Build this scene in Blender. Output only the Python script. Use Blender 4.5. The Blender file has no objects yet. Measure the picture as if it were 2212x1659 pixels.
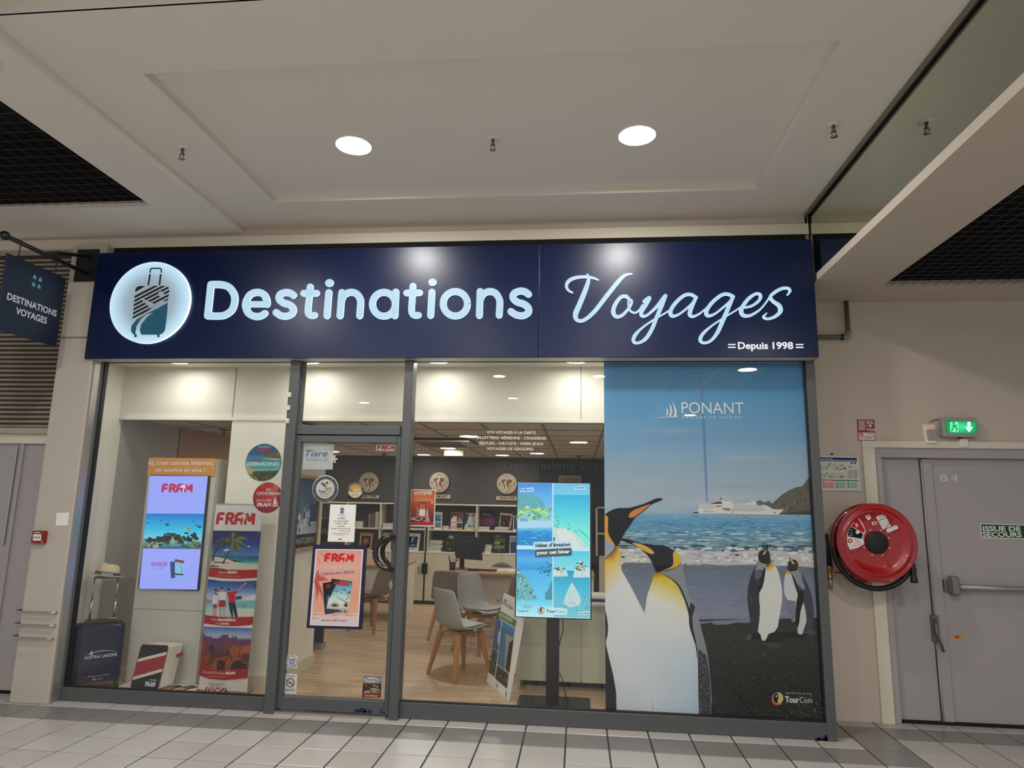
import bpy, bmesh, math, random
from mathutils import Vector, Matrix
from mathutils.geometry import tessellate_polygon

random.seed(7)
SC = bpy.context.scene
COL = SC.collection

# ------------------------------------------------------------------ camera
FPX, CXP, CYP = 1440.0, 1106.0, 829.5
CAM_H, CAM_D = 1.65, 5.37
_y, _p, _r = math.radians(-5.82), math.radians(10.04), math.radians(1.095)
FWD = Vector((math.sin(_y)*math.cos(_p), math.cos(_y)*math.cos(_p), math.sin(_p)))
_rt = Vector((math.cos(_y), -math.sin(_y), 0))
_up = _rt.cross(FWD)
RGT = math.cos(_r)*_rt + math.sin(_r)*_up
UPV = -math.sin(_r)*_rt + math.cos(_r)*_up
CAMPOS = Vector((0, -CAM_D, CAM_H))
_cd = bpy.data.cameras.new('camera')
_cd.sensor_fit = 'HORIZONTAL'; _cd.sensor_width = 36.0; _cd.lens = FPX/2212.0*36.0
_cd.clip_start = 0.05; _cd.clip_end = 200
cam = bpy.data.objects.new('camera', _cd)
COL.objects.link(cam)
_m = Matrix((RGT, UPV, -FWD)).transposed().to_4x4(); _m.translation = CAMPOS
cam.matrix_world = _m
SC.camera = cam

# ------------------------------------------------------------------ world, exposure
W = bpy.data.worlds.new('mall_ambient'); SC.world = W; W.use_nodes = True
W.node_tree.nodes['Background'].inputs[0].default_value = (1.0, 0.98, 0.95, 1)
W.node_tree.nodes['Background'].inputs[1].default_value = 0.36
SC.view_settings.view_transform = 'Standard'
SC.view_settings.look = 'None'
EXPO = 0.68
GAIN = 2.0**-EXPO              # keeps lit signs and screens at their own brightness
SC.view_settings.exposure = EXPO
SC.view_settings.gamma = 1.0
SC.view_settings.use_curve_mapping = False
MALL_LAMP = 190.0      # emission of the mall downlights
SHOP_LAMP = 44.0      # emission of the shop's ceiling lamps
STRIP_LAMP = 32.0     # emission of the lamps over the shop window

# ------------------------------------------------------------------ pixel -> place
def ray(x, y):
    return FWD + RGT*((x-CXP)/FPX) - UPV*((y-CYP)/FPX)
def onY(x, y, Y):
    d = ray(x, y); return CAMPOS + d*((Y-CAMPOS.y)/d.y)
def onX(x, y, X):
    d = ray(x, y); return CAMPOS + d*((X-CAMPOS.x)/d.x)
def onZ(x, y, Z):
    d = ray(x, y); return CAMPOS + d*((Z-CAMPOS.z)/d.z)
def Zm(ox, oy, s):
    return lambda x, y: (ox+x*s, oy+y*s)

# ------------------------------------------------------------------ materials
def lin(c):
    return tuple(((v/255.0)/12.92 if v/255.0 <= .04045 else ((v/255.0+.055)/1.055)**2.4) for v in c[:3]) + (1.0,)
MATS = {}
def mat(name, col, rough=.5, metal=0.0, var=.06, scale=8.0, bump=0.0, spec=.5, coat=0.0, bscale=None):
    """principled material whose colour wanders a little with a noise texture"""
    if name in MATS: return MATS[name]
    m = bpy.data.materials.new(name); m.use_nodes = True
    nt = m.node_tree; b = nt.nodes['Principled BSDF']
    b.inputs['Roughness'].default_value = rough; b.inputs['Metallic'].default_value = metal
    b.inputs['Specular IOR Level'].default_value = spec
    b.inputs['Coat Weight'].default_value = coat
    c = lin(col)
    tc = nt.nodes.new('ShaderNodeTexCoord')
    nz = nt.nodes.new('ShaderNodeTexNoise'); nz.inputs['Scale'].default_value = scale; nz.inputs['Detail'].default_value = 6
    nt.links.new(tc.outputs['Object'], nz.inputs['Vector'])
    mx = nt.nodes.new('ShaderNodeMix'); mx.data_type = 'RGBA'
    mx.inputs[6].default_value = tuple(max(0, v*(1-var)) for v in c[:3])+(1,)
    mx.inputs[7].default_value = tuple(min(1, v*(1+var)) for v in c[:3])+(1,)
    nt.links.new(nz.outputs['Fac'], mx.inputs[0])
    nt.links.new(mx.outputs[2], b.inputs['Base Color'])
    if bump > 0:
        n2 = nt.nodes.new('ShaderNodeTexNoise'); n2.inputs['Scale'].default_value = bscale or scale*12; n2.inputs['Detail'].default_value = 3
        nt.links.new(tc.outputs['Object'], n2.inputs['Vector'])
        bp = nt.nodes.new('ShaderNodeBump'); bp.inputs['Strength'].default_value = bump; bp.inputs['Distance'].default_value = .01
        nt.links.new(n2.outputs['Fac'], bp.inputs['Height']); nt.links.new(bp.outputs['Normal'], b.inputs['Normal'])
    MATS[name] = m
    return m
def emit(name, col, strength, base=None):
    if name in MATS: return MATS[name]
    m = bpy.data.materials.new(name); m.use_nodes = True
    b = m.node_tree.nodes['Principled BSDF']
    b.inputs['Base Color'].default_value = lin(base or col)
    b.inputs['Emission Color'].default_value = lin(col)
    b.inputs['Emission Strength'].default_value = strength*(GAIN if strength < 5 else 1)
    b.inputs['Roughness'].default_value = .4
    MATS[name] = m
    return m
def ink_mat(name, rough=.45, emission=0.0, grain=.10, gscale=60.0, coat=0.0, bright=1.0):
    """printed or lit picture: colour comes from the print's own colour layer"""
    if name in MATS: return MATS[name]
    m = bpy.data.materials.new(name); m.use_nodes = True
    nt = m.node_tree; b = nt.nodes['Principled BSDF']
    at = nt.nodes.new('ShaderNodeAttribute'); at.attribute_name = 'ink'
    tc = nt.nodes.new('ShaderNodeTexCoord')
    nz = nt.nodes.new('ShaderNodeTexNoise'); nz.inputs['Scale'].default_value = gscale; nz.inputs['Detail'].default_value = 5
    nt.links.new(tc.outputs['Object'], nz.inputs['Vector'])
    mr = nt.nodes.new('ShaderNodeMapRange'); mr.inputs[3].default_value = bright*(1-grain); mr.inputs[4].default_value = bright*(1+grain)
    nt.links.new(nz.outputs['Fac'], mr.inputs[0])
    vm = nt.nodes.new('ShaderNodeVectorMath'); vm.operation = 'SCALE'
    nt.links.new(at.outputs['Color'], vm.inputs[0]); nt.links.new(mr.outputs[0], vm.inputs['Scale'])
    if emission > 0:
        b.inputs['Base Color'].default_value = (.02, .02, .02, 1)
        nt.links.new(vm.outputs[0], b.inputs['Emission Color'])
        b.inputs['Emission Strength'].default_value = emission*GAIN
        b.inputs['Roughness'].default_value = .25
    else:
        nt.links.new(vm.outputs[0], b.inputs['Base Color'])
        b.inputs['Roughness'].default_value = rough
    b.inputs['Coat Weight'].default_value = coat
    b.inputs['Specular IOR Level'].default_value = .12
    MATS[name] = m
    return m
def glass_mat(name, tint=(1, 1, 1), refl=1.0, rough=0.0, gcol=(.95, .97, 1)):
    """thin clear pane: passes light straight through, mirrors by Fresnel"""
    if name in MATS: return MATS[name]
    m = bpy.data.materials.new(name); m.use_nodes = True
    nt = m.node_tree; nt.nodes.clear()
    out = nt.nodes.new('ShaderNodeOutputMaterial')
    tr = nt.nodes.new('ShaderNodeBsdfTransparent'); tr.inputs[0].default_value = tint+(1,)
    gl = nt.nodes.new('ShaderNodeBsdfGlossy'); gl.inputs['Roughness'].default_value = rough; gl.inputs[0].default_value = gcol+(1,)
    fr = nt.nodes.new('ShaderNodeFresnel'); fr.inputs[0].default_value = 1.5
    ml = nt.nodes.new('ShaderNodeMath'); ml.operation = 'MULTIPLY'; ml.inputs[1].default_value = refl; ml.use_clamp = True
    nt.links.new(fr.outputs[0], ml.inputs[0])
    mx = nt.nodes.new('ShaderNodeMixShader')
    nt.links.new(ml.outputs[0], mx.inputs[0]); nt.links.new(tr.outputs[0], mx.inputs[1]); nt.links.new(gl.outputs[0], mx.inputs[2])
    nt.links.new(mx.outputs[0], out.inputs[0])
    MATS[name] = m
    return m

# ------------------------------------------------------------------ objects
ORG = {}
def props(o, label=None, cat=None, group=None, kind=None):
    if label: o['label'] = label
    if cat: o['category'] = cat
    if group: o['group'] = group
    if kind: o['kind'] = kind
    return o
def thing(name, label, cat, loc=(0, 0, 0), rotz=0.0, group=None, kind=None):
    o = bpy.data.objects.new(name, None); COL.objects.link(o)
    o.empty_display_size = .1
    o.location = loc; o.rotation_euler = (0, 0, rotz)
    ORG[o] = Vector(loc) if rotz == 0 else Vector((0, 0, 0))
    return props(o, label, cat, group, kind)
def copy_tree(o, parent=None):
    c = o.copy(); COL.objects.link(c); c.parent = parent
    for ch in o.children: copy_tree(ch, c)
    return c

class MB:
    """collects shapes, then links them as one mesh object"""
    def __init__(s): s.v = []; s.f = []; s.sm = []
    def add(s, vs, fs, smooth=False):
        n = len(s.v); s.v += [Vector(v) for v in vs]
        s.f += [tuple(i+n for i in f) for f in fs]; s.sm += [smooth]*len(fs); return s
    def box(s, x0, x1, y0, y1, z0, z1, M=None):
        vs = [Vector((x, y, z)) for z in (z0, z1) for y in (y0, y1) for x in (x0, x1)]
        if M is not None: vs = [M @ v for v in vs]
        return s.add(vs, [(0, 2, 3, 1), (4, 5, 7, 6), (0, 1, 5, 4), (2, 6, 7, 3), (0, 4, 6, 2), (1, 3, 7, 5)])
    def hexa(s, a, b):
        """box between quads a and b (4 points each)"""
        return s.add(list(a)+list(b), [(3, 2, 1, 0), (4, 5, 6, 7), (0, 1, 5, 4), (1, 2, 6, 5), (2, 3, 7, 6), (3, 0, 4, 7)])
    def quad(s, a, b, c, d): return s.add([a, b, c, d], [(0, 1, 2, 3)])
    def cyl(s, p0, p1, r0, r1=None, n=16, caps=True, smooth=True):
        p0 = Vector(p0); p1 = Vector(p1); r1 = r0 if r1 is None else r1
        d = (p1-p0).normalized(); a = d.orthogonal().normalized(); b = d.cross(a)
        vs = []
        for p, r in ((p0, r0), (p1, r1)):
            vs += [p+(a*math.cos(2*math.pi*i/n)+b*math.sin(2*math.pi*i/n))*r for i in range(n)]
        s.add(vs, [(i, (i+1) % n, n+(i+1) % n, n+i) for i in range(n)], smooth)
        if caps:
            k = len(s.v)-2*n
            s.f += [tuple(k+i for i in reversed(range(n))), tuple(k+n+i for i in range(n))]; s.sm += [False, False]
        return s
    def tube(s, pts, r, n=10, closed=False, smooth=True):
        pts = [Vector(p) for p in pts]; m = len(pts)
        rr = r if isinstance(r, (list, tuple)) else [r]*m
        vs = []; a = None
        for i, p in enumerate(pts):
            if closed: d = pts[(i+1) % m]-pts[i-1]
            else: d = pts[min(i+1, m-1)]-pts[max(i-1, 0)]
            d.normalize()
            a = d.orthogonal().normalized() if a is None else (a-d*a.dot(d)).normalized()
            b = d.cross(a)
            vs += [p+(a*math.cos(2*math.pi*k/n)+b*math.sin(2*math.pi*k/n))*rr[i] for k in range(n)]
        fs = []
        for i in range(m if closed else m-1):
            j = (i+1) % m
            fs += [(i*n+k, i*n+(k+1) % n, j*n+(k+1) % n, j*n+k) for k in range(n)]
        s.add(vs, fs, smooth)
        if not closed:
            k0 = len(s.v)-len(vs)
            s.f += [tuple(k0+k for k in reversed(range(n))), tuple(k0+(m-1)*n+k for k in range(n))]; s.sm += [False, False]
        return s
    def lathe(s, prof, c, axis=(0, 0, 1), n=32, smooth=True):
        """prof: list of (radius, height along axis)"""
        c = Vector(c); d = Vector(axis).normalized(); a = d.orthogonal().normalized(); b = d.cross(a)
        m = len(prof); vs = []
        for r, h in prof:
            r = max(r, 1e-5)
            vs += [c+d*h+(a*math.cos(2*math.pi*k/n)+b*math.sin(2*math.pi*k/n))*r for k in range(n)]
        fs = []
        for i in range(m-1):
            fs += [(i*n+k, i*n+(k+1) % n, (i+1)*n+(k+1) % n, (i+1)*n+k) for k in range(n)]
        return s.add(vs, fs, smooth)
    def prism(s, poly, off):
        """polygon (3D points, planar) pushed by vector off"""
        poly = [Vector(p) for p in poly]; off = Vector(off); n = len(poly)
        tri = tessellate_polygon([poly])
        vs = poly+[p+off for p in poly]
        fs = [tuple(t) for t in tri]+[tuple(n+i for i in reversed(t)) for t in tri]+[(i, (i+1) % n, n+(i+1) % n, n+i) for i in range(n)]
        return s.add(vs, fs)
    def build(s, name, m, parent=None, label=None, cat=None, group=None, kind=None, bevel=0.0, seg=2, local=False, sub=0):
        o0 = ORG.get(parent, Vector((0, 0, 0))) if not local else Vector((0, 0, 0))
        loc = Vector((0, 0, 0))
        if parent is None and s.v and not local:
            xs = [v.x for v in s.v]; ys = [v.y for v in s.v]; zs = [v.z for v in s.v]
            loc = Vector(((min(xs)+max(xs))/2, (min(ys)+max(ys))/2, min(zs))); o0 = loc
        me = bpy.data.meshes.new(name)
        me.from_pydata([v-o0 for v in s.v], [], s.f)
        bm = bmesh.new(); bm.from_mesh(me); bmesh.ops.recalc_face_normals(bm, faces=bm.faces); bm.to_mesh(me); bm.free()
        me.polygons.foreach_set('use_smooth', s.sm)
        if m: me.materials.append(m)
        o = bpy.data.objects.new(name, me); COL.objects.link(o)
        if parent: o.parent = parent
        else: o.location = loc
        ORG[o] = o0
        if bevel > 0:
            md = o.modifiers.new('soft_edge', 'BEVEL'); md.width = bevel; md.segments = seg; md.limit_method = 'ANGLE'; md.angle_limit = .7
        if sub:
            md = o.modifiers.new('smooth', 'SUBSURF'); md.levels = sub; md.render_levels = sub
        return props(o, label, cat, group, kind)
def bx(name, x0, x1, y0, y1, z0, z1, m, parent=None, **k):
    return MB().box(x0, x1, y0, y1, z0, z1).build(name, m, parent, **k)

def smooth_path(pts, n=6, closed=False):
    """Catmull-Rom through points of any dimension"""
    m = len(pts); out = []
    R = range(m) if closed else range(m-1)
    for i in R:
        p0 = pts[(i-1) % m] if closed or i > 0 else pts[0]
        p1 = pts[i]; p2 = pts[(i+1) % m]
        p3 = pts[(i+2) % m] if closed or i+2 < m else pts[m-1]
        for k in range(n):
            t = k/n
            out.append(tuple(.5*(2*b+(c-a)*t+(2*a-5*b+4*c-d)*t*t+(3*b-a-3*c+d)*t**3) for a, b, c, d in zip(p0, p1, p2, p3)))
    if not closed: out.append(tuple(pts[-1]))
    return out

# ------------------------------------------------------------------ lettering and print
_TXT = {}
def text_tris(s, bold=0.0, shear=0.0, space=1.0):
    key = (s, bold, shear, space)
    if key in _TXT: return _TXT[key]
    c = bpy.data.curves.new('lettering', 'FONT'); c.body = s; c.size = 1.0; c.offset = bold; c.shear = shear; c.space_character = space
    c.resolution_u = 3
    o = bpy.data.objects.new('lettering', c); COL.objects.link(o)
    dg = bpy.context.evaluated_depsgraph_get(); dg.update()
    me = o.evaluated_get(dg).to_mesh()
    me.calc_loop_triangles()
    v = [(p.co.x, p.co.y) for p in me.vertices]; t = [tuple(x.vertices) for x in me.loop_triangles]
    o.evaluated_get(dg).to_mesh_clear()
    bpy.data.objects.remove(o); bpy.data.curves.remove(c)
    x0 = min(p[0] for p in v) if v else 0; x1 = max(p[0] for p in v) if v else 1
    _TXT[key] = (v, t, x0, x1)
    return _TXT[key]
CAP = max(p[1] for p in text_tris('H')[0])      # height of a capital at size 1

def clip_convex(poly, hull):
    """polygon cut to a convex outline (both in zoom px)"""
    out = list(poly); n = len(hull)
    sgn = 1 if sum(hull[i][0]*hull[(i+1) % n][1]-hull[(i+1) % n][0]*hull[i][1] for i in range(n)) > 0 else -1
    for i in range(n):
        a, b = hull[i], hull[(i+1) % n]
        f = lambda p: sgn*((b[0]-a[0])*(p[1]-a[1])-(b[1]-a[1])*(p[0]-a[0]))
        new = []
        for j in range(len(out)):
            p, q = out[j-1], out[j]; fp, fq = f(p), f(q)
            if (fp >= 0) != (fq >= 0):
                t = fp/(fp-fq); new.append((p[0]+(q[0]-p[0])*t, p[1]+(q[1]-p[1])*t))
            if fq >= 0: new.append(q)
        out = new
        if not out: break
    return out
class Ink:
    """flat print on the plane through p0 with normal n (towards the viewer); shapes are given in photo pixels"""
    def __init__(s, p0, n, lift=.0005, step=.00006):
        s.p0 = Vector(p0); s.n = Vector(n).normalized(); s.h = s.top = s.base = lift; s.step = step; s.k = 0
        s.v = []; s.f = []; s.c = []
    def at(s, x, y):
        d = ray(x, y); return CAMPOS + d*((s.p0-CAMPOS).dot(s.n)/d.dot(s.n))
    def up(s, same=False):
        """next layer of ink; shapes of one scatter share a layer, fanned over ten hair-thin levels"""
        if same:
            s.k = (s.k+1) % 10; s.h = s.base+s.k*.000015
        else:
            s.base = s.h = s.top+s.step; s.k = 0
        s.top = max(s.top, s.h)
    def _add(s, pts, tris, cols):
        k = len(s.v); s.v += [p+s.n*s.h for p in pts]
        s.f += [tuple(i+k for i in t) for t in tris]; s.c += cols
    def poly(s, pts, col, T=None, n=0, closed=True, same=False, jit=0.0):
        if n: pts = smooth_path(pts, n, True)
        if T: pts = [T(*p) for p in pts]
        q = [s.at(*p) for p in pts]
        s.up(same)
        tris = tessellate_polygon([q])
        s._add(q, tris, [lin(col)]*len(q))
        return s
    def grad(s, rows, T=None):
        """rows: list of (left px, right px, colour); a strip shaded from row to row"""
        s.up(); pts = []; cols = []
        for a, b, c in rows:
            if T: a = T(*a); b = T(*b)
            pts += [s.at(*a), s.at(*b)]; cols += [lin(c)]*2
        s._add(pts, [(2*i, 2*i+1, 2*i+3, 2*i+2) for i in range(len(rows)-1)], cols)
        return s
    def mesh(s, pts, faces, cols, T=None):
        s.up()
        if T: pts = [T(*p) for p in pts]
        s._add([s.at(*p) for p in pts], faces, [lin(c) for c in cols]); return s
    def ell(s, c, r, col, T=None, n=28, rot=0.0, same=False):
        pts = [(c[0]+r[0]*math.cos(a)*math.cos(rot)-r[1]*math.sin(a)*math.sin(rot), c[1]+r[0]*math.cos(a)*math.sin(rot)+r[1]*math.sin(a)*math.cos(rot)) for a in [2*math.pi*i/n for i in range(n)]]
        return s.poly(pts, col, T, same=same)
    def disc(s, c, r, col, n=48):
        """true circle on the plane: centre in px, radius in metres"""
        s.up(); p = s.at(*c); a = Vector((0, 0, 1)); a = (a-s.n*a.dot(s.n)).normalized(); b = s.n.cross(a)
        q = [p]+[p+(a*math.cos(2*math.pi*i/n)+b*math.sin(2*math.pi*i/n))*r for i in range(n)]
        s._add(q, [(0, 1+i, 1+(i+1) % n) for i in range(n)], [lin(col)]*(n+1)); return s
    def line(s, pts, w, col, T=None, n=0, same=False):
        """stroke; w in px or list of px"""
        if n:
            if isinstance(w, (list, tuple)):
                q = smooth_path([(p[0], p[1], ww) for p, ww in zip(pts, w)], n); pts = [(a[0], a[1]) for a in q]; w = [a[2] for a in q]
            else: pts = smooth_path(pts, n)
        m = len(pts); ws = w if isinstance(w, (list, tuple)) else [w]*m
        L = []; R = []
        for i in range(m):
            a = pts[max(i-1, 0)]; b = pts[min(i+1, m-1)]
            dx, dy = b[0]-a[0], b[1]-a[1]; l = math.hypot(dx, dy) or 1; nx, ny = -dy/l*ws[i]/2, dx/l*ws[i]/2
            L.append((pts[i][0]+nx, pts[i][1]+ny)); R.append((pts[i][0]-nx, pts[i][1]-ny))
        q = L+R
        if T: q = [T(*p) for p in q]
        s.up(same)
        ramp = .00002 if n else 0      # a bent stroke climbs a hair so that it never lies in its own plane twice
        s._add([s.at(*p)+s.n*(ramp*(i % m)) for i, p in enumerate(q)], [(i, i+1, m+i+1, m+i) for i in range(m-1)], [lin(col)]*(2*m))
        s.top = max(s.top, s.h+ramp*m)
        return s
    def text(s, t, a, b, cap, col, T=None, bold=0.0, shear=0.0, space=1.0, same=False):
        """lettering whose baseline runs from px a to px b, capitals cap px tall (negative upwards is implied)"""
        v, tr, x0, x1 = text_tris(t, bold, shear, space)
        if not v: return s
        a2 = (a[0], a[1]-cap)
        if T: a = T(*a); b = T(*b); a2 = T(*a2)
        A = s.at(*a); B = s.at(*b); V = (s.at(*a2)-A)/CAP; U = (B-A)/(x1-x0)
        # keep letters upright on the plane: v axis = plane vertical
        vz = Vector((0, 0, 1)); vz = (vz-s.n*vz.dot(s.n)).normalized(); V = vz*V.length if abs(s.n.z) < .7 else V
        s.up(same)
        s._add([A+U*(p[0]-x0)+V*p[1] for p in v], tr, [lin(col)]*len(v))
        return s
    def build(s, name, m, parent=None, label=None, **k):
        o0 = ORG.get(parent, Vector((0, 0, 0)))
        me = bpy.data.meshes.new(name)
        me.from_pydata([p-o0 for p in s.v], [], s.f)
        ca = me.color_attributes.new('ink', 'FLOAT_COLOR', 'POINT')
        buf = []
        for c in s.c: buf += c
        ca.data.foreach_set('color', buf)
        me.materials.append(m)
        o = bpy.data.objects.new(name, me); COL.objects.link(o)
        if parent: o.parent = parent
        ORG[o] = o0
        return props(o, label, **k)
FRONT = (0, -1, 0)

# ================================================================== THE MALL: floor, walls, ceilings
M_tile = mat('tile_light', (170, 166, 160), .28, var=.05, scale=3, bump=.02, bscale=200)
M_tile2 = mat('tile_light_warm', (164, 159, 152), .30, var=.06, scale=3)
M_tiled = mat('tile_dark', (116, 113, 110), .26, var=.06, scale=3)
M_grout = mat('grout', (38, 36, 34), .9)
M_wall = mat('wall_beige', (190, 178, 164), .75, var=.04, scale=2.5, bump=.08, bscale=260)
M_wallw = mat('wall_grey_beige', (176, 168, 157), .75, var=.04, scale=2.5, bump=.06, bscale=260)
M_ceil = mat('ceiling_paint', (224, 217, 208), .8, var=.03, scale=1.5)
M_trimc = mat('cream_trim', (208, 200, 182), .6, var=.03)
M_frame = mat('anthracite_frame', (76, 78, 80), .42, metal=.0, var=.06, scale=20)
M_framed = mat('gasket_black', (14, 14, 15), .6)
M_alu = mat('aluminium', (170, 168, 164), .35, metal=.8)
M_steel = mat('brushed_steel', (165, 165, 165), .28, metal=1.0)
M_black = mat('black_void', (6, 6, 7), .9)
M_wire = mat('mesh_wire', (70, 68, 64), .5)
M_navy = mat('navy_panel', (2, 20, 58), .31, var=.06, scale=2, coat=.0, spec=.36)
M_metalgrey = mat('door_paint_grey', (158, 152, 152), .5, var=.03, scale=4, bump=.05, bscale=150)
M_lamp_ring = mat('lamp_ring', (225, 220, 212), .5)
M_blackm = mat('black_metal', (16, 16, 18), .4)
M_chrome = mat('chrome', (200, 200, 200), .15, metal=1.0)

X0, X1 = -4.22, 1.852            # shopfront, outer edges
WALL_R = 0.50                    # face of the wall with the fire exit
CEIL = 4.03

floor = bx('floor', -9, 8, -14, -1.58, -.05, 0, M_tile2, label='pale square tiles of the mall walkway with one darker row', kind='structure')
bed = bx('grout_bed', -9, 8, -1.58, .62, -.06, -.004, M_grout, floor)
def tile_mesh(w, d, m, name):
    b = MB(); e = .005; c = .003
    x0, x1, y0, y1 = -w/2+e, w/2-e, -d/2+e, d/2-e
    b.add([(x0, y0, -.03), (x1, y0, -.03), (x1, y1, -.03), (x0, y1, -.03), (x0, y0, -c), (x1, y0, -c), (x1, y1, -c), (x0, y1, -c),
           (x0+c, y0+c, 0), (x1-c, y0+c, 0), (x1-c, y1-c, 0), (x0+c, y1-c, 0)],
          [(0, 1, 5, 4), (1, 2, 6, 5), (2, 3, 7, 6), (3, 0, 4, 7), (4, 5, 9, 8), (5, 6, 10, 9), (6, 7, 11, 10), (7, 4, 8, 11), (8, 9, 10, 11)])
    me = bpy.data.meshes.new(name); me.from_pydata(b.v, [], b.f); me.materials.append(m); return me
_tm = {}
def tile(x0, x1, y0, y1, kind):
    w, d = round(x1-x0, 4), round(y1-y0, 4)
    k = (w, d, kind)
    if k not in _tm: _tm[k] = tile_mesh(w, d, {'l': M_tile, 'w': M_tile2, 'd': M_tiled}[kind], 'tile')
    o = bpy.data.objects.new('tile', _tm[k]); COL.objects.link(o); o.parent = floor
    o.location = Vector(((x0+x1)/2, (y0+y1)/2, random.uniform(-.0006, .0006)))-floor.location
TP = .2985
cols = [2.0+TP*k for k in range(-28, 12)]
ROWS = [-.135-.288*k for k in range(0, 6)]
for i in range(len(cols)-1):
    a, b = cols[i], cols[i+1]
    lw = lambda: random.choice('llw')
    if a < 1.95:
        if -4.9 < a < 1.9: tile(a, b, ROWS[0], .11, 'w')
        elif a < -4.4: tile(a, b, ROWS[0], .11, 'w')
        for r in range(5): tile(a, b, ROWS[r+1], ROWS[r], 'd' if r == 0 else lw())
        if a > 1.6: tile(a, b, .115, .385, 'd'); tile(a, b, .385, .62, 'w')
    elif a < 2.1:
        tile(a, b, .385, .62, 'w'); tile(a, b, .115, .385, 'd'); tile(a, b, ROWS[0], .115, 'd'); tile(a, b, ROWS[1], ROWS[0], 'd')
        for r in range(1, 5): tile(a, b, ROWS[r+1], ROWS[r], lw())
    else:
        tile(a, b, .385, .62, 'w'); tile(a, b, .115, .385, 'd')
        for r in range(5): tile(a, b, .115-.29*(r+1), .115-.29*r, lw())

# ceiling over the walkway, with its sunk panel
ce = MB()
rx0, rx1, ry0, ry1 = -2.49, 1.345, -2.14, -.475
ce.box(-3.0, rx0, -2.65, 0.3, CEIL, CEIL+.05); ce.box(rx1, 1.86, -2.65, 0.3, CEIL, CEIL+.05)
ce.box(rx0, rx1, -2.65, ry0, CEIL, CEIL+.05); ce.box(rx0, rx1, ry1, 0.3, CEIL, CEIL+.05)
ceiling = ce.build('ceiling', M_ceil, label='grey-white plaster ceiling above the shopfront with a sunk rectangle', kind='structure')
MB().box(rx0-.05, rx1+.05, ry0-.05, ry1+.05, CEIL+.05, CEIL+.10).build('sunk_panel', M_ceil, ceiling)
bx('ceiling_upper', -3.0, 1.86, -14, -2.65, CEIL+.06, CEIL+.12, M_ceil, ceiling)
bx('riser', -3.0, 1.86, -2.66, -2.64, CEIL, CEIL+.12, M_ceil, ceiling)
bx('riser', -3.02, -2.998, -14, .3, CEIL-.064, CEIL+.15, M_ceil, ceiling)
bx('riser', 1.855, 1.87, -14, .3, CEIL, CEIL+.15, M_ceil, ceiling)
# lower ceiling on the side of the louvred shutter, with a mesh-covered opening
LZ = 3.965; ox1, oy1, oy0 = -3.46, -.60, -4.6
cl = MB()
cl.box(-9, -3.0, oy1, .3, LZ, LZ+.05); cl.box(ox1, -3.0, -14, oy1, LZ, LZ+.05); cl.box(-9, ox1, -14, oy0, LZ, LZ+.05)
cl.build('ceiling', M_ceil, label='lowered plaster ceiling beside the hanging sign, cut by a black mesh opening', kind='structure')
def mesh_grille(name, x0, x1, y0, y1, z, p, label):
    t = thing(name, label, 'grille', ((x0+x1)/2, (y0+y1)/2, z), kind='structure')
    v = MB(); v.box(x0-.1, x1+.1, y0-.1, y1+.1, z+.7, z+.72); v.build('void', M_black, t)
    lo = z+(.018 if z > 3.7 else .03)
    w = MB()
    n = int((x1-x0)/p)
    for i in range(n+1): w.box(x0+i*p-.0011, x0+i*p+.0011, y0, y1, z, z+.003)
    n = int((y1-y0)/p)
    for i in range(n+1): w.box(x0, x1, y0+i*p-.0011, y0+i*p+.0011, z+.003, z+.006)
    w.build('wire_mesh', M_wire, t, kind='stuff')
    s = MB()
    s.box(x0-.1, x0-.02, y0-.1, y1+.1, lo, z+.72); s.box(x1+.02, x1+.1, y0-.1, y1+.1, lo, z+.72)
    s.box(x0-.1, x1+.1, y0-.1, y0-.02, lo, z+.72); s.box(x0-.1, x1+.1, y1+.02, y1+.1, lo, z+.72)
    s.build('void_side', M_black, t)
    return t
mesh_grille('ceiling_grille', -8.9, ox1, oy0, oy1, LZ+.03, .105, 'black wire mesh over the dark ceiling opening above the hanging sign')
# lower ceiling over the fire exit
RZ = 3.42; gx0, gy1 = 2.43, .10
cr = MB()
cr.box(1.87, gx0, -14, .6, RZ, RZ+.06); cr.box(gx0, 8, gy1, .6, RZ, RZ+.06); cr.box(gx0, 8, -14, -6, RZ, RZ+.06)
cr.build('ceiling', M_wall, label='low beige ceiling over the fire exit door with a wide mesh opening', kind='structure')
mesh_grille('ceiling_grille', gx0, 7.9, -6, gy1, RZ+.02, .085, 'black wire mesh over the dark ceiling opening above the fire exit')
# glass smoke screen between the two ceilings
gs = thing('smoke_screen', 'greenish glass smoke screen hanging between the high and the low ceiling', 'glass screen', (1.88, -3, RZ+.06))
m = glass_mat('screen_glass', (.10, .13, .11), refl=7.0, gcol=(.74, .80, .68))
MB().box(1.872, 1.876, -9, -.02, RZ+.02, CEIL).build('pane', m, gs)
MB().box(1.855, 1.885, -9, .0, CEIL-.022, CEIL+.05).build('rail', M_framed, gs)
MB().box(1.842, 1.856, -9, .0, CEIL-.03, CEIL).build('edge_trim', mat('trim_shadow', (120, 112, 98), .6), gs)
MB().box(1.868, 1.886, -.03, .0, RZ, CEIL).build('end_channel', M_framed, gs)
bx('void_backing', 2.6, 2.62, -9, .4, RZ+.7, CEIL+.2, M_black, gs)

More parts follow.
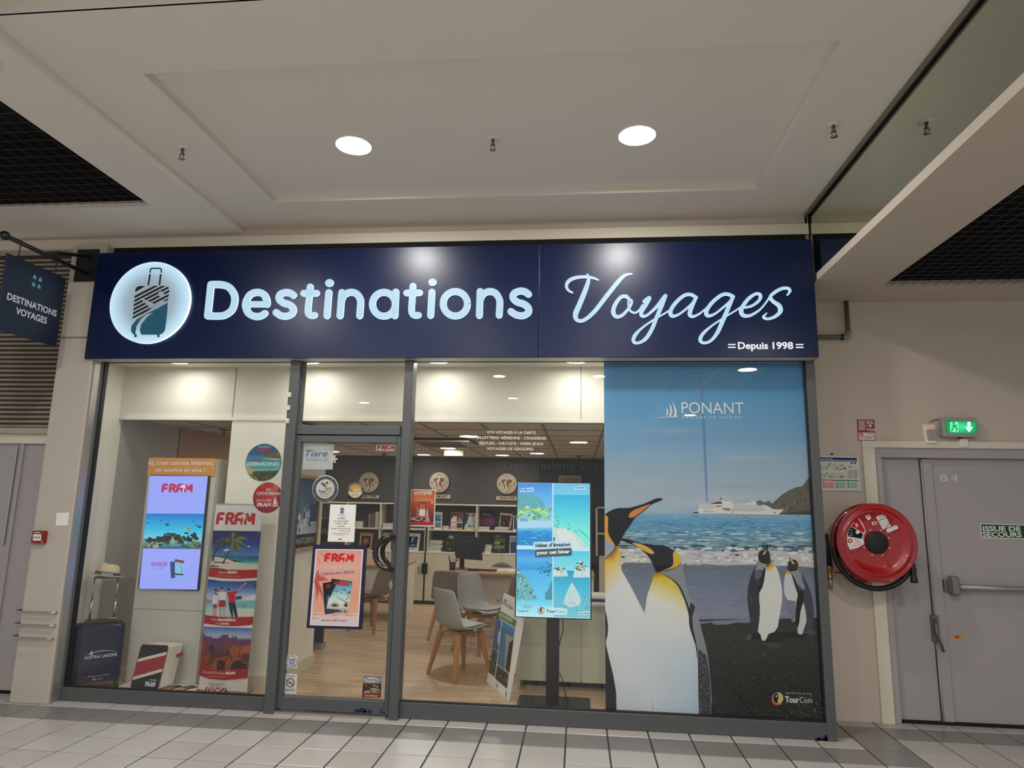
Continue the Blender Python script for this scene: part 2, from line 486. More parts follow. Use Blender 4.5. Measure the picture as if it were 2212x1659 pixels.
# walls
wl = MB()
wl.box(-9, -4.45, .08, .3, 2.16, CEIL+.1)
wl.box(-4.6, 1.86, .09, .3, 2.93, CEIL+.1)
wl.box(1.845, 1.90, .0, .3, RZ+.06, CEIL+.15)
wl.build('wall_front', M_wall, label='beige plaster wall strip above the shop sign', kind='structure')
bx('trim_1', -9, 1.862, -.03, .1, 3.845, 3.935, M_trimc, label='cream plaster band running along the top of the shop sign', kind='structure')
bx('wall_head', -9, 1.862, .0, .1, 3.935, CEIL+.02, M_wall, label='beige wall strip between cream band and ceiling', kind='structure')
pil = MB(); pil.box(-4.52, -4.19, -.11, .04, 0, 3.845)
pil = pil.build('pillar', M_wallw, label='narrow grey-beige pillar between grey service door and shop window', kind='structure', bevel=.006)
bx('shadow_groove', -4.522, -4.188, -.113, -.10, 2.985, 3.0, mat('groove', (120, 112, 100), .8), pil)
MB().box(-4.19, -4.175, -.09, .02, 0, 2.9).build('corner_strip', M_alu, pil)
wr = MB()
wr.box(1.845, 2.42, WALL_R, WALL_R+.2, 0, RZ); wr.box(2.42, 3.97, WALL_R, WALL_R+.2, 2.17, RZ); wr.box(3.97, 8, WALL_R, WALL_R+.2, 0, RZ)
wr.build('wall_right', M_wall, label='beige plaster wall around the fire exit, slightly stained near the floor', kind='structure')
bx('wall_return', 1.80, 1.853, .07, WALL_R+.2, 0, RZ+.7, M_wall, label='short beige wall between shop window and fire exit wall', kind='structure')

# ================================================================== service door and louvred shutter beside the pillar
d1 = thing('door_1', 'plain grey metal service door beside the pillar', 'door', (-5.2, .1, 0), kind='structure')
bx('leaf', -6.0, -4.505, .12, .16, .02, 2.08, M_metalgrey, d1, bevel=.004)
bx('frame', -6.2, -4.505, .09, .2, 2.08, 2.17, M_trimc, d1)
bx('cover_strip', -4.93, -4.90, .10, .12, .02, 2.08, M_metalgrey, d1)
bx('bolt_rod', -4.975, -4.96, .10, .12, 1.2, 2.05, M_alu, d1)
bx('threshold_gap', -6.0, -4.5, .13, .2, 0, .02, M_black, d1)
lv = thing('louvre_shutter', 'beige horizontal louvre shutter above the grey service door', 'shutter', (-5.4, .08, 2.17))
M_slat = mat('louvre_slat', (168, 155, 140), .55)
bx('backing', -6.4, -4.52, .07, .079, 2.2, 3.83, mat('louvre_gap', (58, 52, 46), .8), lv)
sl = MB()
sl.add([(-.95, 0, 0), (.95, 0, 0), (.95, -.03, -.016), (-.95, -.03, -.016), (-.95, 0, -.026), (.95, 0, -.026), (.95, -.026, -.022), (-.95, -.026, -.022)],
       [(0, 1, 2, 3), (3, 2, 6, 7), (7, 6, 5, 4), (4, 5, 1, 0), (0, 3, 7, 4), (1, 5, 6, 2)])
slm = bpy.data.meshes.new('slat'); slm.from_pydata(sl.v, [], sl.f); slm.materials.append(M_slat)
for i in range(38):
    o = bpy.data.objects.new('slat', slm); COL.objects.link(o); o.parent = lv
    o.location = Vector((-5.471, .07, 2.245+i*.0418))-lv.location
bx('lower_rail', -6.4, -4.521, .05, .09, 2.165, 2.215, M_slat, lv)
# bumper rails round the pillar
for i, z in enumerate((.70, .60, .50)):
    pts = [(-4.56, .05, z), (-4.57, -.09, z), (-4.55, -.135, z), (-4.50, -.15, z), (-4.26, -.15, z), (-4.22, -.145, z), (-4.205, -.115, z)]
    props(MB().tube(smooth_path(pts, 4), .008, 10).build('bumper_rail', M_chrome), ['upper chrome bumper rail wrapped round the pillar', 'middle chrome bumper rail wrapped round the pillar', 'lowest chrome bumper rail wrapped round the pillar'][i], 'rail', 'chrome rails on the pillar')

# ================================================================== shop shell
SX0, SX1, SY1, SZ = -4.40, 1.80, 6.0, 2.36
def wood_floor():
    m = bpy.data.materials.new('oak_vinyl'); m.use_nodes = True; nt = m.node_tree; b = nt.nodes['Principled BSDF']
    tc = nt.nodes.new('ShaderNodeTexCoord'); mp = nt.nodes.new('ShaderNodeMapping')
    mp.inputs['Rotation'].default_value = (0, 0, math.radians(24)); mp.inputs['Scale'].default_value = (1, 9, 1)
    nt.links.new(tc.outputs['Object'], mp.inputs[0])
    nz = nt.nodes.new('ShaderNodeTexNoise'); nz.inputs['Scale'].default_value = 2.2; nz.inputs['Detail'].default_value = 8; nz.inputs['Roughness'].default_value = .6
    nt.links.new(mp.outputs[0], nz.inputs[0])
    cr = nt.nodes.new('ShaderNodeValToRGB')
    cr.color_ramp.elements[0].position = .3; cr.color_ramp.elements[0].color = lin((158, 128, 96))
    cr.color_ramp.elements[1].position = .7; cr.color_ramp.elements[1].color = lin((206, 176, 140))
    nt.links.new(nz.outputs['Fac'], cr.inputs[0])
    nt.links.new(cr.outputs[0], b.inputs['Base Color']); b.inputs['Roughness'].default_value = .42
    MATS['oak_vinyl'] = m; return m
M_oakf = wood_floor()
M_white = mat('white_panel', (226, 221, 206), .5, var=.03, scale=3)
M_dark = mat('dark_wall_paint', (66, 64, 60), .8, var=.05, scale=2)
M_navyw = mat('navy_wall_paint', (26, 34, 48), .8, var=.05, scale=2)
M_ctile = mat('ceiling_tile', (196, 184, 168), .8, var=.04, scale=5)
bx('floor_shop', SX0-.1, SX1, .06, SY1, -.05, .004, M_oakf, label='oak wood floor inside the travel agency', kind='structure')
bx('wall_shop_left', SX0-.1, SX0, .06, SY1, 0, 2.95, M_white, label='pale inner wall of the shop window behind the suitcase', kind='structure')
bx('wall_shop_right', SX1, SX1+.06, .09, SY1, 0, 2.95, M_white, label='pale inner wall of the shop behind the penguin poster', kind='structure')
bx('wall_shop_back', SX0, SX1, SY1, SY1+.1, 0, 2.95, M_dark, label='dark charcoal back wall with three clocks', kind='structure')
bx('ceiling_strip', SX0, SX1, .04, .62, 2.87, 2.93, M_white, label='white ceiling strip right above the shop window', kind='structure')
bk = MB(); bk.box(SX0, SX1, .60, .64, SZ, 2.88)
bk = bk.build('wall_bulkhead', M_white, label='white bulkhead panel hanging behind the shop window', kind='structure')
bx('lower_lip', SX0, SX1, .592, .602, SZ, SZ+.03, M_white, bk)
for x in (-3.26, 0.02): bx('joint', x-.004, x+.004, .597, .601, SZ+.03, 2.87, mat('joint_grey', (150, 145, 134), .7), bk)
bx('ceiling_shop', SX0, SX1, .64, SY1, SZ+.035, SZ+.08, M_ctile, label='beige suspended tile ceiling inside the agency', kind='structure')
cs = bpy.data.objects['ceiling_shop']
M_tbar = mat('ceiling_tbar', (120, 108, 96), .6)
for i in range(-7, 3): bx('ceiling_bar', i*.6-.012+.25, i*.6+.012+.25, .64, SY1, SZ+.030, SZ+.036, M_tbar, cs)
for i in range(1, 10): bx('ceiling_bar', SX0, SX1, .35+i*.6-.010, .35+i*.6+.010, SZ+.031, SZ+.036, M_tbar, cs)
# pale pillar carrying the framed poster
pc = MB(); pc.box(-3.26, -2.67, .605, 1.50, 0, SZ)
pc = pc.build('pillar', M_white, label='white boxed pillar inside the shop beside the glass door', kind='structure')
bx('baseboard', -3.27, -2.655, .585, 1.51, .0, .11, mat('baseboard_beige', (206, 196, 172), .6), pc)
# oak slat panelling on the inner wall
sp = thing('slat_panel', 'vertical oak slat wall panel behind the lit advertising totem', 'wall panel', (SX0+.01, 2.6, 0))
bx('backing', SX0+.001, SX0+.009, 1.58, 4.2, .05, SZ+.03, mat('felt_dark', (34, 30, 27), .95), sp)
M_oak = mat('oak', (176, 130, 84), .5, var=.15, scale=10)
vs = MB().box(0, .02, -.014, .014, .05, SZ+.03)
vm_ = bpy.data.meshes.new('slat'); vm_.from_pydata(vs.v, [], vs.f); vm_.materials.append(M_oak)
for i in range(62):
    o = bpy.data.objects.new('slat', vm_); COL.objects.link(o); o.parent = sp
    o.location = Vector((SX0+.010, 1.60+i*.042, 0))-sp.location
bx('wall_panel_grey', SX0, SX0+.012, .64, 1.57, 0, SZ+.03, mat('wall_grey_panel', (160, 154, 145), .7), label='plain grey wall panel next to the oak slats', kind='structure')

# ================================================================== shop window frames, glass door
M_glass = glass_mat('shop_glass', (.975, .985, .98), refl=.5)
GY = .03
def win(name, x0, x1, label):
    t = thing(name, label, 'window', ((x0+x1)/2, 0, 0), kind='structure')
    return t
w1 = win('window_1', -4.22, -2.46, 'tall shop window with suitcase, totem and roll-up banner behind it')
bx('sill_rail', -4.22, -2.43, .0, .07, 0, .104, M_frame, w1, bevel=.004)
bx('jamb', -4.22, -4.165, -.01, .07, 0, 2.80, M_frame, w1, bevel=.003)
bx('gasket', -4.165, -4.155, .01, .05, .118, 2.80, M_framed, w1)
bx('gasket', -4.16, -2.43, .01, .05, .104, .111, M_framed, w1)
bx('head_rail', -4.22, -2.34, .0, .07, 2.80, 2.87, M_framed, w1)
bx('pane', -4.16, -2.42, GY, GY+.008, .10, 2.81, M_glass, w1)
w2 = win('window_2', -1.37, 1.852, 'wide shop window with chairs, screen and penguin poster')
bx('sill_rail', -1.39, 1.852, .0, .07, 0, .118, M_frame, w2, bevel=.004)
bx('jamb', 1.785, 1.852, -.005, .07, 0, 2.80, M_frame, w2, bevel=.003)
bx('gasket', 1.777, 1.785, .01, .05, .118, 2.79, M_framed, w2)
bx('gasket', -1.37, 1.785, .01, .05, .118, .126, M_framed, w2)
bx('head_rail', -1.46, 1.852, .0, .07, 2.80, 2.87, M_framed, w2)
bx('pane', -1.375, 1.785, GY, GY+.008, .12, 2.81, M_glass, w2)
# the glass door between two mullions
dr = thing('door_2', 'anthracite framed glass entrance door with black curved handle', 'door', (-1.9, 0, 0), kind='structure')
bx('mullion', -2.430, -2.345, -.055, .07, 0, 2.80, M_frame, dr, bevel=.004)
bx('mullion', -1.440, -1.367, -.055, .07, 0, 2.80, M_frame, dr, bevel=.004)
bx('transom', -2.375, -1.462, -.02, .06, 2.175, 2.25, M_frame, dr, bevel=.004)
bx('head_rail', -2.375, -1.462, .0, .07, 2.80, 2.87, M_framed, dr)
bx('fanlight_pane', -2.375, -1.46, GY, GY+.008, 2.24, 2.81, M_glass, dr)
bx('fanlight_bead', -2.375, -2.335, -.01, .06, 2.25, 2.80, M_frame, dr)
lf = MB()
lf.box(-2.368, -2.309, -.012, .05, .03, 2.165); lf.box(-1.489, -1.452, -.012, .05, .03, 2.165)
lf.box(-2.309, -1.489, -.012, .05, 2.110, 2.165); lf.box(-2.309, -1.489, -.012, .05, .03, .120)
leaf = lf.build('door_leaf', M_frame, dr, bevel=.004)
bx('gasket', -2.376, -2.366, -.004, .045, .03, 2.175, M_framed, dr)
bx('gasket', -2.372, -1.465, -.004, .045, 2.165, 2.175, M_framed, dr)
bx('gasket', -1.455, -1.445, -.004, .045, .03, 2.175, M_framed, dr)
bx('pane', -2.312, -1.486, GY-.01, GY-.002, .118, 2.112, M_glass, dr)
bx('threshold', -2.375, -1.462, -.05, .06, .0, .018, M_alu, dr)
def arc_handle(y, r):
    pts = []
    for i in range(25):
        a = math.radians(85+190*i/24); pts.append((-1.478+r*math.cos(a)*1.02, y-.0, 1.235+r*math.sin(a)))
    pts[0] = (-1.478, y+.0, pts[0][2]); pts[-1] = (-1.478, y, pts[-1][2])
    return pts
h = MB().tube(arc_handle(-.065, .125), .022, 12)
for z in (1.36, 1.11): h.cyl((-1.478, -.065, z), (-1.478, -.01, z), .016, n=10)
M_handle = mat('handle_black', (9, 9, 10), .12, coat=.6, bump=.25, bscale=60)
h.build('handle', M_handle, dr)
h = MB().tube(arc_handle(.105, .115), .02, 12)
for z in (1.35, 1.12): h.cyl((-1.478, .105, z), (-1.478, .05, z), .014, n=10)
h.build('handle', M_handle, dr)
kl = MB(); kl.cyl((-1.478, -.02, .99), (-1.478, -.01, .99), .017, n=16); kl.box(-1.488, -1.468, -.018, -.012, .955, 1.02)
kl.build('lock', M_steel, dr)
# white clips on the mullion
for z, w_ in ((2.50, 'topmost'), (2.39, 'middle'), (2.28, 'lowest')):
    props(MB().box(-2.422, -2.400, -.075, -.055, z-.02, z+.02).box(-2.416, -2.406, -.082, -.075, z-.02, z+.005).build('cable_clip', M_trimc),
          w_+' of three small white plastic clips on the mullion beside the glass door', 'clip', 'white clips on the mullion')
# chipped paint showing navy on the sill
cp = MB()
for k in range(10):
    x = -1.72+random.random()*.24; w = random.uniform(.01, .05); cp.box(x, x+w, -.0135, -.0115, .034, .04+random.random()*.028)
cp.build('paint_chip', mat('navy_chip', (12, 12, 70), .6), dr, kind='stuff')
cp = MB()
for k in range(14):
    x = 1.70+random.random()*.14; w = random.uniform(.008, .03); cp.box(x, min(1.851, x+w), -.0015, .0, .0, .01+random.random()*.05*(x-1.66)/.18)
cp.build('paint_chip', MATS['navy_chip'], w2, kind='stuff')

# ================================================================== lamps and sprinklers
def downlight(x, y, z, r, power, label, group, col=(255, 252, 248), name='downlight', ringed=False):
    t = thing(name, label, 'ceiling lamp', (x, y, z), group=group)
    b = MB().lathe([(r, .012), (r*1.02, -.006), (r*1.12, -.008), (r*1.17, -.002), (r*1.17, .004)], (x, y, z), n=32)
    b.build('trim_ring', M_lamp_ring, t)
    b = MB().lathe([(.0001, -.003), (r*.5, -.003), (r, -.002)], (x, y, z), n=32)
    b.build('diffuser', emit('lamp_%s_%d' % (name, int(power)), col, power), t)
    if ringed:
        b = MB().lathe([(r*.62, .0), (r*.62, -.008), (r*.70, -.008), (r*.70, .0)], (x, y, z), n=32); b.build('inner_ring', M_lamp_ring, t)
    return t
zz = CEIL+.05
for i, x in enumerate((-1.565, .385)):
    downlight(x, -1.215, zz, .115, MALL_LAMP, ['round recessed downlight in the sunk ceiling panel, nearer the hanging sign', 'round recessed downlight in the sunk ceiling panel, nearer the glass smoke screen'][i], 'downlights in the sunk ceiling panel')
_q = onZ(-62, 122, LZ)
downlight(_q.x, _q.y, LZ, .115, MALL_LAMP, 'round recessed downlight in the lowered ceiling by the mesh opening', 'downlights behind the viewer')
for y in (-4.6, -7.4, -10.2):  # rows out of view; the nearest is put in for frontal light
    for x in (-1.565, .385): downlight(x, y, CEIL+.06, .115, MALL_LAMP, 'round recessed downlight farther along the mall ceiling', 'downlights behind the viewer')
for y in (-5.4, -7.2, -10.2): downlight(-5.2 if y < -6 else -3.2, y, LZ, .115, MALL_LAMP, 'round recessed downlight farther along the mall ceiling', 'downlights behind the viewer')  # out of view too; the nearest lamp is added to brighten the facade
for (x, y) in ((2.2, -3.4), (2.2, -8.0), (5.0, -8.2)): downlight(x, y, RZ, .115, MALL_LAMP, 'round recessed downlight farther along the mall ceiling', 'downlights behind the viewer')  # unseen lamps added for more frontal light on the facade
for p, w_ in (((395, 785), 'above the suitcase and the totem'), ((680, 787), 'above the glass door'), ((950, 783), 'above the visitor chairs'), ((1245, 787), 'above the portrait screen')):
    q = onZ(p[0], p[1], 2.87)
    downlight(q.x, .30, 2.867, .10, STRIP_LAMP, 'round white ringed ceiling lamp '+w_, 'lamps above the shop window', ringed=True, name='window_lamp')
for x in (.75, 1.4): downlight(x, .30, 2.867, .10, STRIP_LAMP, 'round white ringed ceiling lamp behind the penguin poster', 'lamps above the shop window', ringed=True, name='window_lamp')
for p in ((1013, 942), (1250, 955), (968, 968), (1160, 979), (1085, 983), (916, 982), (718, 975)):
    q = onZ(p[0], p[1], SZ+.03)
    downlight(q.x, q.y, SZ+.03, .105, SHOP_LAMP, 'round flush lamp in the suspended ceiling of the agency', 'lamps in the agency ceiling', name='office_lamp')
downlight(-3.4, 2.4, SZ+.03, .105, SHOP_LAMP, 'round flush lamp in the suspended ceiling of the agency', 'lamps in the agency ceiling', name='office_lamp')
downlight(1.2, 2.0, SZ+.03, .105, SHOP_LAMP, 'round flush lamp in the suspended ceiling of the agency', 'lamps in the agency ceiling', name='office_lamp')
def sprinkler(x, y, z, where, name='sprinkler'):
    t = thing(name, 'small ceiling sprinkler head '+where, 'sprinkler', (x, y, z), group='sprinkler heads in the mall ceiling')
    MB().lathe([(.0001, -.004), (.035, -.006), (.042, -.002), (.042, .001)], (x, y, z), n=24).build('rosette', M_lamp_ring, t)
    b = MB().cyl((x, y, z), (x, y, z-.05), .011, .009, 12)
    b.tube([(x-.012, y, z-.04), (x-.016, y, z-.06), (x, y, z-.078)], .003, 6); b.tube([(x+.012, y, z-.04), (x+.016, y, z-.06), (x, y, z-.078)], .003, 6)
    b.build('nozzle', mat('sprinkler_metal', (120, 100, 84), .35, metal=.7), t)
    MB().lathe([(.0001, -.078), (.02, -.078), (.022, -.081), (.0001, -.083)], (x, y, z), n=20).build('deflector', M_steel, t)
for p in ((395, 328), (1065, 308), (1800, 278)):
    q = onZ(p[0], p[1]-8, CEIL+(.05 if p[0] == 1065 else 0)); sprinkler(q.x, q.y, CEIL+(.05 if p[0] == 1065 else 0), {395: 'beside the sunk panel, nearer the hanging sign', 1065: 'between the two downlights of the sunk panel', 1800: 'beside the glass smoke screen'}[p[0]])

# ================================================================== the shop sign
SGY = -.14                         # front face of the sign box
sg = thing('shop_sign', 'long navy shop sign with lit pale blue lettering above the window', 'sign', (-1.2, SGY, 2.80))
sx = [-4.245, onY(431, 660, SGY).x, onY(1164, 660, SGY).x, 1.842]
for i in range(3):
    bx('panel', sx[i]+(.002 if i else 0), sx[i+1]-(.002 if i < 2 else 0), SGY, SGY+.02, 2.797, 3.755, M_navy, sg, bevel=.002)
bx('box_side', 1.832, 1.842, SGY+.02, .0, 2.797, 3.755, M_navy, sg)
bx('box_side', -4.240, -4.235, SGY+.02, -.112, 2.797, 3.755, M_navy, sg)
bx('soffit', -4.18, 1.832, SGY+.02, .0, 2.797, 2.803, mat('soffit_alu', (176, 172, 162), .5), sg)
bx('shade_strip', -4.18, 1.832, -.025, -.002, 3.72, 3.844, M_black, sg)  # black strip standing in for the shade in the gap over the sign
M_letter = emit('letter_glow', (182, 216, 235), 1.0, (8, 9, 10))
M_letter2 = emit('letter_glow_white', (225, 238, 246), 1.0, (220, 225, 230))
M_letside = emit('letter_edge_glow', (214, 240, 255), 1.25)
def letter(strokes, name, m, y0=SGY, t=.012, cap=True, parent=sg):
    """one raised letter from strokes [(px, py, width px)...] on the sign plane"""
    b = MB(); e = MB()
    for st in strokes:
        q = [onY(p[0], p[1], y0) for p in st]; n = len(q)
        # width in metres from px at that place
        ws = [p[2]*((onY(p[0]+1, p[1], y0)-onY(p[0], p[1], y0)).length)/2 for p in st]
        L = []; R = []
        for i in range(n):
            d = q[min(i+1, n-1)]-q[max(i-1, 0)]; d.normalize(); nn = Vector((-d.z, 0, d.x))
            L.append(q[i]+nn*ws[i]); R.append(q[i]-nn*ws[i])
        F = Vector((0, -t, 0))
        b.add([p+F for p in L]+[p+F for p in R], [(i, i+1, n+i+1, n+i) for i in range(n-1)])
        e.add([p+F for p in L]+L, [(i, i+1, n+i+1, n+i) for i in range(n-1)]); e.add([p+F for p in R]+R, [(i, i+1, n+i+1, n+i) for i in range(n-1)])
        if cap and (q[0]-q[-1]).length > .003:
            for k, s in ((0, -1), (n-1, 1)):
                d = (q[min(k+1, n-1)]-q[max(k-1, 0)]).normalized()*s; nn = Vector((-d.z, 0, d.x)); w = ws[k]
                c = [q[k]+nn*w*math.cos(a)+d*w*math.sin(a) for a in [math.pi*j/8 for j in range(9)]]
                b.add([p+F for p in c], [tuple(range(9))]); e.add([p+F for p in c]+c, [(i, i+1, 9+i+1, 9+i) for i in range(8)])
    o = b.build(name, m, parent)
    e.build('letter_side', M_letside, o)
    return o
Z1 = (420, 500, 780/2212)
def S(pts, w, z=Z1, n=6, closed=False, straight=False):
    """zoom-pixel stroke -> photo-pixel stroke"""
    p = [(a[0], a[1], (a[2] if len(a) > 2 else w)) for a in pts]
    if not straight: p = smooth_path(p, n, closed)
    if closed: p.append(p[0])
    return [(z[0]+a[0]*z[2], z[1]+a[1]*z[2], a[2]*z[2]) for a in p]
def oval(cx, cy, rx, ry, w, z=Z1, a0=0, a1=360, n=36):
    return S([(cx+rx*math.cos(math.radians(a0+(a1-a0)*i/n)), cy+ry*math.sin(math.radians(a0+(a1-a0)*i/n))) for i in range(n+1)], w, z, straight=True)
wS = 42
letter([S([(104, 327), (84, 518)], wS, straight=True), S([(104, 327), (165, 327), (213, 343), (244, 385), (249, 430), (232, 482), (190, 513), (150, 519), (84, 518)], wS)], 'letter', M_letter)
letter([S([(320, 447), (445, 447)], 36, straight=True), S([(447, 447), (444, 418), (424, 385), (386, 374), (345, 388), (320, 428), (317, 462), (334, 502), (372, 521), (408, 519), (433, 504)], wS)], 'letter', M_letter)
letter([S([(608, 392), (588, 379), (558, 375), (527, 388), (521, 414), (545, 438), (583, 450), (606, 474), (602, 503), (568, 520), (530, 516), (503, 498)], wS)], 'letter', M_letter)
letter([S([(711, 341), (704, 420), (698, 480), (703, 508), (722, 517), (738, 515)], 40), S([(671, 380), (750, 380)], 40, straight=True)], 'letter', M_letter)
letter([S([(825, 376), (814, 518)], 42, straight=True), S([(826, 317), (832, 317)], 46, straight=True)], 'letter', M_letter)
letter([S([(905, 376), (894, 518)], 42, straight=True), S([(901, 428), (918, 392), (957, 374), (995, 384), (1017, 418), (1019, 450), (1014, 518)], 42)], 'letter', M_letter)
letter([oval(1162, 447, 70, 73, 42), S([(1235, 372), (1229, 518)], 42, straight=True)], 'letter', M_letter)
letter([S([(1340, 336), (1335, 420), (1331, 480), (1338, 507), (1357, 516), (1373, 514)], 40), S([(1301, 378), (1381, 377)], 40, straight=True)], 'letter', M_letter)
letter([S([(1456, 373), (1448, 516)], 42, straight=True), S([(1457, 313), (1463, 313)], 44, straight=True)], 'letter', M_letter)
letter([oval(1599, 444, 74, 75, 42)], 'letter', M_letter)
letter([S([(1751, 369), (1746, 516)], 42, straight=True), S([(1749, 424), (1769, 386), (1808, 369), (1845, 380), (1868, 415), (1871, 450), (1867, 514)], 42)], 'letter', M_letter)
letter([S([(2047, 386), (2026, 371), (1996, 366), (1961, 379), (1951, 406), (1976, 432), (2018, 446), (2046, 470), (2045, 498), (2012, 517), (1970, 511), (1939, 491)], 42)], 'letter', M_letter)
Z2 = (1140, 480, 740/2212)
V2 = lambda pts: S(pts, 20, Z2, 7)
letter([V2([(289, 456, 9), (262, 440, 14), (250, 410, 20), (268, 378, 22), (315, 358, 20), (380, 354, 17), (425, 362, 13), (455, 374, 9)]),
        V2([(385, 338, 10), (393, 372, 22), (372, 440, 30), (335, 530, 33), (308, 598, 33), (322, 634, 22), (365, 632, 22), (430, 578, 26), (515, 470, 28), (590, 378, 26), (632, 342, 18), (672, 336, 9)])], 'letter', M_letter)
letter([V2([(654, 497, 18), (634, 480, 22), (600, 486, 22), (565, 532, 26), (552, 580, 28), (572, 611, 22), (612, 600, 20), (655, 552, 18), (672, 515, 16), (655, 500, 14), (650, 530, 12), (660, 570, 12), (690, 586, 12), (718, 570, 12), (740, 535, 10)])], 'letter', M_letter)
letter([V2([(752, 512, 22), (785, 490, 26), (765, 530, 26), (735, 578, 26), (738, 606, 20), (772, 600, 16), (830, 548, 20), (882, 484, 26)]),
        V2([(888, 478, 26), (862, 545, 28), (832, 615, 26), (802, 690, 26), (762, 752, 24), (715, 780, 16), (684, 772, 20), (690, 735, 24), (735, 686, 14), (810, 632, 10), (880, 592, 10), (930, 560, 9)])], 'letter', M_letter)
letter([V2([(1086, 486, 18), (1052, 468, 20), (1010, 474, 22), (956, 520, 24), (922, 574, 26), (932, 606, 22), (975, 596, 14), (1040, 545, 14), (1090, 490, 16)]),
        V2([(1086, 488, 22), (1060, 545, 26), (1046, 592, 26), (1064, 610, 18), (1108, 592, 12), (1160, 548, 9)])], 'letter', M_letter)
letter([V2([(1328, 482, 18), (1292, 466, 20), (1250, 472, 22), (1192, 518, 24), (1154, 574, 26), (1162, 604, 22), (1205, 594, 14), (1268, 545, 14), (1326, 492, 16)]),
        V2([(1322, 490, 22), (1290, 565, 26), (1258, 640, 26), (1222, 718, 24), (1178, 768, 18), (1136, 780, 16), (1114, 762, 22), (1130, 722, 22), (1190, 668, 12), (1270, 615, 10), (1340, 572, 10), (1380, 545, 9)])], 'letter', M_letter)
letter([V2([(1405, 552, 12), (1452, 538, 16), (1496, 502, 20), (1500, 470, 18), (1470, 464, 18), (1420, 500, 24), (1380, 562, 26), (1388, 600, 24), (1432, 604, 18), (1490, 572, 14), (1530, 530, 12), (1560, 486, 10)])], 'letter', M_letter)
letter([V2([(1676, 470, 10), (1692, 448, 16), (1680, 428, 16), (1638, 430, 20), (1588, 458, 22), (1566, 486, 20), (1586, 514, 20), (1622, 540, 26), (1630, 578, 26), (1592, 612, 20), (1546, 625, 14), (1522, 612, 16), (1540, 590, 9)])], 'letter', M_letter)
dp = Ink((0, SGY-.001, 0), FRONT)
T2 = Zm(*Z2)
dp.text('Depuis', (1358, 818), (1552, 818), 43, (235, 242, 248), T2, bold=.025)
dp.build('lettering', ink_mat('ink_lit_white', emission=1.0, grain=.02), sg)
dp = Ink((0, SGY-.001, 0), FRONT); dp.text('1998', (1582, 818), (1715, 818), 43, (235, 242, 248), T2, bold=.025)
dp.build('lettering', ink_mat('ink_lit_white', emission=1.0, grain=.02), sg)
for xa_ in (1293, 1731):
    for y in (790, 808):
        dp = Ink((0, SGY-.001, 0), FRONT); dp.line([(xa_, y), (xa_+49, y)], 8, (235, 242, 248), T2); dp.build('dash', MATS['ink_lit_white'], sg)
# round light box with the suitcase emblem
Z3 = (100, 480, 400/2212); T3 = Zm(*Z3)
c = onY(100+1258*Z3[2], 480+966*Z3[2], SGY); rad = (onY(100+1733*Z3[2], 480+966*Z3[2], SGY)-c).length
MB().lathe([(rad, 0), (rad, .030)], c, axis=(0, -1, 0), n=72).build('disc_rim', M_letside, sg)
dk = Ink((0, SGY-.030, 0), FRONT, lift=0)
N = 72; pts = [c+Vector((0, -.030, 0))]; cols = [lin((140, 150, 156))]; fs = []
for j, (k, cc) in enumerate(((.35, (142, 154, 162)), (.62, (156, 176, 190)), (.85, (182, 216, 236)), (1.0, (206, 234, 246)))):
    for i in range(N):
        a = 2*math.pi*i/N; pts.append(c+Vector((rad*k*math.cos(a), -.030, rad*k*math.sin(a)))); cols.append(lin(cc))
for i in range(N): fs.append((0, 1+i, 1+(i+1) % N))
for j in range(3):
    for i in range(N): fs.append((1+j*N+i, 1+j*N+(i+1) % N, 1+(j+1)*N+(i+1) % N, 1+(j+1)*N+i))
dk._add(pts, fs, cols)
disc = dk.build('disc_face', ink_mat('ink_lit_disc', emission=1.0, grain=.02), sg)
em = Ink((0, SGY-.031, 0), FRONT)
dkc, tl = (10, 14, 22), (22, 78, 100)
em.line([(1218, 755), (1240, 620)], 20, dkc, T3); em.line([(1352, 752), (1368, 620)], 20, dkc, T3, same=True)
em.line([(1240, 605), (1248, 562), (1270, 552), (1345, 552), (1372, 560), (1374, 605)], 18, (16, 60, 78), T3, n=3)
em.line([(1228, 620), (1246, 555)], 0.1, tl, T3)
body = [(1112, 762), (1430, 760), (1462, 778), (1472, 815), (1456, 925), (1440, 945), (1030, 1160), (1060, 840), (1078, 785)]
for k in range(8):
    y = 838+k*47; g = [(1000, y+24), (1500, y+24-258), (1500, y+52-258), (1000, y+52)]
    g = [(1062, 836), (1066, 800), (1082, 776), (1112, 763), (1188, 762)] if k == 0 else clip_convex(g, body)
    if len(g) > 2: em.poly(g, dkc, T3, same=k > 0)
em.poly([(1120, 908), (1150, 910), (1215, 942), (1262, 962), (1304, 986), (1250, 1024), (1208, 992), (1165, 952)], (144, 156, 164), T3)
em.poly([(1304, 990), (1380, 946), (1450, 938), (1470, 940), (1440, 980), (1250, 1060), (1200, 1070)], (144, 156, 164), T3)
em.ell((1373, 858), (36, 32), (144, 156, 164), T3)
em.poly([(1452, 960), (1330, 1030), (1200, 1092), (1080, 1160), (1020, 1235), (1010, 1300), (1040, 1340), (1062, 1350), (1080, 1240), (1130, 1160), (1190, 1105), (1280, 1075),
         (1200, 1140), (1135, 1220), (1118, 1290), (1135, 1345), (1330, 1345), (1385, 1335), (1420, 1290), (1435, 1180), (1448, 1060)], tl, T3)
em.line([(1068, 1335), (1066, 1375)], 30, tl, T3); em.line([(1341, 1335), (1340, 1375)], 30, tl, T3, same=True)
em.build('emblem', ink_mat('ink_emblem', emission=.9, grain=.04), disc)

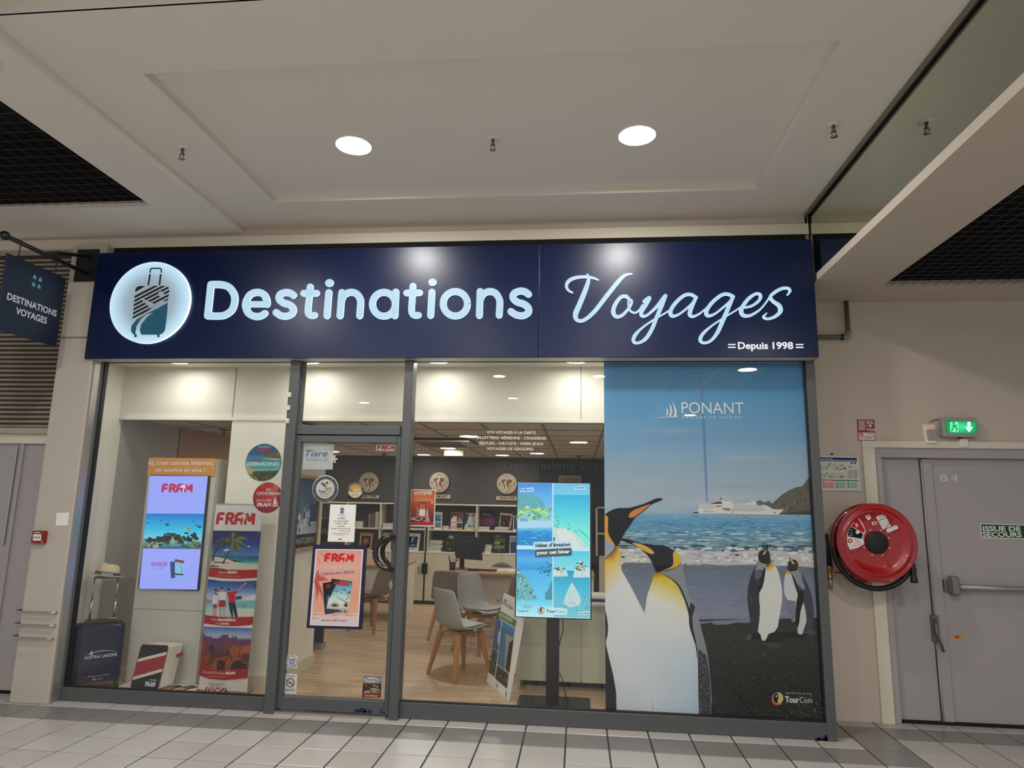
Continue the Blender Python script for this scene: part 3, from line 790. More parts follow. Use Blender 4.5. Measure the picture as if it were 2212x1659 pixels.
# ================================================================== hanging sign on its bracket
HX = -4.35
hs = thing('hanging_sign', 'square navy hanging sign on black wall bracket with chains', 'sign', (HX, -.62, 2.85))
a, b_, c_, d_ = (onX(*p, HX) for p in ((15, 545), (142, 603), (125, 752), (-12, 712)))
M_navyh = mat('navy_board', (14, 23, 42), .38, var=.08)
MB().box(HX-.012, HX, -.93, -.335, 2.855, 3.455).build('board', M_navyh, hs, bevel=.002)
hi = Ink((HX, 0, 0), (1, 0, 0), lift=.001)
Zh = Zm(0, 480, 460/2212)
for (x, y) in ((358, 570), (416, 596), (347, 645), (404, 668)):
    hj = Ink((HX, 0, 0), (1, 0, 0), lift=.001); hj.poly([(x-18, y+14), (x-16, y-8), (x+2, y-28), (x+17, y-2), (x+17, y+28)], (95, 165, 180), Zh); hj.build('emblem', ink_mat('ink_plain'), hs)
def htext(t, y0, y1, z, cap):
    v, tr, x0, x1 = text_tris(t, .022); hi.up()
    hi._add([Vector((HX, y0+(p[0]-x0)/(x1-x0)*(y1-y0), z+p[1]/CAP*cap)) for p in v], tr, [lin((206, 208, 214))]*len(v))
qa = onX(68*.208, 480+808*.208, HX); qb = onX(582*.208, 480+985*.208, HX); htext('DESTINATIONS', qa.y, qb.y, (qa.z+qb.z)/2+.006, .050)
hi.build('lettering', ink_mat('ink_plain', bright=1.08), hs); hi = Ink((HX, 0, 0), (1, 0, 0), lift=.001)
qa = onX(160*.208, 480+945*.208, HX); qb = onX(483*.208, 480+1048*.208, HX); htext('VOYAGES', qa.y, qb.y, (qa.z+qb.z)/2-.004, .050)
hi.build('lettering', ink_mat('ink_plain', bright=1.08), hs)
MB().box(-4.46, -4.255, -.125, -.111, 3.50, 3.80).build('wall_plate', M_blackm, hs, bevel=.003)
for z in (3.53, 3.77):
    for x in (-4.44, -4.275): MB().cyl((x, -.132, z), (x, -.125, z), .008, n=8).build('screw', M_blackm, hs)
MB().tube([(HX, -.12, 3.575), (HX, -.96, 3.575)], .018, 12).build('arm', M_blackm, hs)
MB().tube([(HX, -.12, 3.735), (HX, -.45, 3.64), (HX, -.58, 3.58)], .017, 12).build('brace', M_blackm, hs)
MB().lathe([(.0001, .036), (.02, .03), (.034, .012), (.034, -.012), (.02, -.03), (.0001, -.036)], (HX, -.975, 3.575), axis=(0, 1, 0), n=20).build('finial', M_blackm, hs)
for y in (-.82, -.45):
    ch = MB()
    for k in range(5):
        z = 3.56-k*.026; r1, r2 = ((.006, 0) if k % 2 else (0, .006))
        ch.tube([(HX-.006+r1*math.cos(t)*1.0, y+r2*math.cos(t), z-.012+.017*math.sin(t)) for t in [2*math.pi*i/12 for i in range(12)]], .0022, 6, closed=True)
    ch.build('chain', M_blackm, hs)
# two thin holes near the top

# ================================================================== fire exit wall
WY = WALL_R
d3 = thing('door_3', 'grey double fire exit door with push bar and cream surround', 'door', (3.2, WY, 0), kind='structure')
P = lambda x, y: onY(x, y, WY)
xt0, xt1 = P(1884, 1300).x, P(1911, 1300).x
bx('surround', xt0, xt1, WY-.03, WY+.02, 0, 2.155, M_trimc, d3, bevel=.003)
bx('surround', 3.93, 4.04, WY-.03, WY-.001, 0, 2.155, M_trimc, d3, bevel=.003)
bx('frame', 3.86, 3.93, WY-.01, WY+.08, 0, 2.075, M_metalgrey, d3, bevel=.003)
bx('surround', xt0, 4.04, WY-.03, WY+.02, 2.155, 2.212, M_trimc, d3, bevel=.003)
xf = P(1927, 1300).x
bx('frame', xt1, xf, WY-.01, WY+.08, 0, 2.075, M_metalgrey, d3, bevel=.003)
bx('frame', xt1, 3.93, WY-.01, WY+.08, 2.075, 2.155, M_metalgrey, d3, bevel=.003)
xs = P(2020, 1300).x
bx('leaf', xf, xs, WY+.045, WY+.09, .02, 2.075, M_metalgrey, d3, bevel=.003)
bx('leaf', xs, 3.86, WY+.045, WY+.09, .02, 2.075, M_metalgrey, d3, bevel=.003)
bx('cover_strip', xs+.005, xs+.085, WY+.03, WY+.046, .02, 2.07, M_metalgrey, d3, bevel=.003)
bx('seam', xs-.012, xs-.004, WY+.042, WY+.046, .02, 2.07, mat('seam_dark', (60, 58, 56), .7), d3)
bx('threshold_gap', xf, 3.86, WY+.02, WY+.09, 0, .022, M_black, d3)
MB().cyl((xs+.0, WY+.03, .02), (xs-.0, WY+.03, .55), .008, n=8).cyl((xs, WY+.03, .75), (xs-.0, WY+.03, 2.05), .008, n=8).build('bolt_rod', M_metalgrey, d3)
lb = MB().box(xs-.03, xs+.02, WY+.01, WY+.046, .62, .82); lb.tube([(xs-.01, WY+.0, .80), (xs-.015, WY-.01, .70), (xs+.03, WY-.005, .55)], .010, 8)
lb.build('lever_lock', mat('lock_grey', (112, 110, 106), .4, metal=.5), d3)
q = onY(2060, 1265, WY); pb = MB()
pb.box(q.x-.03, q.x+.03, WY-.05, WY+.04, q.z-.075, q.z+.075)
pb.build('bar_bracket', mat('lock_grey2', (122, 120, 116), .4, metal=.4), d3, bevel=.02, seg=3)
bx('bar_plate', q.x-.06, q.x-.03, WY+.02, WY+.046, q.z-.05, q.z+.04, M_steel, d3)
MB().tube([(q.x+.03, WY-.02, q.z-.01), (3.80, WY-.02, q.z-.01)], .022, 14).build('push_bar', mat('bar_metal', (150, 148, 142), .4, metal=.5), d3)
ik = Ink((0, WY+.045, 0), FRONT)
Z8 = Zm(1740, 860, 472/1780)
ik.text('IS 4', (1100, 674), (1240, 676), 52, (206, 202, 200), Z8, bold=.012)
ik.build('lettering', ink_mat('ink_plain'), d3)
t = thing('exit_sticker', 'dark green sticker reading ISSUE DE SECOURS on the grey door', 'sticker', tuple(onY(2165, 1160, WY+.044)))
ik = Ink((0, WY+.0445, 0), FRONT, lift=.0003)
ik.poly([(1420, 1020), (1800, 1030), (1808, 1150), (1432, 1140)], (206, 204, 196), Z8); ik.poly([(1430, 1028), (1796, 1038), (1803, 1142), (1440, 1132)], (30, 74, 50), Z8)
ik.text('ISSUE DE', (1446, 1082), (1755, 1084), 38, (210, 214, 208), Z8, bold=.03); ik.text('SECOURS', (1446, 1128), (1762, 1132), 38, (210, 214, 208), Z8, bold=.03)
ik.build('print', ink_mat('ink_plain'), t)
t = thing('orange_sticker', 'tiny orange sticker low on the grey fire door', 'sticker', tuple(onY(2067, 1376, WY+.044)))
ik = Ink((0, WY+.0445, 0), FRONT, lift=.0003); ik.poly([(2058, 1371), (2077, 1372), (2077, 1381), (2058, 1380)], (206, 132, 50)); ik.poly([(2064, 1373), (2071, 1373.5), (2071, 1379), (2064, 1378.5)], (150, 80, 30))
ik.build('print', ink_mat('ink_plain'), t)
# pipe
pp = thing('grey_pipe', 'grey water pipe with elbow on the wall beside the shop sign', 'pipe', (2.3, WY-.05, 3.0))
e1 = onY(1833, 728, WY-.05)
pts = [(1.853, WY-.05, e1.z), (e1.x-.03, WY-.05, e1.z), (e1.x-.008, WY-.05, e1.z+.008), (e1.x, WY-.05, e1.z+.03), (e1.x, WY-.05, RZ)]
M_pipe = mat('pipe_grey', (98, 96, 92), .45, metal=.4)
MB().tube(pts, .019, 12).build('pipe', M_pipe, pp)
MB().tube([(e1.x-.05, WY-.05, e1.z), (e1.x-.03, WY-.05, e1.z), (e1.x-.006, WY-.05, e1.z+.006), (e1.x, WY-.05, e1.z+.03), (e1.x, WY-.05, e1.z+.05)], .026, 12).build('elbow', mat('elbow_grey', (140, 138, 134), .4, metal=.5), pp)
MB().cyl((e1.x-.062, WY-.05, e1.z), (e1.x-.048, WY-.05, e1.z), .028, n=14).build('coupling', M_blackm, pp)
# RIA sign
def flat_sign(name, label, cat, quad, Y, colr, thick=.004, T=None):
    pts = [onY(*(T(*p) if T else p), Y) for p in quad]
    c = sum(pts, Vector())/4
    t = thing(name, label, cat, (c.x, c.y, min(p.z for p in pts)))
    MB().prism(pts, (0, thick, 0)).build('plate', colr, t)
    return t
M_paper = mat('paper_white', (222, 220, 214), .6, var=.02)
t = flat_sign('hose_sign', 'red RIA hose reel sign on the wall above the reel', 'sign', [(420, 173), (560, 176), (570, 349), (430, 346)], WY-.005, mat('sign_red', (140, 34, 30), .45), T=Z8)
ik = Ink((0, WY-.005, 0), FRONT)
wh = (214, 208, 202)
for k in range(6): ik.line([(434+k*9, 182), (438+k*9, 262)], 4.5, wh, Z8, same=k > 0)
ik.text('RIA', (498, 212), (556, 213), 30, wh, Z8, bold=.02); ik.text('N', (500, 268), (522, 268), 26, wh, Z8, bold=.02)
ik.poly([(528, 248), (562, 249), (563, 270), (529, 269)], wh, Z8); ik.text('42', (533, 267), (558, 267), 15, (30, 30, 30), Z8, bold=.02)
ik.ell((527, 226), (13, 12), wh, Z8); ik.ell((527, 226), (8, 7), (140, 34, 30), Z8); ik.line([(486, 226), (540, 227)], 4, wh, Z8); ik.line([(527, 214), (527, 240)], 4, wh, Z8)
ik.poly([(432, 280), (560, 282), (566, 342), (436, 340)], wh, Z8)
ik.ell((455, 296), (15, 15), (160, 40, 36), Z8); ik.ell((455, 296), (8, 8), wh, Z8)
for l in ([(470, 308), (500, 316), (545, 318)], [(505, 292), (535, 290)], [(445, 325), (470, 322)], [(490, 330), (530, 326)], [(540, 300), (556, 312)]): ik.line(l, 4, (130, 40, 38), Z8, same=True)
ik.build('print', ink_mat('ink_plain'), t)
# PIR detector
q0 = onY(2010, 936, WY-.04); pr = thing('motion_detector', 'white wall motion detector with grey lens above the fire door', 'detector', (q0.x, WY, q0.z-.09))
w = .050
MB().hexa([(q0.x-w, WY-.03, q0.z+.08), (q0.x+w, WY-.03, q0.z+.08), (q0.x+w, WY, q0.z+.08), (q0.x-w, WY, q0.z+.08)],
          [(q0.x-w*.85, WY-.05, q0.z-.085), (q0.x+w*.85, WY-.05, q0.z-.085), (q0.x+w*.85, WY, q0.z-.085), (q0.x-w*.85, WY, q0.z-.085)]).build('body', mat('plastic_cream', (222, 214, 196), .4), pr, bevel=.008)
MB().box(q0.x-.030, q0.x+.036, WY-.056, WY-.035, q0.z-.06, q0.z+.03).build('lens', mat('lens_grey', (150, 148, 144), .25), pr, bevel=.006)
MB().box(q0.x-.022, q0.x-.004, WY-.045, WY-.03, q0.z+.044, q0.z+.052).build('led', emit('led_red', (255, 80, 60), 1.2), pr)
MB().tube([tuple(onY(2008, 912, WY-.006)), tuple(onY(2020, 907, WY-.006)), tuple(onY(2029, 905.5, WY-.006))], .003, 6).build('cable', M_blackm, pr)
# emergency exit lamp
qa, qb = onY(1112, 0, WY), None
a = onY(*Z8(1112, 160), WY-.07); b = onY(*Z8(1410, 318), WY-.07)
el = thing('exit_lamp', 'lit green emergency exit lamp box above the grey double door', 'exit lamp', ((a.x+b.x)/2, WY, b.z))
bx('housing', a.x, b.x, WY-.07, WY, b.z, a.z, mat('housing_grey', (150, 152, 146), .4), el, bevel=.008)
ik = Ink((0, WY-.0705, 0), FRONT)
ik.poly([(1142, 180), (1396, 190), (1392, 288), (1146, 284)], (10, 120, 62), Z8)
gw = (190, 255, 225)
ik.mesh([(1150, 190), (1270, 235), (1392, 195), (1392, 282), (1270, 250), (1150, 280), (1270, 190), (1270, 284)], [(0, 1, 5), (1, 2, 3), (0, 6, 1), (6, 2, 1), (5, 1, 7), (7, 1, 3)], [(10, 130, 66), (60, 215, 140), (12, 140, 74), (10, 130, 66), (60, 215, 140), (10, 130, 66), (20, 160, 90), (20, 160, 90)], Z8)
ik.poly([(1318, 192), (1345, 193), (1346, 235), (1366, 236), (1332, 280), (1298, 234), (1318, 234)], gw, Z8)
ik.poly([(1178, 195), (1245, 195), (1245, 278), (1180, 276)], (110, 235, 175), Z8); ik.line([(1200, 200), (1216, 225), (1198, 250), (1190, 272)], 12, (20, 140, 80), Z8); ik.line([(1216, 225), (1235, 250), (1225, 272)], 12, (20, 140, 80), Z8, same=True); ik.line([(1190, 228), (1235, 222)], 10, (20, 140, 80), Z8, same=True); ik.ell((1206, 203), (9, 8), (20, 140, 80), Z8)
ik.build('lit_panel', ink_mat('ink_exit', emission=1.25, grain=.05), el)
q = onY(*Z8(1282, 368), WY-.02); bx('junction_box', q.x-.032, q.x+.032, WY-.04, WY, q.z-.034, q.z+.034, mat('plastic_cream', (222, 214, 196), .4), el, bevel=.004)
MB().cyl((q.x-.02, WY-.02, q.z+.03), (q.x-.02, WY-.02, b.z+.01), .008, n=8).build('cable_stub', M_blackm, el)
# safety plan
pl = [(100, 463), (440, 470), (458, 760), (118, 757)]
t = flat_sign('safety_plan', 'framed safety plan poster between shop window and fire door', 'poster', pl, WY-.012, M_alu, thick=.010, T=Z8)
ik = Ink((0, WY-.012, 0), FRONT)
ik.poly([(100, 472), (432, 480), (448, 750), (112, 748)], (206, 206, 202), Z8)
ik.poly([(100, 480), (418, 487), (420, 506), (100, 502)], (38, 46, 110), Z8); ik.text('Mesures de Sécurité', (72, 498), (222, 500), 12, (200, 204, 220), Z8, bold=.015); ik.poly([(100, 506), (420, 510), (421, 518), (100, 514)], (50, 110, 80), Z8)
ik.poly([(110, 522), (424, 528), (432, 664), (112, 660)], (196, 202, 190), Z8)
ik.up()
random.seed(3)
for k in range(90):
    x = 112+random.random()*215; y = 540+random.random()*105
    if 585 < y < 605: continue
    ik.poly([(x, y), (x+7, y), (x+7, y+12), (x, y+12)], random.choice([(150, 152, 150), (120, 124, 124), (168, 160, 150), (186, 130, 110), (140, 146, 150)]), Z8, same=True)
ik.line([(118, 594), (320, 600)], 14, (206, 216, 176), Z8)
for (x, y, c2) in ((195, 535, (200, 120, 60)), (316, 572, (60, 80, 140)), (292, 640, (170, 50, 50)), (360, 560, (200, 120, 70)), (403, 528, (40, 40, 50)), (376, 530, (60, 70, 140))): ik.poly([(x-9, y-6), (x+9, y-6), (x+9, y+6), (x-9, y+6)], c2, Z8)
for k in range(10): ik.line([(345, 588+k*7), (382, 589+k*7)], 3, (120, 120, 124), Z8, same=k > 0); ik.line([(388, 588+k*7), (424, 589+k*7)], 3, (120, 120, 124), Z8, same=True)
ik.poly([(110, 664), (436, 670), (437, 678), (110, 672)], (60, 110, 90), Z8)
ik.poly([(140, 668), (238, 671), (243, 735), (142, 732)], (226, 170, 170), Z8); ik.poly([(246, 682), (330, 684), (334, 734), (248, 733)], (176, 206, 184), Z8); ik.poly([(338, 684), (430, 688), (436, 738), (340, 735)], (176, 206, 184), Z8)
for (x, w2, c2) in ((148, 80, (190, 60, 70)), (255, 68, (60, 120, 90)), (346, 74, (60, 120, 90))):
    for k in range(3):
        ik.poly([(x-4, 690+k*15), (x+8, 690+k*15), (x+8, 700+k*15), (x-4, 700+k*15)], c2, Z8, same=k > 0); ik.line([(x+14, 694+k*15), (x+w2, 696+k*15)], 4, c2, Z8, same=True)
ik.build('print', ink_mat('ink_plain'), t)
MB().cyl(tuple(onY(1797, 981, WY-.015)), tuple(onY(1797, 981, WY)), .009, n=10).build('screw', M_blackm, t)
# fire hose reel
HY = WY-.30
c = onY(1893, 1172, HY); R1 = (onY(1981, 1176, HY)-onY(1806, 1168, HY)).length/2
hr = thing('hose_reel', 'red wall mounted fire hose reel with black hub', 'hose reel', (c.x, WY, c.z-R1))
M_red = mat('reel_red', (150, 16, 20), .3, var=.06, scale=5, coat=.4)
def drum(y, flip=1):
    s = -1*flip
    return MB().lathe([(.02, 0), (R1*.55, 0), (R1*.73, .0), (R1*.78, .018), (R1*.83, .020), (R1*.86, .008), (R1*.93, .004), (R1*.97, .016), (R1, .012), (R1*1.0, -.004), (R1*.97, -.01)], (c.x, y, c.z), axis=(0, s, 0), n=64)
front = drum(HY).build('disc', M_red, hr)
drum(HY+.11, -1).build('disc', M_red, hr)
_a, _b = onY(1842, 1259, WY-.04), onY(1870, 1200, WY-.04)
bx('mounting_plate', _a.x, _b.x, WY-.05, WY, _a.z, c.z+.15, M_red, hr, bevel=.004)
MB().cyl((c.x, HY+.1, c.z), (c.x, HY+.16, c.z), .04, n=16).build('axle', M_red, hr)
bx('swing_arm', (_a.x+_b.x)/2-.03, c.x+.03, HY+.145, HY+.175, c.z-.03, c.z+.03, M_red, hr)
bx('swing_arm', (_a.x+_b.x)/2-.03, (_a.x+_b.x)/2+.03, HY+.145, WY-.049, c.z-.03, c.z+.03, M_red, hr)
hb = MB().lathe([(.0001, .022), (R1*.25, .020), (R1*.285, .012), (R1*.285, 0)], (c.x, HY, c.z), axis=(0, -1, 0), n=40)
hb.build('hub', mat('rubber_black', (16, 16, 17), .7, bump=.3, bscale=120), hr)
for k in range(8):
    a = math.pi/8+k*math.pi/4
    MB().cyl((c.x+R1*.34*math.cos(a), HY-.004, c.z+R1*.34*math.sin(a)), (c.x+R1*.34*math.cos(a), HY, c.z+R1*.34*math.sin(a)), .006, n=8).build('rivet', M_chrome, hr)
for a in (55, 205, 296, 30):
    a = math.radians(a); u = Vector((math.cos(a), 0, math.sin(a)))
    MB().tube([Vector((c.x, HY-.001, c.z))+u*R1*.36, Vector((c.x, HY-.001, c.z))+u*R1*.72], .0035, 6).build('rib', M_red, hr)
hz = MB()
M_hose = mat('hose_black', (14, 14, 15), .5, bump=.2, bscale=90)
for k, (rr, yy) in enumerate(((.90, .03), (.92, .055), (.90, .08), (.82, .04), (.82, .07))):
    hz.tube([(c.x+R1*rr*math.cos(2*math.pi*i/48), HY+yy, c.z+R1*rr*math.sin(2*math.pi*i/48)) for i in range(48)], .016, 8, closed=True)
loop = [(c.x+R1*1.02*math.cos(math.radians(a)), HY+.055, c.z-.035+R1*1.06*math.sin(math.radians(a))) for a in range(185, 330, 6)]
nz_top = onY(*Z8(872, 1335), HY+.02)
loop += [(nz_top.x-.03, HY+.05, nz_top.z-.02)]
hz.tube(loop, .020, 10)
hz.build('hose', M_hose, hr)
nb = onY(*Z8(865, 1470), HY+.02)
nzb = MB().lathe([(.012, .05), (.014, .0), (.020, -.01), (.023, -.05), (.021, -.09), (.026, -.125), (.026, -.145), (.0001, -.147)], (nz_top.x, HY+.02, nz_top.z-.01), n=18)
nzb.build('nozzle', M_hose, hr)
MB().tube([(nz_top.x-.03, HY+.02, nz_top.z+.04), (nz_top.x+.03, HY+.02, nz_top.z+.03)], .005, 6).build('nozzle_clip', M_blackm, hr)
ik = Ink((0, HY-.001, 0), FRONT, lift=.0012)
lw = (212, 206, 200)
ik.poly([(428, 968), (490, 1080), (462, 1130), (478, 1188), (360, 1235), (338, 1140), (345, 1060), (385, 1000)], lw, Z8, n=2)
ik.poly([(428, 975), (484, 1078), (470, 1098), (372, 1042), (395, 1005)], (165, 28, 30), Z8)
ik.poly([(370, 1046), (468, 1104), (455, 1146), (345, 1126), (350, 1080)], (20, 20, 22), Z8)
ik.ell((424, 1092), (17, 15), lw, Z8); ik.ell((363, 1162), (20, 18), (170, 40, 40), Z8); ik.ell((363, 1162), (10, 9), lw, Z8)
for l in ([(385, 1030), (398, 1000)], [(360, 1078), (385, 1072)], [(358, 1098), (385, 1096)], [(356, 1118), (388, 1116)], [(395, 1150), (425, 1158)], [(400, 1180), (440, 1168)], [(380, 1205), (410, 1200)], [(420, 1195), (445, 1188)]): ik.line(l, 5, (190, 120, 110) if l[0][1] > 1140 else (160, 160, 160), Z8, same=True)
ik.poly([(402, 1022), (424, 1018), (430, 1052), (408, 1050)], (220, 150, 140), Z8)
ik.poly([(485, 960), (518, 946), (534, 975), (522, 990), (504, 992)], lw, Z8); ik.ell((510, 963), (9, 9), (40, 40, 40), Z8); ik.ell((510, 963), (4, 4), lw, Z8)
ik.poly([(538, 1012), (575, 1002), (583, 1026), (546, 1036)], lw, Z8); ik.text('42', (550, 1030), (576, 1023), 18, (20, 20, 20), Z8, bold=.03)
ik.poly([(572, 966), (640, 943), (696, 1045), (628, 1070)], lw, Z8); ik.line([(592, 974), (642, 958)], 5, (60, 70, 90), Z8)
ik.line([(596, 998), (655, 975)], 6, (50, 50, 60), Z8)
for k in range(3): ik.line([(606+k*24, 1010-k*8), (632+k*24, 1058-k*8)], 1.5, (90, 90, 100), Z8, same=k > 0)
for k in range(4): ik.line([(602+k*8, 1010+k*12), (660+k*8, 990+k*12)], 1.5, (140, 140, 150), Z8, same=True)
ik.poly([(652, 1070), (740, 1032), (756, 1062), (668, 1098)], lw, Z8); ik.line([(700, 1062), (738, 1046)], 4, (160, 160, 165), Z8)
ik.build('label_print', ink_mat('ink_plain'), front)
# water valve behind the reel, by the window frame
vv = thing('water_valve', 'brass water valve with black hose behind the shop window frame', 'valve', tuple(onY(1790, 1265, WY-.12)))
Vx = onY(*Z8(195, 1400), WY-.12).x
zt, zm, zb = onY(*Z8(180, 1110), WY-.12).z, onY(*Z8(190, 1365), WY-.12).z, onY(*Z8(195, 1545), WY-.12).z
MB().tube([(Vx-.02, WY-.12, zt), (Vx, WY-.12, zm)], .026, 10).build('hose', M_hose, vv)
MB().lathe([(.024, 0), (.024, .03), (.018, .035), (.018, .06), (.026, .065), (.026, .1), (.02, .105)], (Vx, WY-.12, zm-.10), n=16).build('valve_body', mat('brass', (150, 116, 60), .35, metal=.8), vv)
MB().tube([(Vx, WY-.12, zm-.05), (Vx+.03, WY-.14, zm-.05)], .006, 8).build('stem', MATS['brass'], vv)
MB().box(Vx+.03, Vx+.085, WY-.147, WY-.135, zm-.057, zm-.043).build('lever', mat('lever_red', (150, 30, 30), .4), vv, bevel=.003)
MB().tube([(Vx, WY-.12, zm-.10), (Vx, WY-.12, zb+.03), (Vx+.005, WY-.10, zb), (Vx+.0, WY-.0, zb)], .02, 10).build('pipe', mat('pipe_galv', (150, 150, 148), .35, metal=.7), vv)
# left of the window: white cover plate and red call point on the pillar
PY = -.113
t = flat_sign('cover_plate', 'blank white square cover plate on the pillar', 'cover plate', [(122, 1108), (149, 1107), (146, 1135), (120, 1136)], PY, M_paper, thick=.003)
q = onY(85, 1160, PY-.02); cpn = thing('fire_alarm', 'small red fire alarm call point on the pillar', 'call point', (q.x, PY, q.z-.05))
bx('housing', q.x-.055, q.x+.055, PY-.04, PY, q.z-.05, q.z+.05, mat('alarm_red', (120, 16, 18), .4), cpn, bevel=.006)
ik = Ink((0, PY-.04, 0), FRONT, lift=.001)
ik.poly([(71.5, 1154), (89, 1154), (89, 1168), (71, 1168)], (214, 206, 200)); ik.line([(74, 1150.5), (87, 1150.5)], 2, (220, 200, 196))
for x in (75, 80, 85): ik.ell((x, 1161), (1.6, 1.6), (40, 40, 44), same=x > 75)
ik.poly([(90, 1170), (93, 1170), (93, 1173), (90, 1173)], (226, 140, 110))
ik.build('print', ink_mat('ink_plain'), cpn)

# ================================================================== inside the agency: furniture
M_grey = mat('chair_shell_grey', (150, 150, 146), .45, var=.03)
M_pad = mat('chair_pad_grey', (158, 158, 152), .6, var=.04, bump=.05, bscale=200)
M_greyd = mat('chair_shell_taupe', (128, 116, 104), .5, var=.04)
M_leg = mat('beech_leg', (168, 118, 70), .5, var=.12, scale=14)
def make_chair(shell, pad):
    t = thing('shell_chair', 'x', 'chair')
    prof = [(.235, .425), (.215, .448), (.15, .447), (.06, .432), (-.03, .424), (-.11, .432), (-.165, .466), (-.195, .53), (-.22, .62), (-.243, .71), (-.262, .79), (-.272, .83)]
    hw = [.185, .212, .232, .24, .24, .235, .228, .218, .206, .195, .180, .158]
    NV = 9; b = MB(); vs = []
    for i, ((x, z), w) in enumerate(zip(prof, hw)):
        s = max(0, min(1, (i-4.5)/3.0))
        for j in range(NV):
            v = -1+2*j/(NV-1); e = abs(v)**2.2
            zz = z+(1-s)*.040*e*(1 if i > 1 else .3)-(s*.03*max(0, abs(v)-.4) if i >= 10 else 0)+(.012*(1-abs(v)) if i == 11 else 0)*-1
            vs.append((x+s*.055*e, v*w, zz))
    fs = [(i*NV+j, i*NV+j+1, (i+1)*NV+j+1, (i+1)*NV+j) for i in range(len(prof)-1) for j in range(NV-1)]
    b.add(vs, fs, True)
    o = b.build('shell', shell, t, local=True)
    md = o.modifiers.new('thickness', 'SOLIDIFY'); md.thickness = .014; md.offset = 0
    md = o.modifiers.new('smooth', 'SUBSURF'); md.levels = 1; md.render_levels = 1
    p = MB(); vs = []
    for i, (x, z, w) in enumerate(((.195, .452, .16), (.14, .462, .18), (.05, .452, .188), (-.04, .444, .188), (-.11, .450, .18), (-.145, .468, .16))):
        for j in range(5):
            v = -1+2*j/4; vs.append((x, v*w, z+.018*abs(v)**2-(0 if abs(v) < .9 else .004)))
    p.add(vs, [(i*5+j, i*5+j+1, (i+1)*5+j+1, (i+1)*5+j) for i in range(5) for j in range(4)], True)
    o = p.build('seat_pad', pad, t, local=True)
    md = o.modifiers.new('thickness', 'SOLIDIFY'); md.thickness = .018; md.offset = 1
    md = o.modifiers.new('smooth', 'SUBSURF'); md.levels = 1; md.render_levels = 1
    for sx_ in (-1, 1):
        for sy_ in (-1, 1):
            tx, ty, bx_, by_ = sx_*.135, sy_*.135, sx_*.215, sy_*.215
            q = MB(); r0, r1 = .026, .014
            q.hexa([(bx_-r1, by_-r1, 0), (bx_+r1, by_-r1, 0), (bx_+r1, by_+r1, 0), (bx_-r1, by_+r1, 0)], [(tx-r0, ty-r0, .405), (tx+r0, ty-r0, .405), (tx+r0, ty+r0, .405), (tx-r0, ty+r0, .405)])
            q.build('leg', M_leg, t, local=True, bevel=.005)
    q = MB(); q.box(-.15, .15, -.022, .022, .355, .395); q.box(-.022, .022, -.15, .15, .355, .395)
    M45 = Matrix.Rotation(math.radians(45), 4, 'Z'); q.v = [M45 @ v for v in q.v]; q.box(-.09, .09, -.09, .09, .392, .412)
    q.build('cross_brace', M_leg, t, local=True)
    return t
chair_a = make_chair(M_grey, M_pad); chair_b = make_chair(M_greyd, M_greyd)
def place(o, x, y, a, label):
    o.location = (x, y, .006 if 'jute rug and' not in label and 'jute' in label else .004); o.rotation_euler = (0, 0, math.radians(a)); o['label'] = label; o['group'] = 'visitor chairs with wooden legs'
place(chair_a, -1.14, 1.34, 47, 'grey shell chair with wooden legs standing half on the jute rug')
place(copy_tree(chair_a), -1.10, 2.42, -38, 'grey shell chair turned to the window, between jute rug and desk')
place(chair_b, -1.55, 3.05, 82, 'taupe shell chair pulled up to the desk with the black monitor')
place(copy_tree(chair_b), -.72, 3.0, 118, 'taupe shell chair half hidden by the portrait screen on its stand')
place(copy_tree(chair_b), -2.62, 3.35, 155, 'taupe shell chair behind the pink brochure poster on the door')
# rug
rg = thing('jute_rug', 'round woven jute rug on the wood floor under a chair', 'rug', (-1.02, 1.42, .004))
b = MB(); pr = []
for k in range(18): pr += [(.01+k*.022, .001), (.021+k*.022, .005)]
b.lathe([(.0001, .004)]+pr+[(.42, .0)], (-1.02, 1.42, .004), n=48)
b.build('weave', mat('jute', (150, 116, 74), .9, var=.2, scale=30, bump=.5, bscale=160), rg)
# desks
M_dtop = mat('desk_top_oak', (186, 150, 112), .45, var=.08, scale=6)
def desk(name, x0, x1, y0, y1, label, modesty=None):
    t = thing(name, label, 'desk', ((x0+x1)/2, (y0+y1)/2, .004))
    bx('desk_top', x0, x1, y0, y1, .725, .752, M_dtop, t, bevel=.003)
    bx('side_panel', x0+.01, x0+.04, y0+.02, y1-.02, .004, .725, M_white, t)
    bx('side_panel', x1-.04, x1-.01, y0+.02, y1-.02, .004, .725, M_white, t)
    bx('front_panel', x0+.04, x1-.04, (modesty if modesty is not None else y0+.25), (modesty if modesty is not None else y0+.25)+.02, .28, .725, M_white, t)
    return t
desk('desk', -1.76, .2, 3.4, 4.15, 'white desk with wooden top carrying the black monitor')
desk('desk', -3.75, -2.45, 3.95, 4.85, 'white desk with wooden top behind the glass door handle', modesty=4.0)
t = thing('desk', 'pale front desk panel right behind the portrait screen', 'desk', (.4, 1.2, .004))
for x0, x1 in ((-.55, .02), (.025, .60), (.605, 1.7)): bx('front_panel', x0, x1, .98, 1.0, .075, .735, mat('panel_greenish', (206, 204, 182), .5), t, bevel=.002)
bx('desk_top', -.57, 1.72, .96, 1.75, .735, .762, M_white, t, bevel=.003)
bx('plinth', -.5, 1.7, 1.0, 1.05, .03, .08, M_blackm, t); bx('side_panel', -.55, -.525, 1.0, 1.73, .004, .735, M_white, t)
for x in (-.45, .6): MB().cyl((x, 1.03, .004), (x, 1.03, .05), .02, n=12).build('foot', M_lamp_ring, t)
bx('side_panel', 1.68, 1.70, 1.0, 1.73, .004, .735, M_white, t)
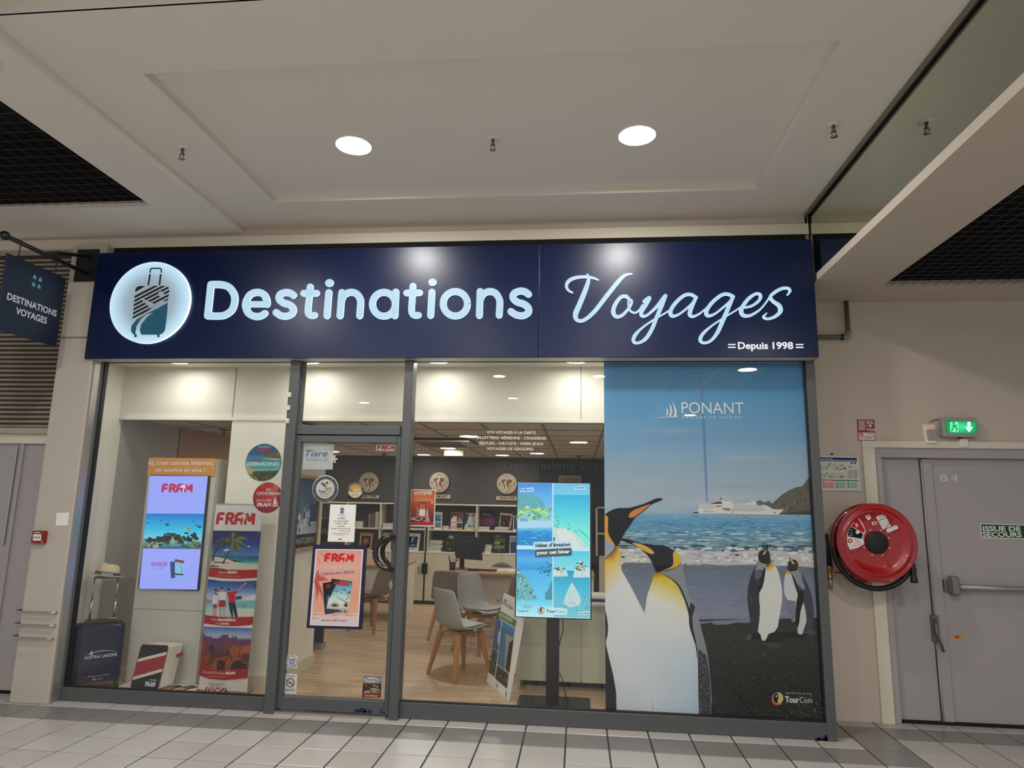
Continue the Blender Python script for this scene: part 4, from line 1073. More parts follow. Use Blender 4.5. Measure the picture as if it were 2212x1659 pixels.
q = onY(1300, 1298, 1.05)
for k, (cc, dz) in enumerate((((60, 100, 160), .0), ((30, 30, 34), .012), ((190, 186, 178), .024))):
    props(MB().box(.10+k*.01, .32, 1.02+k*.01, 1.22, .762+dz, .774+dz).build('folder', mat('folder_%d' % k, cc, .5)), ['blue folder at the bottom of the pile on the front desk', 'black folder in the middle of the pile on the front desk', 'pale folder on top of the pile on the front desk'][k], 'folder', 'folders on the front desk')
# monitor
mo = thing('monitor', 'black computer monitor seen from behind on the wooden desk', 'monitor', (-1.45, 3.75, .752))
MY = 3.75
pc4 = [onY(*p, MY) for p in ((979, 1157), (1039, 1161), (1042, 1211), (984, 1206))]
MB().prism(pc4, (0, .03, 0)).build('screen_back', mat('monitor_black', (12, 12, 13), .35), mo, bevel=.004)
bx('stand', pc4[3].x+.06, pc4[3].x+.12, MY-.02, MY+.02, .765, pc4[0].z-.08, M_blackm, mo)
MB().lathe([(.0001, .012), (.10, .010), (.11, 0)], (pc4[3].x+.10, MY, .754), n=24).build('foot', M_blackm, mo)
ik = Ink((0, MY-.0005, 0), FRONT); ik.text('acer', (993, 1171), (1012, 1171.5), 2.6, (110, 110, 112), bold=.03); ik.build('logo', ink_mat('ink_plain'), mo)
kb = thing('keyboard', 'black keyboard lying on the desk before the monitor', 'keyboard', (-1.25, 3.6, .752))
bx('body', -1.46, -1.06, 3.55, 3.68, .752, .768, M_blackm, kb, bevel=.004)
kk = MB()
for i in range(14):
    for j in range(4): kk.box(-1.45+i*.0275, -1.45+i*.0275+.022, 3.56+j*.028, 3.56+j*.028+.022, .768, .773)
kk.build('keys', mat('key_black', (24, 24, 26), .5), kb, kind='stuff')
pk = thing('pen_pot', 'dark pen pot with coloured pens and an orange flower on the desk', 'pen pot', (-1.66, 3.6, .752))
MB().lathe([(.035, 0), (.045, .10), (.04, .10), (.032, .004)], (-1.66, 3.6, .752), n=18).build('pot', mat('pot_dark', (22, 34, 38), .5), pk)
for i, cc in enumerate(((40, 120, 110), (200, 200, 196), (30, 30, 34), (60, 80, 140), (214, 110, 40))):
    a = i*1.25; MB().cyl((-1.66+.02*math.cos(a), 3.6+.02*math.sin(a), .76), (-1.66+.06*math.cos(a), 3.6+.05*math.sin(a), .90+.015*i), .005, n=6).build('pen', mat('pen_%d' % i, cc, .4), pk)
MB().lathe([(.0001, .02), (.03, .012), (.034, -.004), (.0001, -.02)], (-1.60, 3.58, .885), n=8).build('flower', mat('flower_orange', (208, 112, 44), .6), pk)
pad = thing('paper_pile', 'white papers with a yellow sticky note on the desk edge', 'papers', (-.95, 3.6, .752))
bx('sheets', -1.06, -.80, 3.5, 3.75, .752, .772, M_paper, pad); bx('sticky_note', -1.02, -.92, 3.53, 3.62, .772, .776, mat('note_yellow', (226, 210, 110), .6), pad)
_o = onY(1084, 1216, 4.62)
oc = thing('office_chair', 'dark grey office chair with round back behind the wooden desk', 'office chair', (_o.x, 4.55, 0))
MB().lathe([(.0001, .05), (.18, .045), (.23, .02), (.23, -.02), (.18, -.045), (.0001, -.05)], (_o.x, 4.62, _o.z-.225), axis=(0, 1, .1), n=28).build('backrest', mat('office_grey', (88, 88, 88), .7), oc)
MB().lathe([(.0001, .05), (.20, .045), (.25, .02), (.24, -.02), (.0001, -.03)], (_o.x, 4.45, .45), n=28).build('seat', MATS['office_grey'], oc)
MB().cyl((_o.x, 4.45, .08), (_o.x, 4.45, .43), .025, n=10).build('column', M_blackm, oc)
for k in range(5):
    a = k*2*math.pi/5; MB().tube([(_o.x, 4.45, .09), (_o.x+.27*math.cos(a), 4.45+.27*math.sin(a), .06)], .016, 8).build('base_leg', M_blackm, oc)
    MB().lathe([(.0001, -.012), (.028, -.012), (.028, .012), (.0001, .012)], (_o.x+.28*math.cos(a), 4.45+.28*math.sin(a), .032), axis=(-math.sin(a), math.cos(a), 0), n=12).build('caster', M_blackm, oc)

# cabinets with open shelves along the back wall
CY = 5.60; BY = 5.98
M_cream = mat('cabinet_cream', (214, 206, 184), .5, var=.03)
M_shback = mat('shelf_back', (84, 80, 74), .8)
def B(x, y, Y=CY): return onY(x, y, Y)
def cabinet(x0, x1, label, ndoor):
    t = thing('cabinet', label, 'cabinet', ((x0+x1)/2, CY, .004), group='low cabinets along the back wall')
    bx('body', x0, x1, CY+.02, BY, .06, .80, M_cream, t)
    bx('plinth', x0, x1, CY+.03, BY, .004, .06, M_blackm, t)
    bx('top', x0, x1, CY, BY, .80, .825, M_cream, t)
    w = (x1-x0)/ndoor
    for k in range(ndoor):
        d = bx('door', x0+k*w+.003, x0+(k+1)*w-.003, CY, CY+.018, .065, .795, M_cream, t, bevel=.002)
        MB().box(x0+(k+(1 if k % 2 == 0 else 0))*w-(.075 if k % 2 == 0 else -.075)-.008, x0+(k+(1 if k % 2 == 0 else 0))*w-(.075 if k % 2 == 0 else -.075)+.008, CY-.02, CY, .48, .60).build('handle', M_alu, d)
    return t
SHZ = (.825, 1.19, 1.60)
def bookcase(x0, x1, xd, label):
    t = thing('bookcase', label, 'bookcase', ((x0+x1)/2, CY+.1, .825), group='open shelves above the cabinets')
    e = .022
    bx('side', x0, x0+e, CY+.06, BY, .825, 1.60, M_cream, t); bx('side', x1-e, x1, CY+.06, BY, .825, 1.60, M_cream, t)
    bx('top', x0, x1, CY+.06, BY, 1.578, 1.60, M_cream, t); bx('shelf', x0+e, x1-e, CY+.06, BY, 1.165, 1.187, M_cream, t)
    bx('back', x0, x1, BY-.01, BY, .825, 1.60, M_shback, t)
    for xx in xd: bx('divider', xx-e/2, xx+e/2, CY+.06, BY-.01, .825, 1.578, M_cream, t)
xa1 = B(916, 1200).x; xb0 = B(919.5, 1200).x; xb1 = .02; xc0 = B(1288, 1200).x
cabinet(-4.3, xa1, 'cream cabinet with doors beside the lion picture', 3); cabinet(xb0, xb1, 'cream cabinet with doors behind the black monitor', 4); cabinet(xc0+.05, 1.75, 'cream cabinet with doors beyond the portrait screen', 3)
bookcase(-4.3, xa1, [B(820, 1140, CY+.06).x, -3.85], 'open cream shelf holding the kraft framed lion picture')
bookcase(xb0, xb1, [B(1029, 1140, CY+.06).x, -.7], 'open cream shelf holding the travel brochures behind the monitor')
bookcase(xc0, 1.75, [.9], 'open cream shelf showing between portrait screen and penguin poster')
lk = thing('cabinet_lock', 'black bar lock across the gap between two cream cabinets', 'lock', ((xa1+xb0)/2, CY-.03, .42))
bx('gap_strip', xa1+.002, xb0-.002, CY+.02, CY+.04, .01, 1.58, M_blackm, lk)
c0 = B(916.5, 1228, CY-.03); bx('lock_body', c0.x-.05, c0.x+.05, CY-.035, CY-.001, c0.z-.085, c0.z+.085, M_blackm, lk, bevel=.02, seg=3)

# clocks with town plates
M_clock = mat('clock_face', (178, 160, 136), .6, var=.05)
WB = 5.985
def clock(px, py, town, label, tx, hands):
    c = onY(px, py, WB); r = .172
    t = thing('wall_clock', label, 'clock', (c.x, WB, c.z-r), group='wall clocks on the charcoal wall')
    MB().lathe([(.0001, .02), (r*.97, .02), (r, .015), (r, 0)], (c.x, WB, c.z), axis=(0, -1, 0), n=40).build('face', M_clock, t)
    ik = Ink((0, WB-.021, 0), FRONT); k = (48, 42, 36)
    for s, dx, dy in (('12', 0, -15.5), ('3', 15, 1), ('6', 0, 18), ('9', -16, 1)): ik.text(s, (px+dx-(3 if len(s) > 1 else 1.6), py+dy+2), (px+dx+(3 if len(s) > 1 else 1.6), py+dy+2), 5, k, same=True)
    mp = (104, 84, 66)
    for pl in ([(-12, -7), (-7, -10), (-2, -9), (-4, -5), (-7, -3), (-6, 1), (-4, 3), (-4, 8), (-6, 10), (-7, 4), (-9, -1), (-12, -4)], [(1, -8), (4, -10), (11, -8), (12, -5), (9, -3), (8, 1), (6, -1), (4, 0), (5, 4), (3, 8), (1, 3), (0, -1), (2, -4)], [(8, 4), (11, 4), (11, 7), (8, 7)]):
        ik.poly([(px+a, py+b_) for a, b_ in pl], mp)
    for (dx, dy) in hands: ik.line([(px, py), (px+dx, py+dy)], 1.3, (20, 18, 16))
    ik.build('dial_print', ink_mat('ink_plain'), t)
    p0, p1 = onY(tx[0], tx[1], WB), onY(tx[2], tx[3], WB)
    n = thing('town_plate', 'beige name plate reading %s under a wall clock' % town, 'name plate', ((p0.x+p1.x)/2, WB, p1.z))
    bx('plate', p0.x, p1.x, WB-.01, WB, p1.z, p0.z, M_clock, n)
    ik = Ink((0, WB-.0105, 0), FRONT); ik.text(town, (tx[0]+6, tx[3]-2.6), (tx[2]-6, tx[3]-2.4), 4.8, (36, 32, 28), bold=.03); ik.build('lettering', ink_mat('ink_plain'), n)
clock(797, 1042, 'NEW YORK', 'round beige world map clock showing above the NEW YORK plate', (775, 1069, 819, 1077), ((-1, -9), (3, 12)))
clock(949, 1042, 'FORMONT', 'round beige world map clock above the red sunset poster', (925, 1068, 973, 1077), ((1, 8), (7, 13)))
clock(1095, 1045, 'HONG KONG', 'round beige world map clock above the HONG KONG plate', (1072, 1072, 1119, 1081), ((0, -8), (5, 12)))
bx('wall_accent', onY(1165, 1000, WB).x, SX1, WB+.004, 6.0, 1.0, SZ+.03, M_navyw, label='navy painted stretch of the back wall behind the portrait screen', kind='structure')
il = thing('wall_lettering', 'dim unlit lettering with ring on the dark back wall', 'lettering', tuple(onY(1170, 1020, WB)))
ZI = Zm(1000, 900, 320/2212); ik = Ink((0, WB, 0), FRONT, lift=.002)
dg, dw = (92, 93, 96), (84, 100, 120)
ik.line([(422+126*math.cos(a), 735+122*math.sin(a)) for a in [2*math.pi*i/40 for i in range(41)]], 8, dg, ZI)
ik.text('Destin', (606, 778), (1136, 778), 110, dg, ZI); ik.text('ations', (1166, 778), (1660, 778), 110, dw, ZI); ik.text('Voyages', (1760, 800), (2420, 800), 130, dw, ZI, shear=.35)
ik.build('lettering', ink_mat('ink_plain'), il)
# framed MARRAKECH poster peeking over the screen
def framed(name, label, quad, Y, fw, mframe, colr, txt=None, tcol=(190, 180, 160), th=.02):
    p = [onY(*q, Y) for q in quad]; x0, x1 = p[0].x, p[1].x; z1, z0 = p[0].z, p[3].z
    t = thing(name, label, 'picture', ((x0+x1)/2, Y, z0))
    f = MB(); f.box(x0, x0+fw, Y-th, Y, z0, z1); f.box(x1-fw, x1, Y-th, Y, z0, z1); f.box(x0+fw, x1-fw, Y-th, Y, z0, z0+fw); f.box(x0+fw, x1-fw, Y-th, Y, z1-fw, z1)
    f.build('frame', mframe, t); bx('print', x0+fw, x1-fw, Y-.006, Y, z0+fw, z1-fw, colr, t)
    return t, p
t, p = framed('framed_poster', 'framed travel poster reading MARRAKECH on the navy wall', [(1207, 1027), (1256, 1028), (1256, 1084), (1207, 1083)], WB, .045, mat('frame_taupe', (128, 104, 80), .6), mat('poster_slate', (70, 78, 88), .6))
ik = Ink((0, WB-.007, 0), FRONT); ik.text('MARRAKECH', (1214, 1039.5), (1250, 1040), 4.6, (130, 124, 116), bold=.01); ik.build('lettering', ink_mat('ink_plain'), t)
# air conditioner cassette, small exit light, smoke head in the agency ceiling
q = onZ(965, 958, SZ+.03); ac = thing('air_conditioner', 'square ceiling air conditioner with dark slots and grilles', 'air conditioner', (q.x, 2.95, SZ+.02))
bx('panel', q.x-.42, q.x+.42, 2.5, 3.35, SZ-.012, SZ+.006, M_ctile, ac, bevel=.004)
bx('slot', q.x-.30, q.x+.30, 2.55, 2.60, SZ-.016, SZ-.010, M_black, ac)
for k in range(12): bx('grille_bar', q.x-.28, q.x+.28, 2.72+k*.045, 2.735+k*.045, SZ-.018, SZ-.011, M_tbar, ac)
q = onZ(982, 979, SZ); ex = thing('exit_light', 'small pale emergency light with green glow inside the agency', 'exit light', (q.x, 4.2, 2.2))
zc = onY(980, 977, 4.2)
bx('housing', zc.x-.14, zc.x+.14, 4.2, 4.26, zc.z-.05, zc.z+.05, mat('housing_beige', (170, 160, 140), .5), ex)
MB().tube([(zc.x, 4.23, zc.z+.05), (zc.x, 4.23, SZ+.03)], .008, 6).build('stem', M_alu, ex)
bx('glow', zc.x-.025, zc.x+.045, 4.195, 4.2, zc.z-.015, zc.z+.015, emit('green_glow', (60, 255, 110), 1.4), ex)
for p in ((1250, 985), (830, 980), (485, 928)):
    q = onZ(*p, SZ+.03)
    sh = thing('smoke_detector', 'small dark sprinkler head under the agency ceiling', 'sprinkler', (q.x, q.y, SZ), group='ceiling heads in the agency')
    MB().lathe([(.05, .03), (.05, .02), (.015, .015), (.012, -.02), (.03, -.03), (.0001, -.032)], (q.x, q.y, SZ), n=16).build('head', mat('head_dark', (70, 64, 58), .5), sh)

# ================================================================== brochures and books on the shelves
ZB = Zm(880, 1060, 240/2212); ZD = Zm(620, 1040, 280/2212)
def brochure(quad, T, label, draw, base, Y=CY+.12, group='brochures on the agency shelves', name='brochure', foot=None, lean=.03):
    q = [T(*p) for p in quad]; p = [onY(*a, Y) for a in q]
    if foot is not None:
        dz = foot-min(p[2].z, p[3].z); p = [a+Vector((0, 0, dz)) for a in p]
    t = thing(name, label, 'brochure', ((p[0].x+p[1].x)/2, Y, min(a.z for a in p)), group=group)
    MB().prism(p, (0, .008, 0)).build('cover', base, t)
    ik = Ink((0, Y, 0), FRONT, lift=.0008); ik.dz = 0
    draw(ik)
    if foot is not None: ik.v = [a+Vector((0, 0, dz)) for a in ik.v]
    if ik.v: ik.build('cover_print', ink_mat('ink_plain'), t)
    return t
F2, F1 = 1.187, .825
def d(ik):
    ik.poly([(555, 445), (675, 447), (672, 575), (553, 572)], (96, 140, 168), ZB); ik.poly([(553, 520), (672, 525), (672, 575), (553, 572)], (40, 100, 140), ZB); ik.poly([(555, 592), (672, 596), (668, 705), (553, 702)], (120, 130, 130), ZB)
    for k in range(8): ik.ell((570+k*13, 640+(k*37) % 50), (9, 8), (40+k*12, 44+k*12, 44+k*10), ZB)
brochure([(535, 390), (698, 394), (684, 735), (530, 730)], ZB, 'white brochure with blue sea photo beside the red sunset poster', d, M_paper, foot=F2)
def d(ik):
    ik.poly([(880, 440), (1105, 445), (1100, 600), (870, 600)], (40, 46, 52), ZB); ik.poly([(870, 560), (930, 500), (985, 520), (985, 640), (865, 640)], (206, 214, 200), ZB); ik.poly([(985, 470), (1105, 470), (1098, 620), (985, 620)], (70, 76, 110), ZB); ik.poly([(1010, 600), (1045, 535), (1085, 605)], (190, 170, 120), ZB)
    ik.poly([(865, 640), (980, 640), (975, 768), (858, 768)], (206, 206, 214), ZB)
    for k in range(4): ik.line([(865, 700+k*18), (972, 702+k*18)], 9, (190, 50, 44), ZB)
    ik.line([(868, 645), (925, 628), (978, 645)], 14, (190, 50, 44), ZB); ik.poly([(985, 640), (1095, 640), (1085, 768), (978, 768)], (70, 64, 48), ZB); ik.poly([(985, 740), (1085, 735), (1085, 768), (978, 768)], (190, 150, 40), ZB)
    ik.text('FRAM', (905, 515), (1065, 517), 52, (200, 40, 44), ZB, bold=.04)
brochure([(878, 435), (1110, 440), (1090, 770), (855, 768)], ZB, 'holiday brochure with red title and four photos on the upper shelf', d, M_paper, foot=F2)
def d(ik):
    ik.poly([(1150, 445), (1365, 445), (1360, 765), (1138, 765)], (176, 190, 186), ZB); ik.poly([(1150, 445), (1240, 445), (1180, 640), (1140, 690)], (44, 60, 52), ZB); ik.line([(1290, 560), (1350, 640)], 6, (50, 46, 36), ZB); ik.line([(1180, 650), (1330, 700)], 6, (60, 60, 50), ZB)
    for x in (1220, 1255, 1330): ik.poly([(x-22, 712), (x-10, 690), (x, 670), (x+8, 692), (x+24, 712)], (40, 56, 30), ZB)
    ik.poly([(1140, 715), (1360, 720), (1360, 765), (1138, 765)], (190, 176, 140), ZB); ik.text('FRAM', (1185, 505), (1330, 507), 46, (190, 40, 40), ZB, bold=.04)
brochure([(1150, 437), (1368, 440), (1362, 770), (1135, 768)], ZB, 'holiday brochure with red title and pale beach photo on the upper shelf', d, M_paper, foot=F2)
def d(ik):
    ik.poly([(1448, 402), (1742, 402), (1735, 770), (1440, 770)], (40, 36, 48), ZB); ik.poly([(1448, 500), (1740, 505), (1738, 690), (1444, 690)], (110, 34, 44), ZB); ik.poly([(1550, 540), (1735, 520), (1735, 690), (1550, 690)], (110, 70, 130), ZB)
    for k in range(14): ik.ell((1460+(k*83) % 270, 560+(k*47) % 110), (14, 8), [(150, 60, 60), (140, 100, 160), (60, 30, 40)][k % 3], ZB)
    ik.text('AUSTRALIE', (1485, 488), (1665, 490), 28, (176, 172, 184), ZB, bold=.015)
brochure([(1448, 400), (1742, 400), (1735, 772), (1440, 772)], ZB, 'dark purple AUSTRALIE brochure on the upper shelf', d, M_blackm, Y=CY+.30, foot=F2)
def d(ik):
    ik.poly([(1866, 470), (2070, 488), (2030, 715), (1836, 695)], (104, 58, 46), ZB); ik.poly([(1870, 690), (1900, 590), (1950, 560), (1995, 620), (2000, 700)], (36, 26, 26), ZB, n=2); ik.ell((1925, 640), (26, 42), (140, 84, 62), ZB); ik.ell((1962, 528), (28, 14), (160, 80, 60), ZB)
brochure([(1850, 425), (2100, 448), (2050, 770), (1815, 770)], ZB, 'white edged brochure with brown portrait photo on the upper shelf', d, M_paper, Y=CY+.30, foot=F2)
def d(ik): ik.poly([(2122, 480), (2165, 482), (2165, 740), (2118, 738)], (50, 66, 96), ZB)
brochure([(2112, 468), (2200, 470), (2190, 768), (2104, 768)], ZB, 'narrow blue brochure showing beside the portrait screen', d, M_paper, foot=F2)
def d(ik):
    ik.poly([(18, 965), (212, 972), (180, 1195), (-10, 1185)], (18, 32, 58), ZB); ik.poly([(90, 985), (130, 985), (110, 1080), (70, 1090)], (120, 170, 190), ZB); ik.poly([(10, 1120), (60, 1110), (190, 1130), (182, 1190), (-8, 1182)], (50, 80, 120), ZB); ik.ell((105, 1145), (40, 10), (130, 160, 180), ZB)
    ik.poly([(105, 928), (148, 930), (146, 945), (103, 943)], (130, 40, 36), ZB); ik.text('LAPONIE', (28, 1228), (138, 1230), 20, (50, 46, 44), ZB, bold=.02)
brochure([(20, 900), (262, 915), (215, 1262), (-30, 1255)], ZB, 'white LAPONIE brochure with night blue photo on the lower shelf', d, M_paper, foot=F1)
def d(ik): ik.poly([(528, 895), (752, 898), (750, 955), (526, 955)], (70, 62, 62), ZB); ik.poly([(526, 955), (750, 955), (748, 1050), (522, 1050)], (40, 52, 84), ZB)
brochure([(520, 885), (758, 888), (750, 1270), (512, 1270)], ZB, 'dark slate brochure standing behind a stack of catalogues', d, M_blackm, Y=CY+.3, foot=F1)
def d(ik):
    ik.poly([(768, 900), (1010, 905), (1000, 1265), (745, 1262)], (44, 52, 40), ZB)
    random.seed(5)
    for k in range(26): ik.ell((775+random.random()*200, 1040+random.random()*200), (16, 13), random.choice([(30, 36, 30), (84, 92, 64), (120, 70, 60), (150, 140, 110), (60, 70, 50)]), ZB, same=k > 0)
    ik.text('AMÉRIQUE', (810, 978), (985, 980), 32, (222, 222, 214), ZB, bold=.025); ik.text('LATINE', (838, 1010), (960, 1012), 30, (222, 222, 214), ZB, bold=.025)
brochure([(766, 892), (1012, 896), (1000, 1272), (742, 1270)], ZB, 'dark green AMÉRIQUE LATINE brochure half behind the monitor', d, M_blackm, foot=F1)
def d(ik):
    ik.poly([(1722, 918), (1960, 920), (1950, 1288), (1705, 1285)], (48, 54, 52), ZB); ik.poly([(1735, 1000), (1940, 1000), (1932, 1140), (1730, 1140)], (86, 100, 62), ZB); ik.poly([(1735, 1065), (1850, 1065), (1850, 1100), (1733, 1100)], (176, 170, 100), ZB); ik.ell((1880, 1110), (46, 40), (50, 46, 36), ZB); ik.poly([(1730, 1140), (1932, 1140), (1930, 1200), (1728, 1200)], (128, 120, 106), ZB)
    ik.line([(1742, 950), (1850, 955)], 16, (170, 172, 170), ZB); ik.line([(1805, 1230), (1840, 1230)], 12, (170, 172, 170), ZB)
brochure([(1718, 912), (1964, 915), (1952, 1292), (1700, 1290)], ZB, 'dark brochure with meadow photo on the lower shelf', d, M_blackm, foot=F1)
def d(ik): ik.poly([(2052, 960), (2180, 965), (2175, 1280), (2045, 1275)], (50, 72, 112), ZB); ik.poly([(2052, 960), (2180, 965), (2178, 1060), (2050, 1055)], (140, 150, 170), ZB)
brochure([(2040, 930), (2200, 935), (2190, 1290), (2030, 1285)], ZB, 'pale blue brochure on the lower shelf beside the screen', d, M_paper, foot=F1)
def d(ik):
    ik.poly([(1272, 958), (1432, 965), (1408, 1160), (1258, 1150)], (30, 22, 18), ZD)
    ik.ell((1340, 1060), (58, 70), (96, 62, 36), ZD); ik.ell((1345, 1050), (36, 42), (156, 108, 66), ZD); ik.ell((1325, 1040), (7, 6), (20, 14, 10), ZD); ik.ell((1368, 1042), (7, 6), (20, 14, 10), ZD, same=True); ik.poly([(1330, 1080), (1362, 1080), (1346, 1105)], (40, 26, 20), ZD); ik.line([(1278, 940), (1330, 943)], 8, (110, 80, 50), ZD)
brochure([(1250, 905), (1470, 915), (1432, 1200), (1222, 1195)], ZD, 'kraft framed picture of a lion on the lower shelf', d, mat('kraft', (176, 134, 84), .7), foot=F1, name='picture_frame')
def d(ik): ik.poly([(1665, 930), (1735, 932), (1720, 1100), (1650, 1095)], (150, 144, 128), ZD)
brochure([(1650, 915), (1780, 918), (1765, 1210), (1640, 1205)], ZD, 'pale brochure beside the lion picture', d, M_cream, foot=F1)
def stack(x0, x1, zf, n, T, y, label, grp, cols, h=.018, Y=CY+.1):
    a, b_ = onY(*T(x0, y), Y).x, onY(*T(x1, y), Y).x
    random.seed(int(x0))
    for k in range(n):
        o = random.uniform(-.012, .012)
        props(MB().box(a+o, b_+o, Y+random.uniform(0, .01), Y+.2, zf+k*h, zf+k*h+h-.002).build('catalogue', mat('catalogue_%d' % (k % len(cols)) + grp[:5], cols[k % len(cols)], .6)), label, 'catalogue', grp)
stack(430, 668, F1, 7, ZB, 1240, 'white catalogue in the pile beside the AMÉRIQUE LATINE brochure', 'pile beside the green brochure', [(206, 200, 188), (190, 184, 172), (212, 208, 198)], h=.026)
stack(1545, 1672, F1, 5, ZB, 1260, 'grey catalogue in the pile beside the dark meadow brochure', 'pile beside the meadow brochure', [(150, 146, 138), (180, 176, 166), (96, 94, 90)], h=.026)
stack(712, 832, F2, 3, ZB, 760, 'white catalogue in the pile beside the white sea brochure', 'pile beside the sea brochure', [(200, 196, 186), (180, 176, 168)])
stack(1408, 1620, F2, 3, ZB, 760, 'white catalogue in the pile before the AUSTRALIE brochure', 'pile before the purple brochure', [(190, 186, 178), (206, 202, 192)], Y=CY+.08)
stack(1742, 2010, F2, 3, ZB, 760, 'white catalogue in the pile before the portrait brochure', 'pile before the portrait brochure', [(186, 184, 180), (206, 204, 198)], Y=CY+.08)
stack(1165, 1282, F2, 5, ZD, 765, 'grey catalogue in the pile behind the opening hours sheet', 'pile behind the opening hours', [(130, 124, 116), (160, 154, 144), (96, 92, 88)], h=.02)
stack(1620, 1790, F2, 4, ZD, 765, 'beige catalogue in the pile beside the door handle', 'pile beside the door handle', [(170, 160, 140), (190, 182, 166)], h=.02)
for k, (a, b_, cc, hh) in enumerate(((1305, 1360, (40, 44, 50), .16), (1500, 1555, (186, 176, 156), .26), (1380, 1430, (110, 100, 90), .22), (1435, 1495, (90, 82, 74), .24))):
    xa, xb = onY(*ZD(a, 760), CY+.12).x, onY(*ZD(b_, 760), CY+.12).x
    props(MB().box(xa, xb, CY+.12, CY+.32, F2, F2+hh).build('box_file', mat('file_%d' % k, cc, .6)), ['small dark box file on the shelf behind the hours sheet', 'tall beige box file on the upper shelf beside the divider', 'brown box file standing on the upper shelf', 'dark brown box file beside the tall beige one'][k], 'box file', 'box files on the upper shelf')

# teal roll-up behind the pillar
rb = thing('rollup_banner', 'dark teal RÉUNION roll-up banner half hidden behind the white pillar', 'banner', (-2.62, 2.2, 0))
RY = 2.2; a = onY(*ZD(560, 385), RY); b_ = onY(*ZD(745, 1090), RY)
x1b = onY(*ZD(745, 800), RY).x
bx('sheet', a.x-.25, x1b, RY, RY+.004, .06, a.z, mat('teal_dark', (34, 54, 62), .6), rb)
bx('base', a.x-.25, x1b, RY-.06, RY+.08, .004, .07, M_alu, rb); bx('top_rail', a.x-.25, x1b, RY-.01, RY+.012, a.z, a.z+.02, M_alu, rb)
MB().cyl((x1b-.2, RY+.03, .07), (x1b-.2, RY+.03, a.z), .012, n=8).build('pole', M_alu, rb)
ik = Ink((0, RY, 0), FRONT); lt = (150, 170, 172)
ik.text('RÉUNION', (594, 640), (860, 640), 44, lt, ZD, bold=.0)
for yy in (490, 525, 560): ik.line([(632, yy+12), (650, yy-8), (668, yy+12), (686, yy-8), (704, yy+12), (722, yy-8)], 5, lt, ZD, same=True)
for xx, dx in ((655, -8), (682, 0), (706, 8)): ik.line([(xx, 455), (xx+dx, 425)], 4, lt, ZD, same=True)
ik.poly([(585, 745), (740, 735), (740, 1060), (570, 1060)], (70, 66, 60), ZD); ik.ell((650, 850), (70, 50), (110, 104, 92), ZD); ik.ell((640, 960), (60, 70), (40, 40, 38), ZD)
ik.v = [p for p in ik.v]
ik.build('print', ink_mat('ink_plain'), rb)
# framed SANTORINI poster on the flank of the white pillar
PX = -2.655
sp2 = thing('framed_poster', 'oak framed blue SANTORINI poster on the flank of the white pillar', 'picture', (PX, 1.0, 1.1))
y0p, y1p, z0p, z1p = .72, 1.33, 1.155, 1.865
f = MB(); w = .028
f.box(PX, PX+.025, y0p, y0p+w, z0p, z1p); f.box(PX, PX+.025, y1p-w, y1p, z0p, z1p); f.box(PX, PX+.025, y0p+w, y1p-w, z0p, z0p+w); f.box(PX, PX+.025, y0p+w, y1p-w, z1p-w, z1p)
f.build('frame', M_oak, sp2)
ik = Ink((PX+.008, 0, 0), (1, 0, 0), lift=0)
L = lambda y, z: Vector((PX+.008, y, z))
def rect(y0, y1, z0, z1, c0, c1=None):
    ik.up(); ik._add([L(y0, z0)+ik.n*ik.h, L(y1, z0)+ik.n*ik.h, L(y1, z1)+ik.n*ik.h, L(y0, z1)+ik.n*ik.h], [(0, 1, 2, 3)], [lin(c0)]*2+[lin(c1 or c0)]*2)
rect(y0p+w, y1p-w, z0p+w, z1p-w, (120, 150, 180), (54, 80, 112))
random.seed(11)
rect(y0p+w, y1p-w, 1.31, 1.45, (176, 184, 196), (150, 160, 180))
for k in range(22):
    y = y0p+.04+random.random()*.48; z = 1.31+random.random()*.24; s_ = .025+random.random()*.05
    rect(y, min(y1p-w, y+s_), z, z+s_*1.1, random.choice([(190, 196, 204), (206, 206, 208), (60, 84, 130), (44, 66, 110), (150, 160, 176)]))
rect(y0p+w, y0p+.10, 1.56, 1.66, (40, 58, 96)); rect(1.12, y1p-w, 1.42, 1.60, (48, 70, 118))
rect(y0p+w, y1p-w, z0p+w, 1.305, (24, 26, 30))
v, tr, xa, xb = text_tris('SANTORINI', .008); ik.up()
ik._add([L(y0p+.06+(p[0]-xa)/(xb-xa)*.48, 1.215+p[1]*.085)+ik.n*ik.h for p in v], tr, [lin((176, 170, 158))]*len(v))
ik.build('print', ink_mat('ink_plain'), sp2)

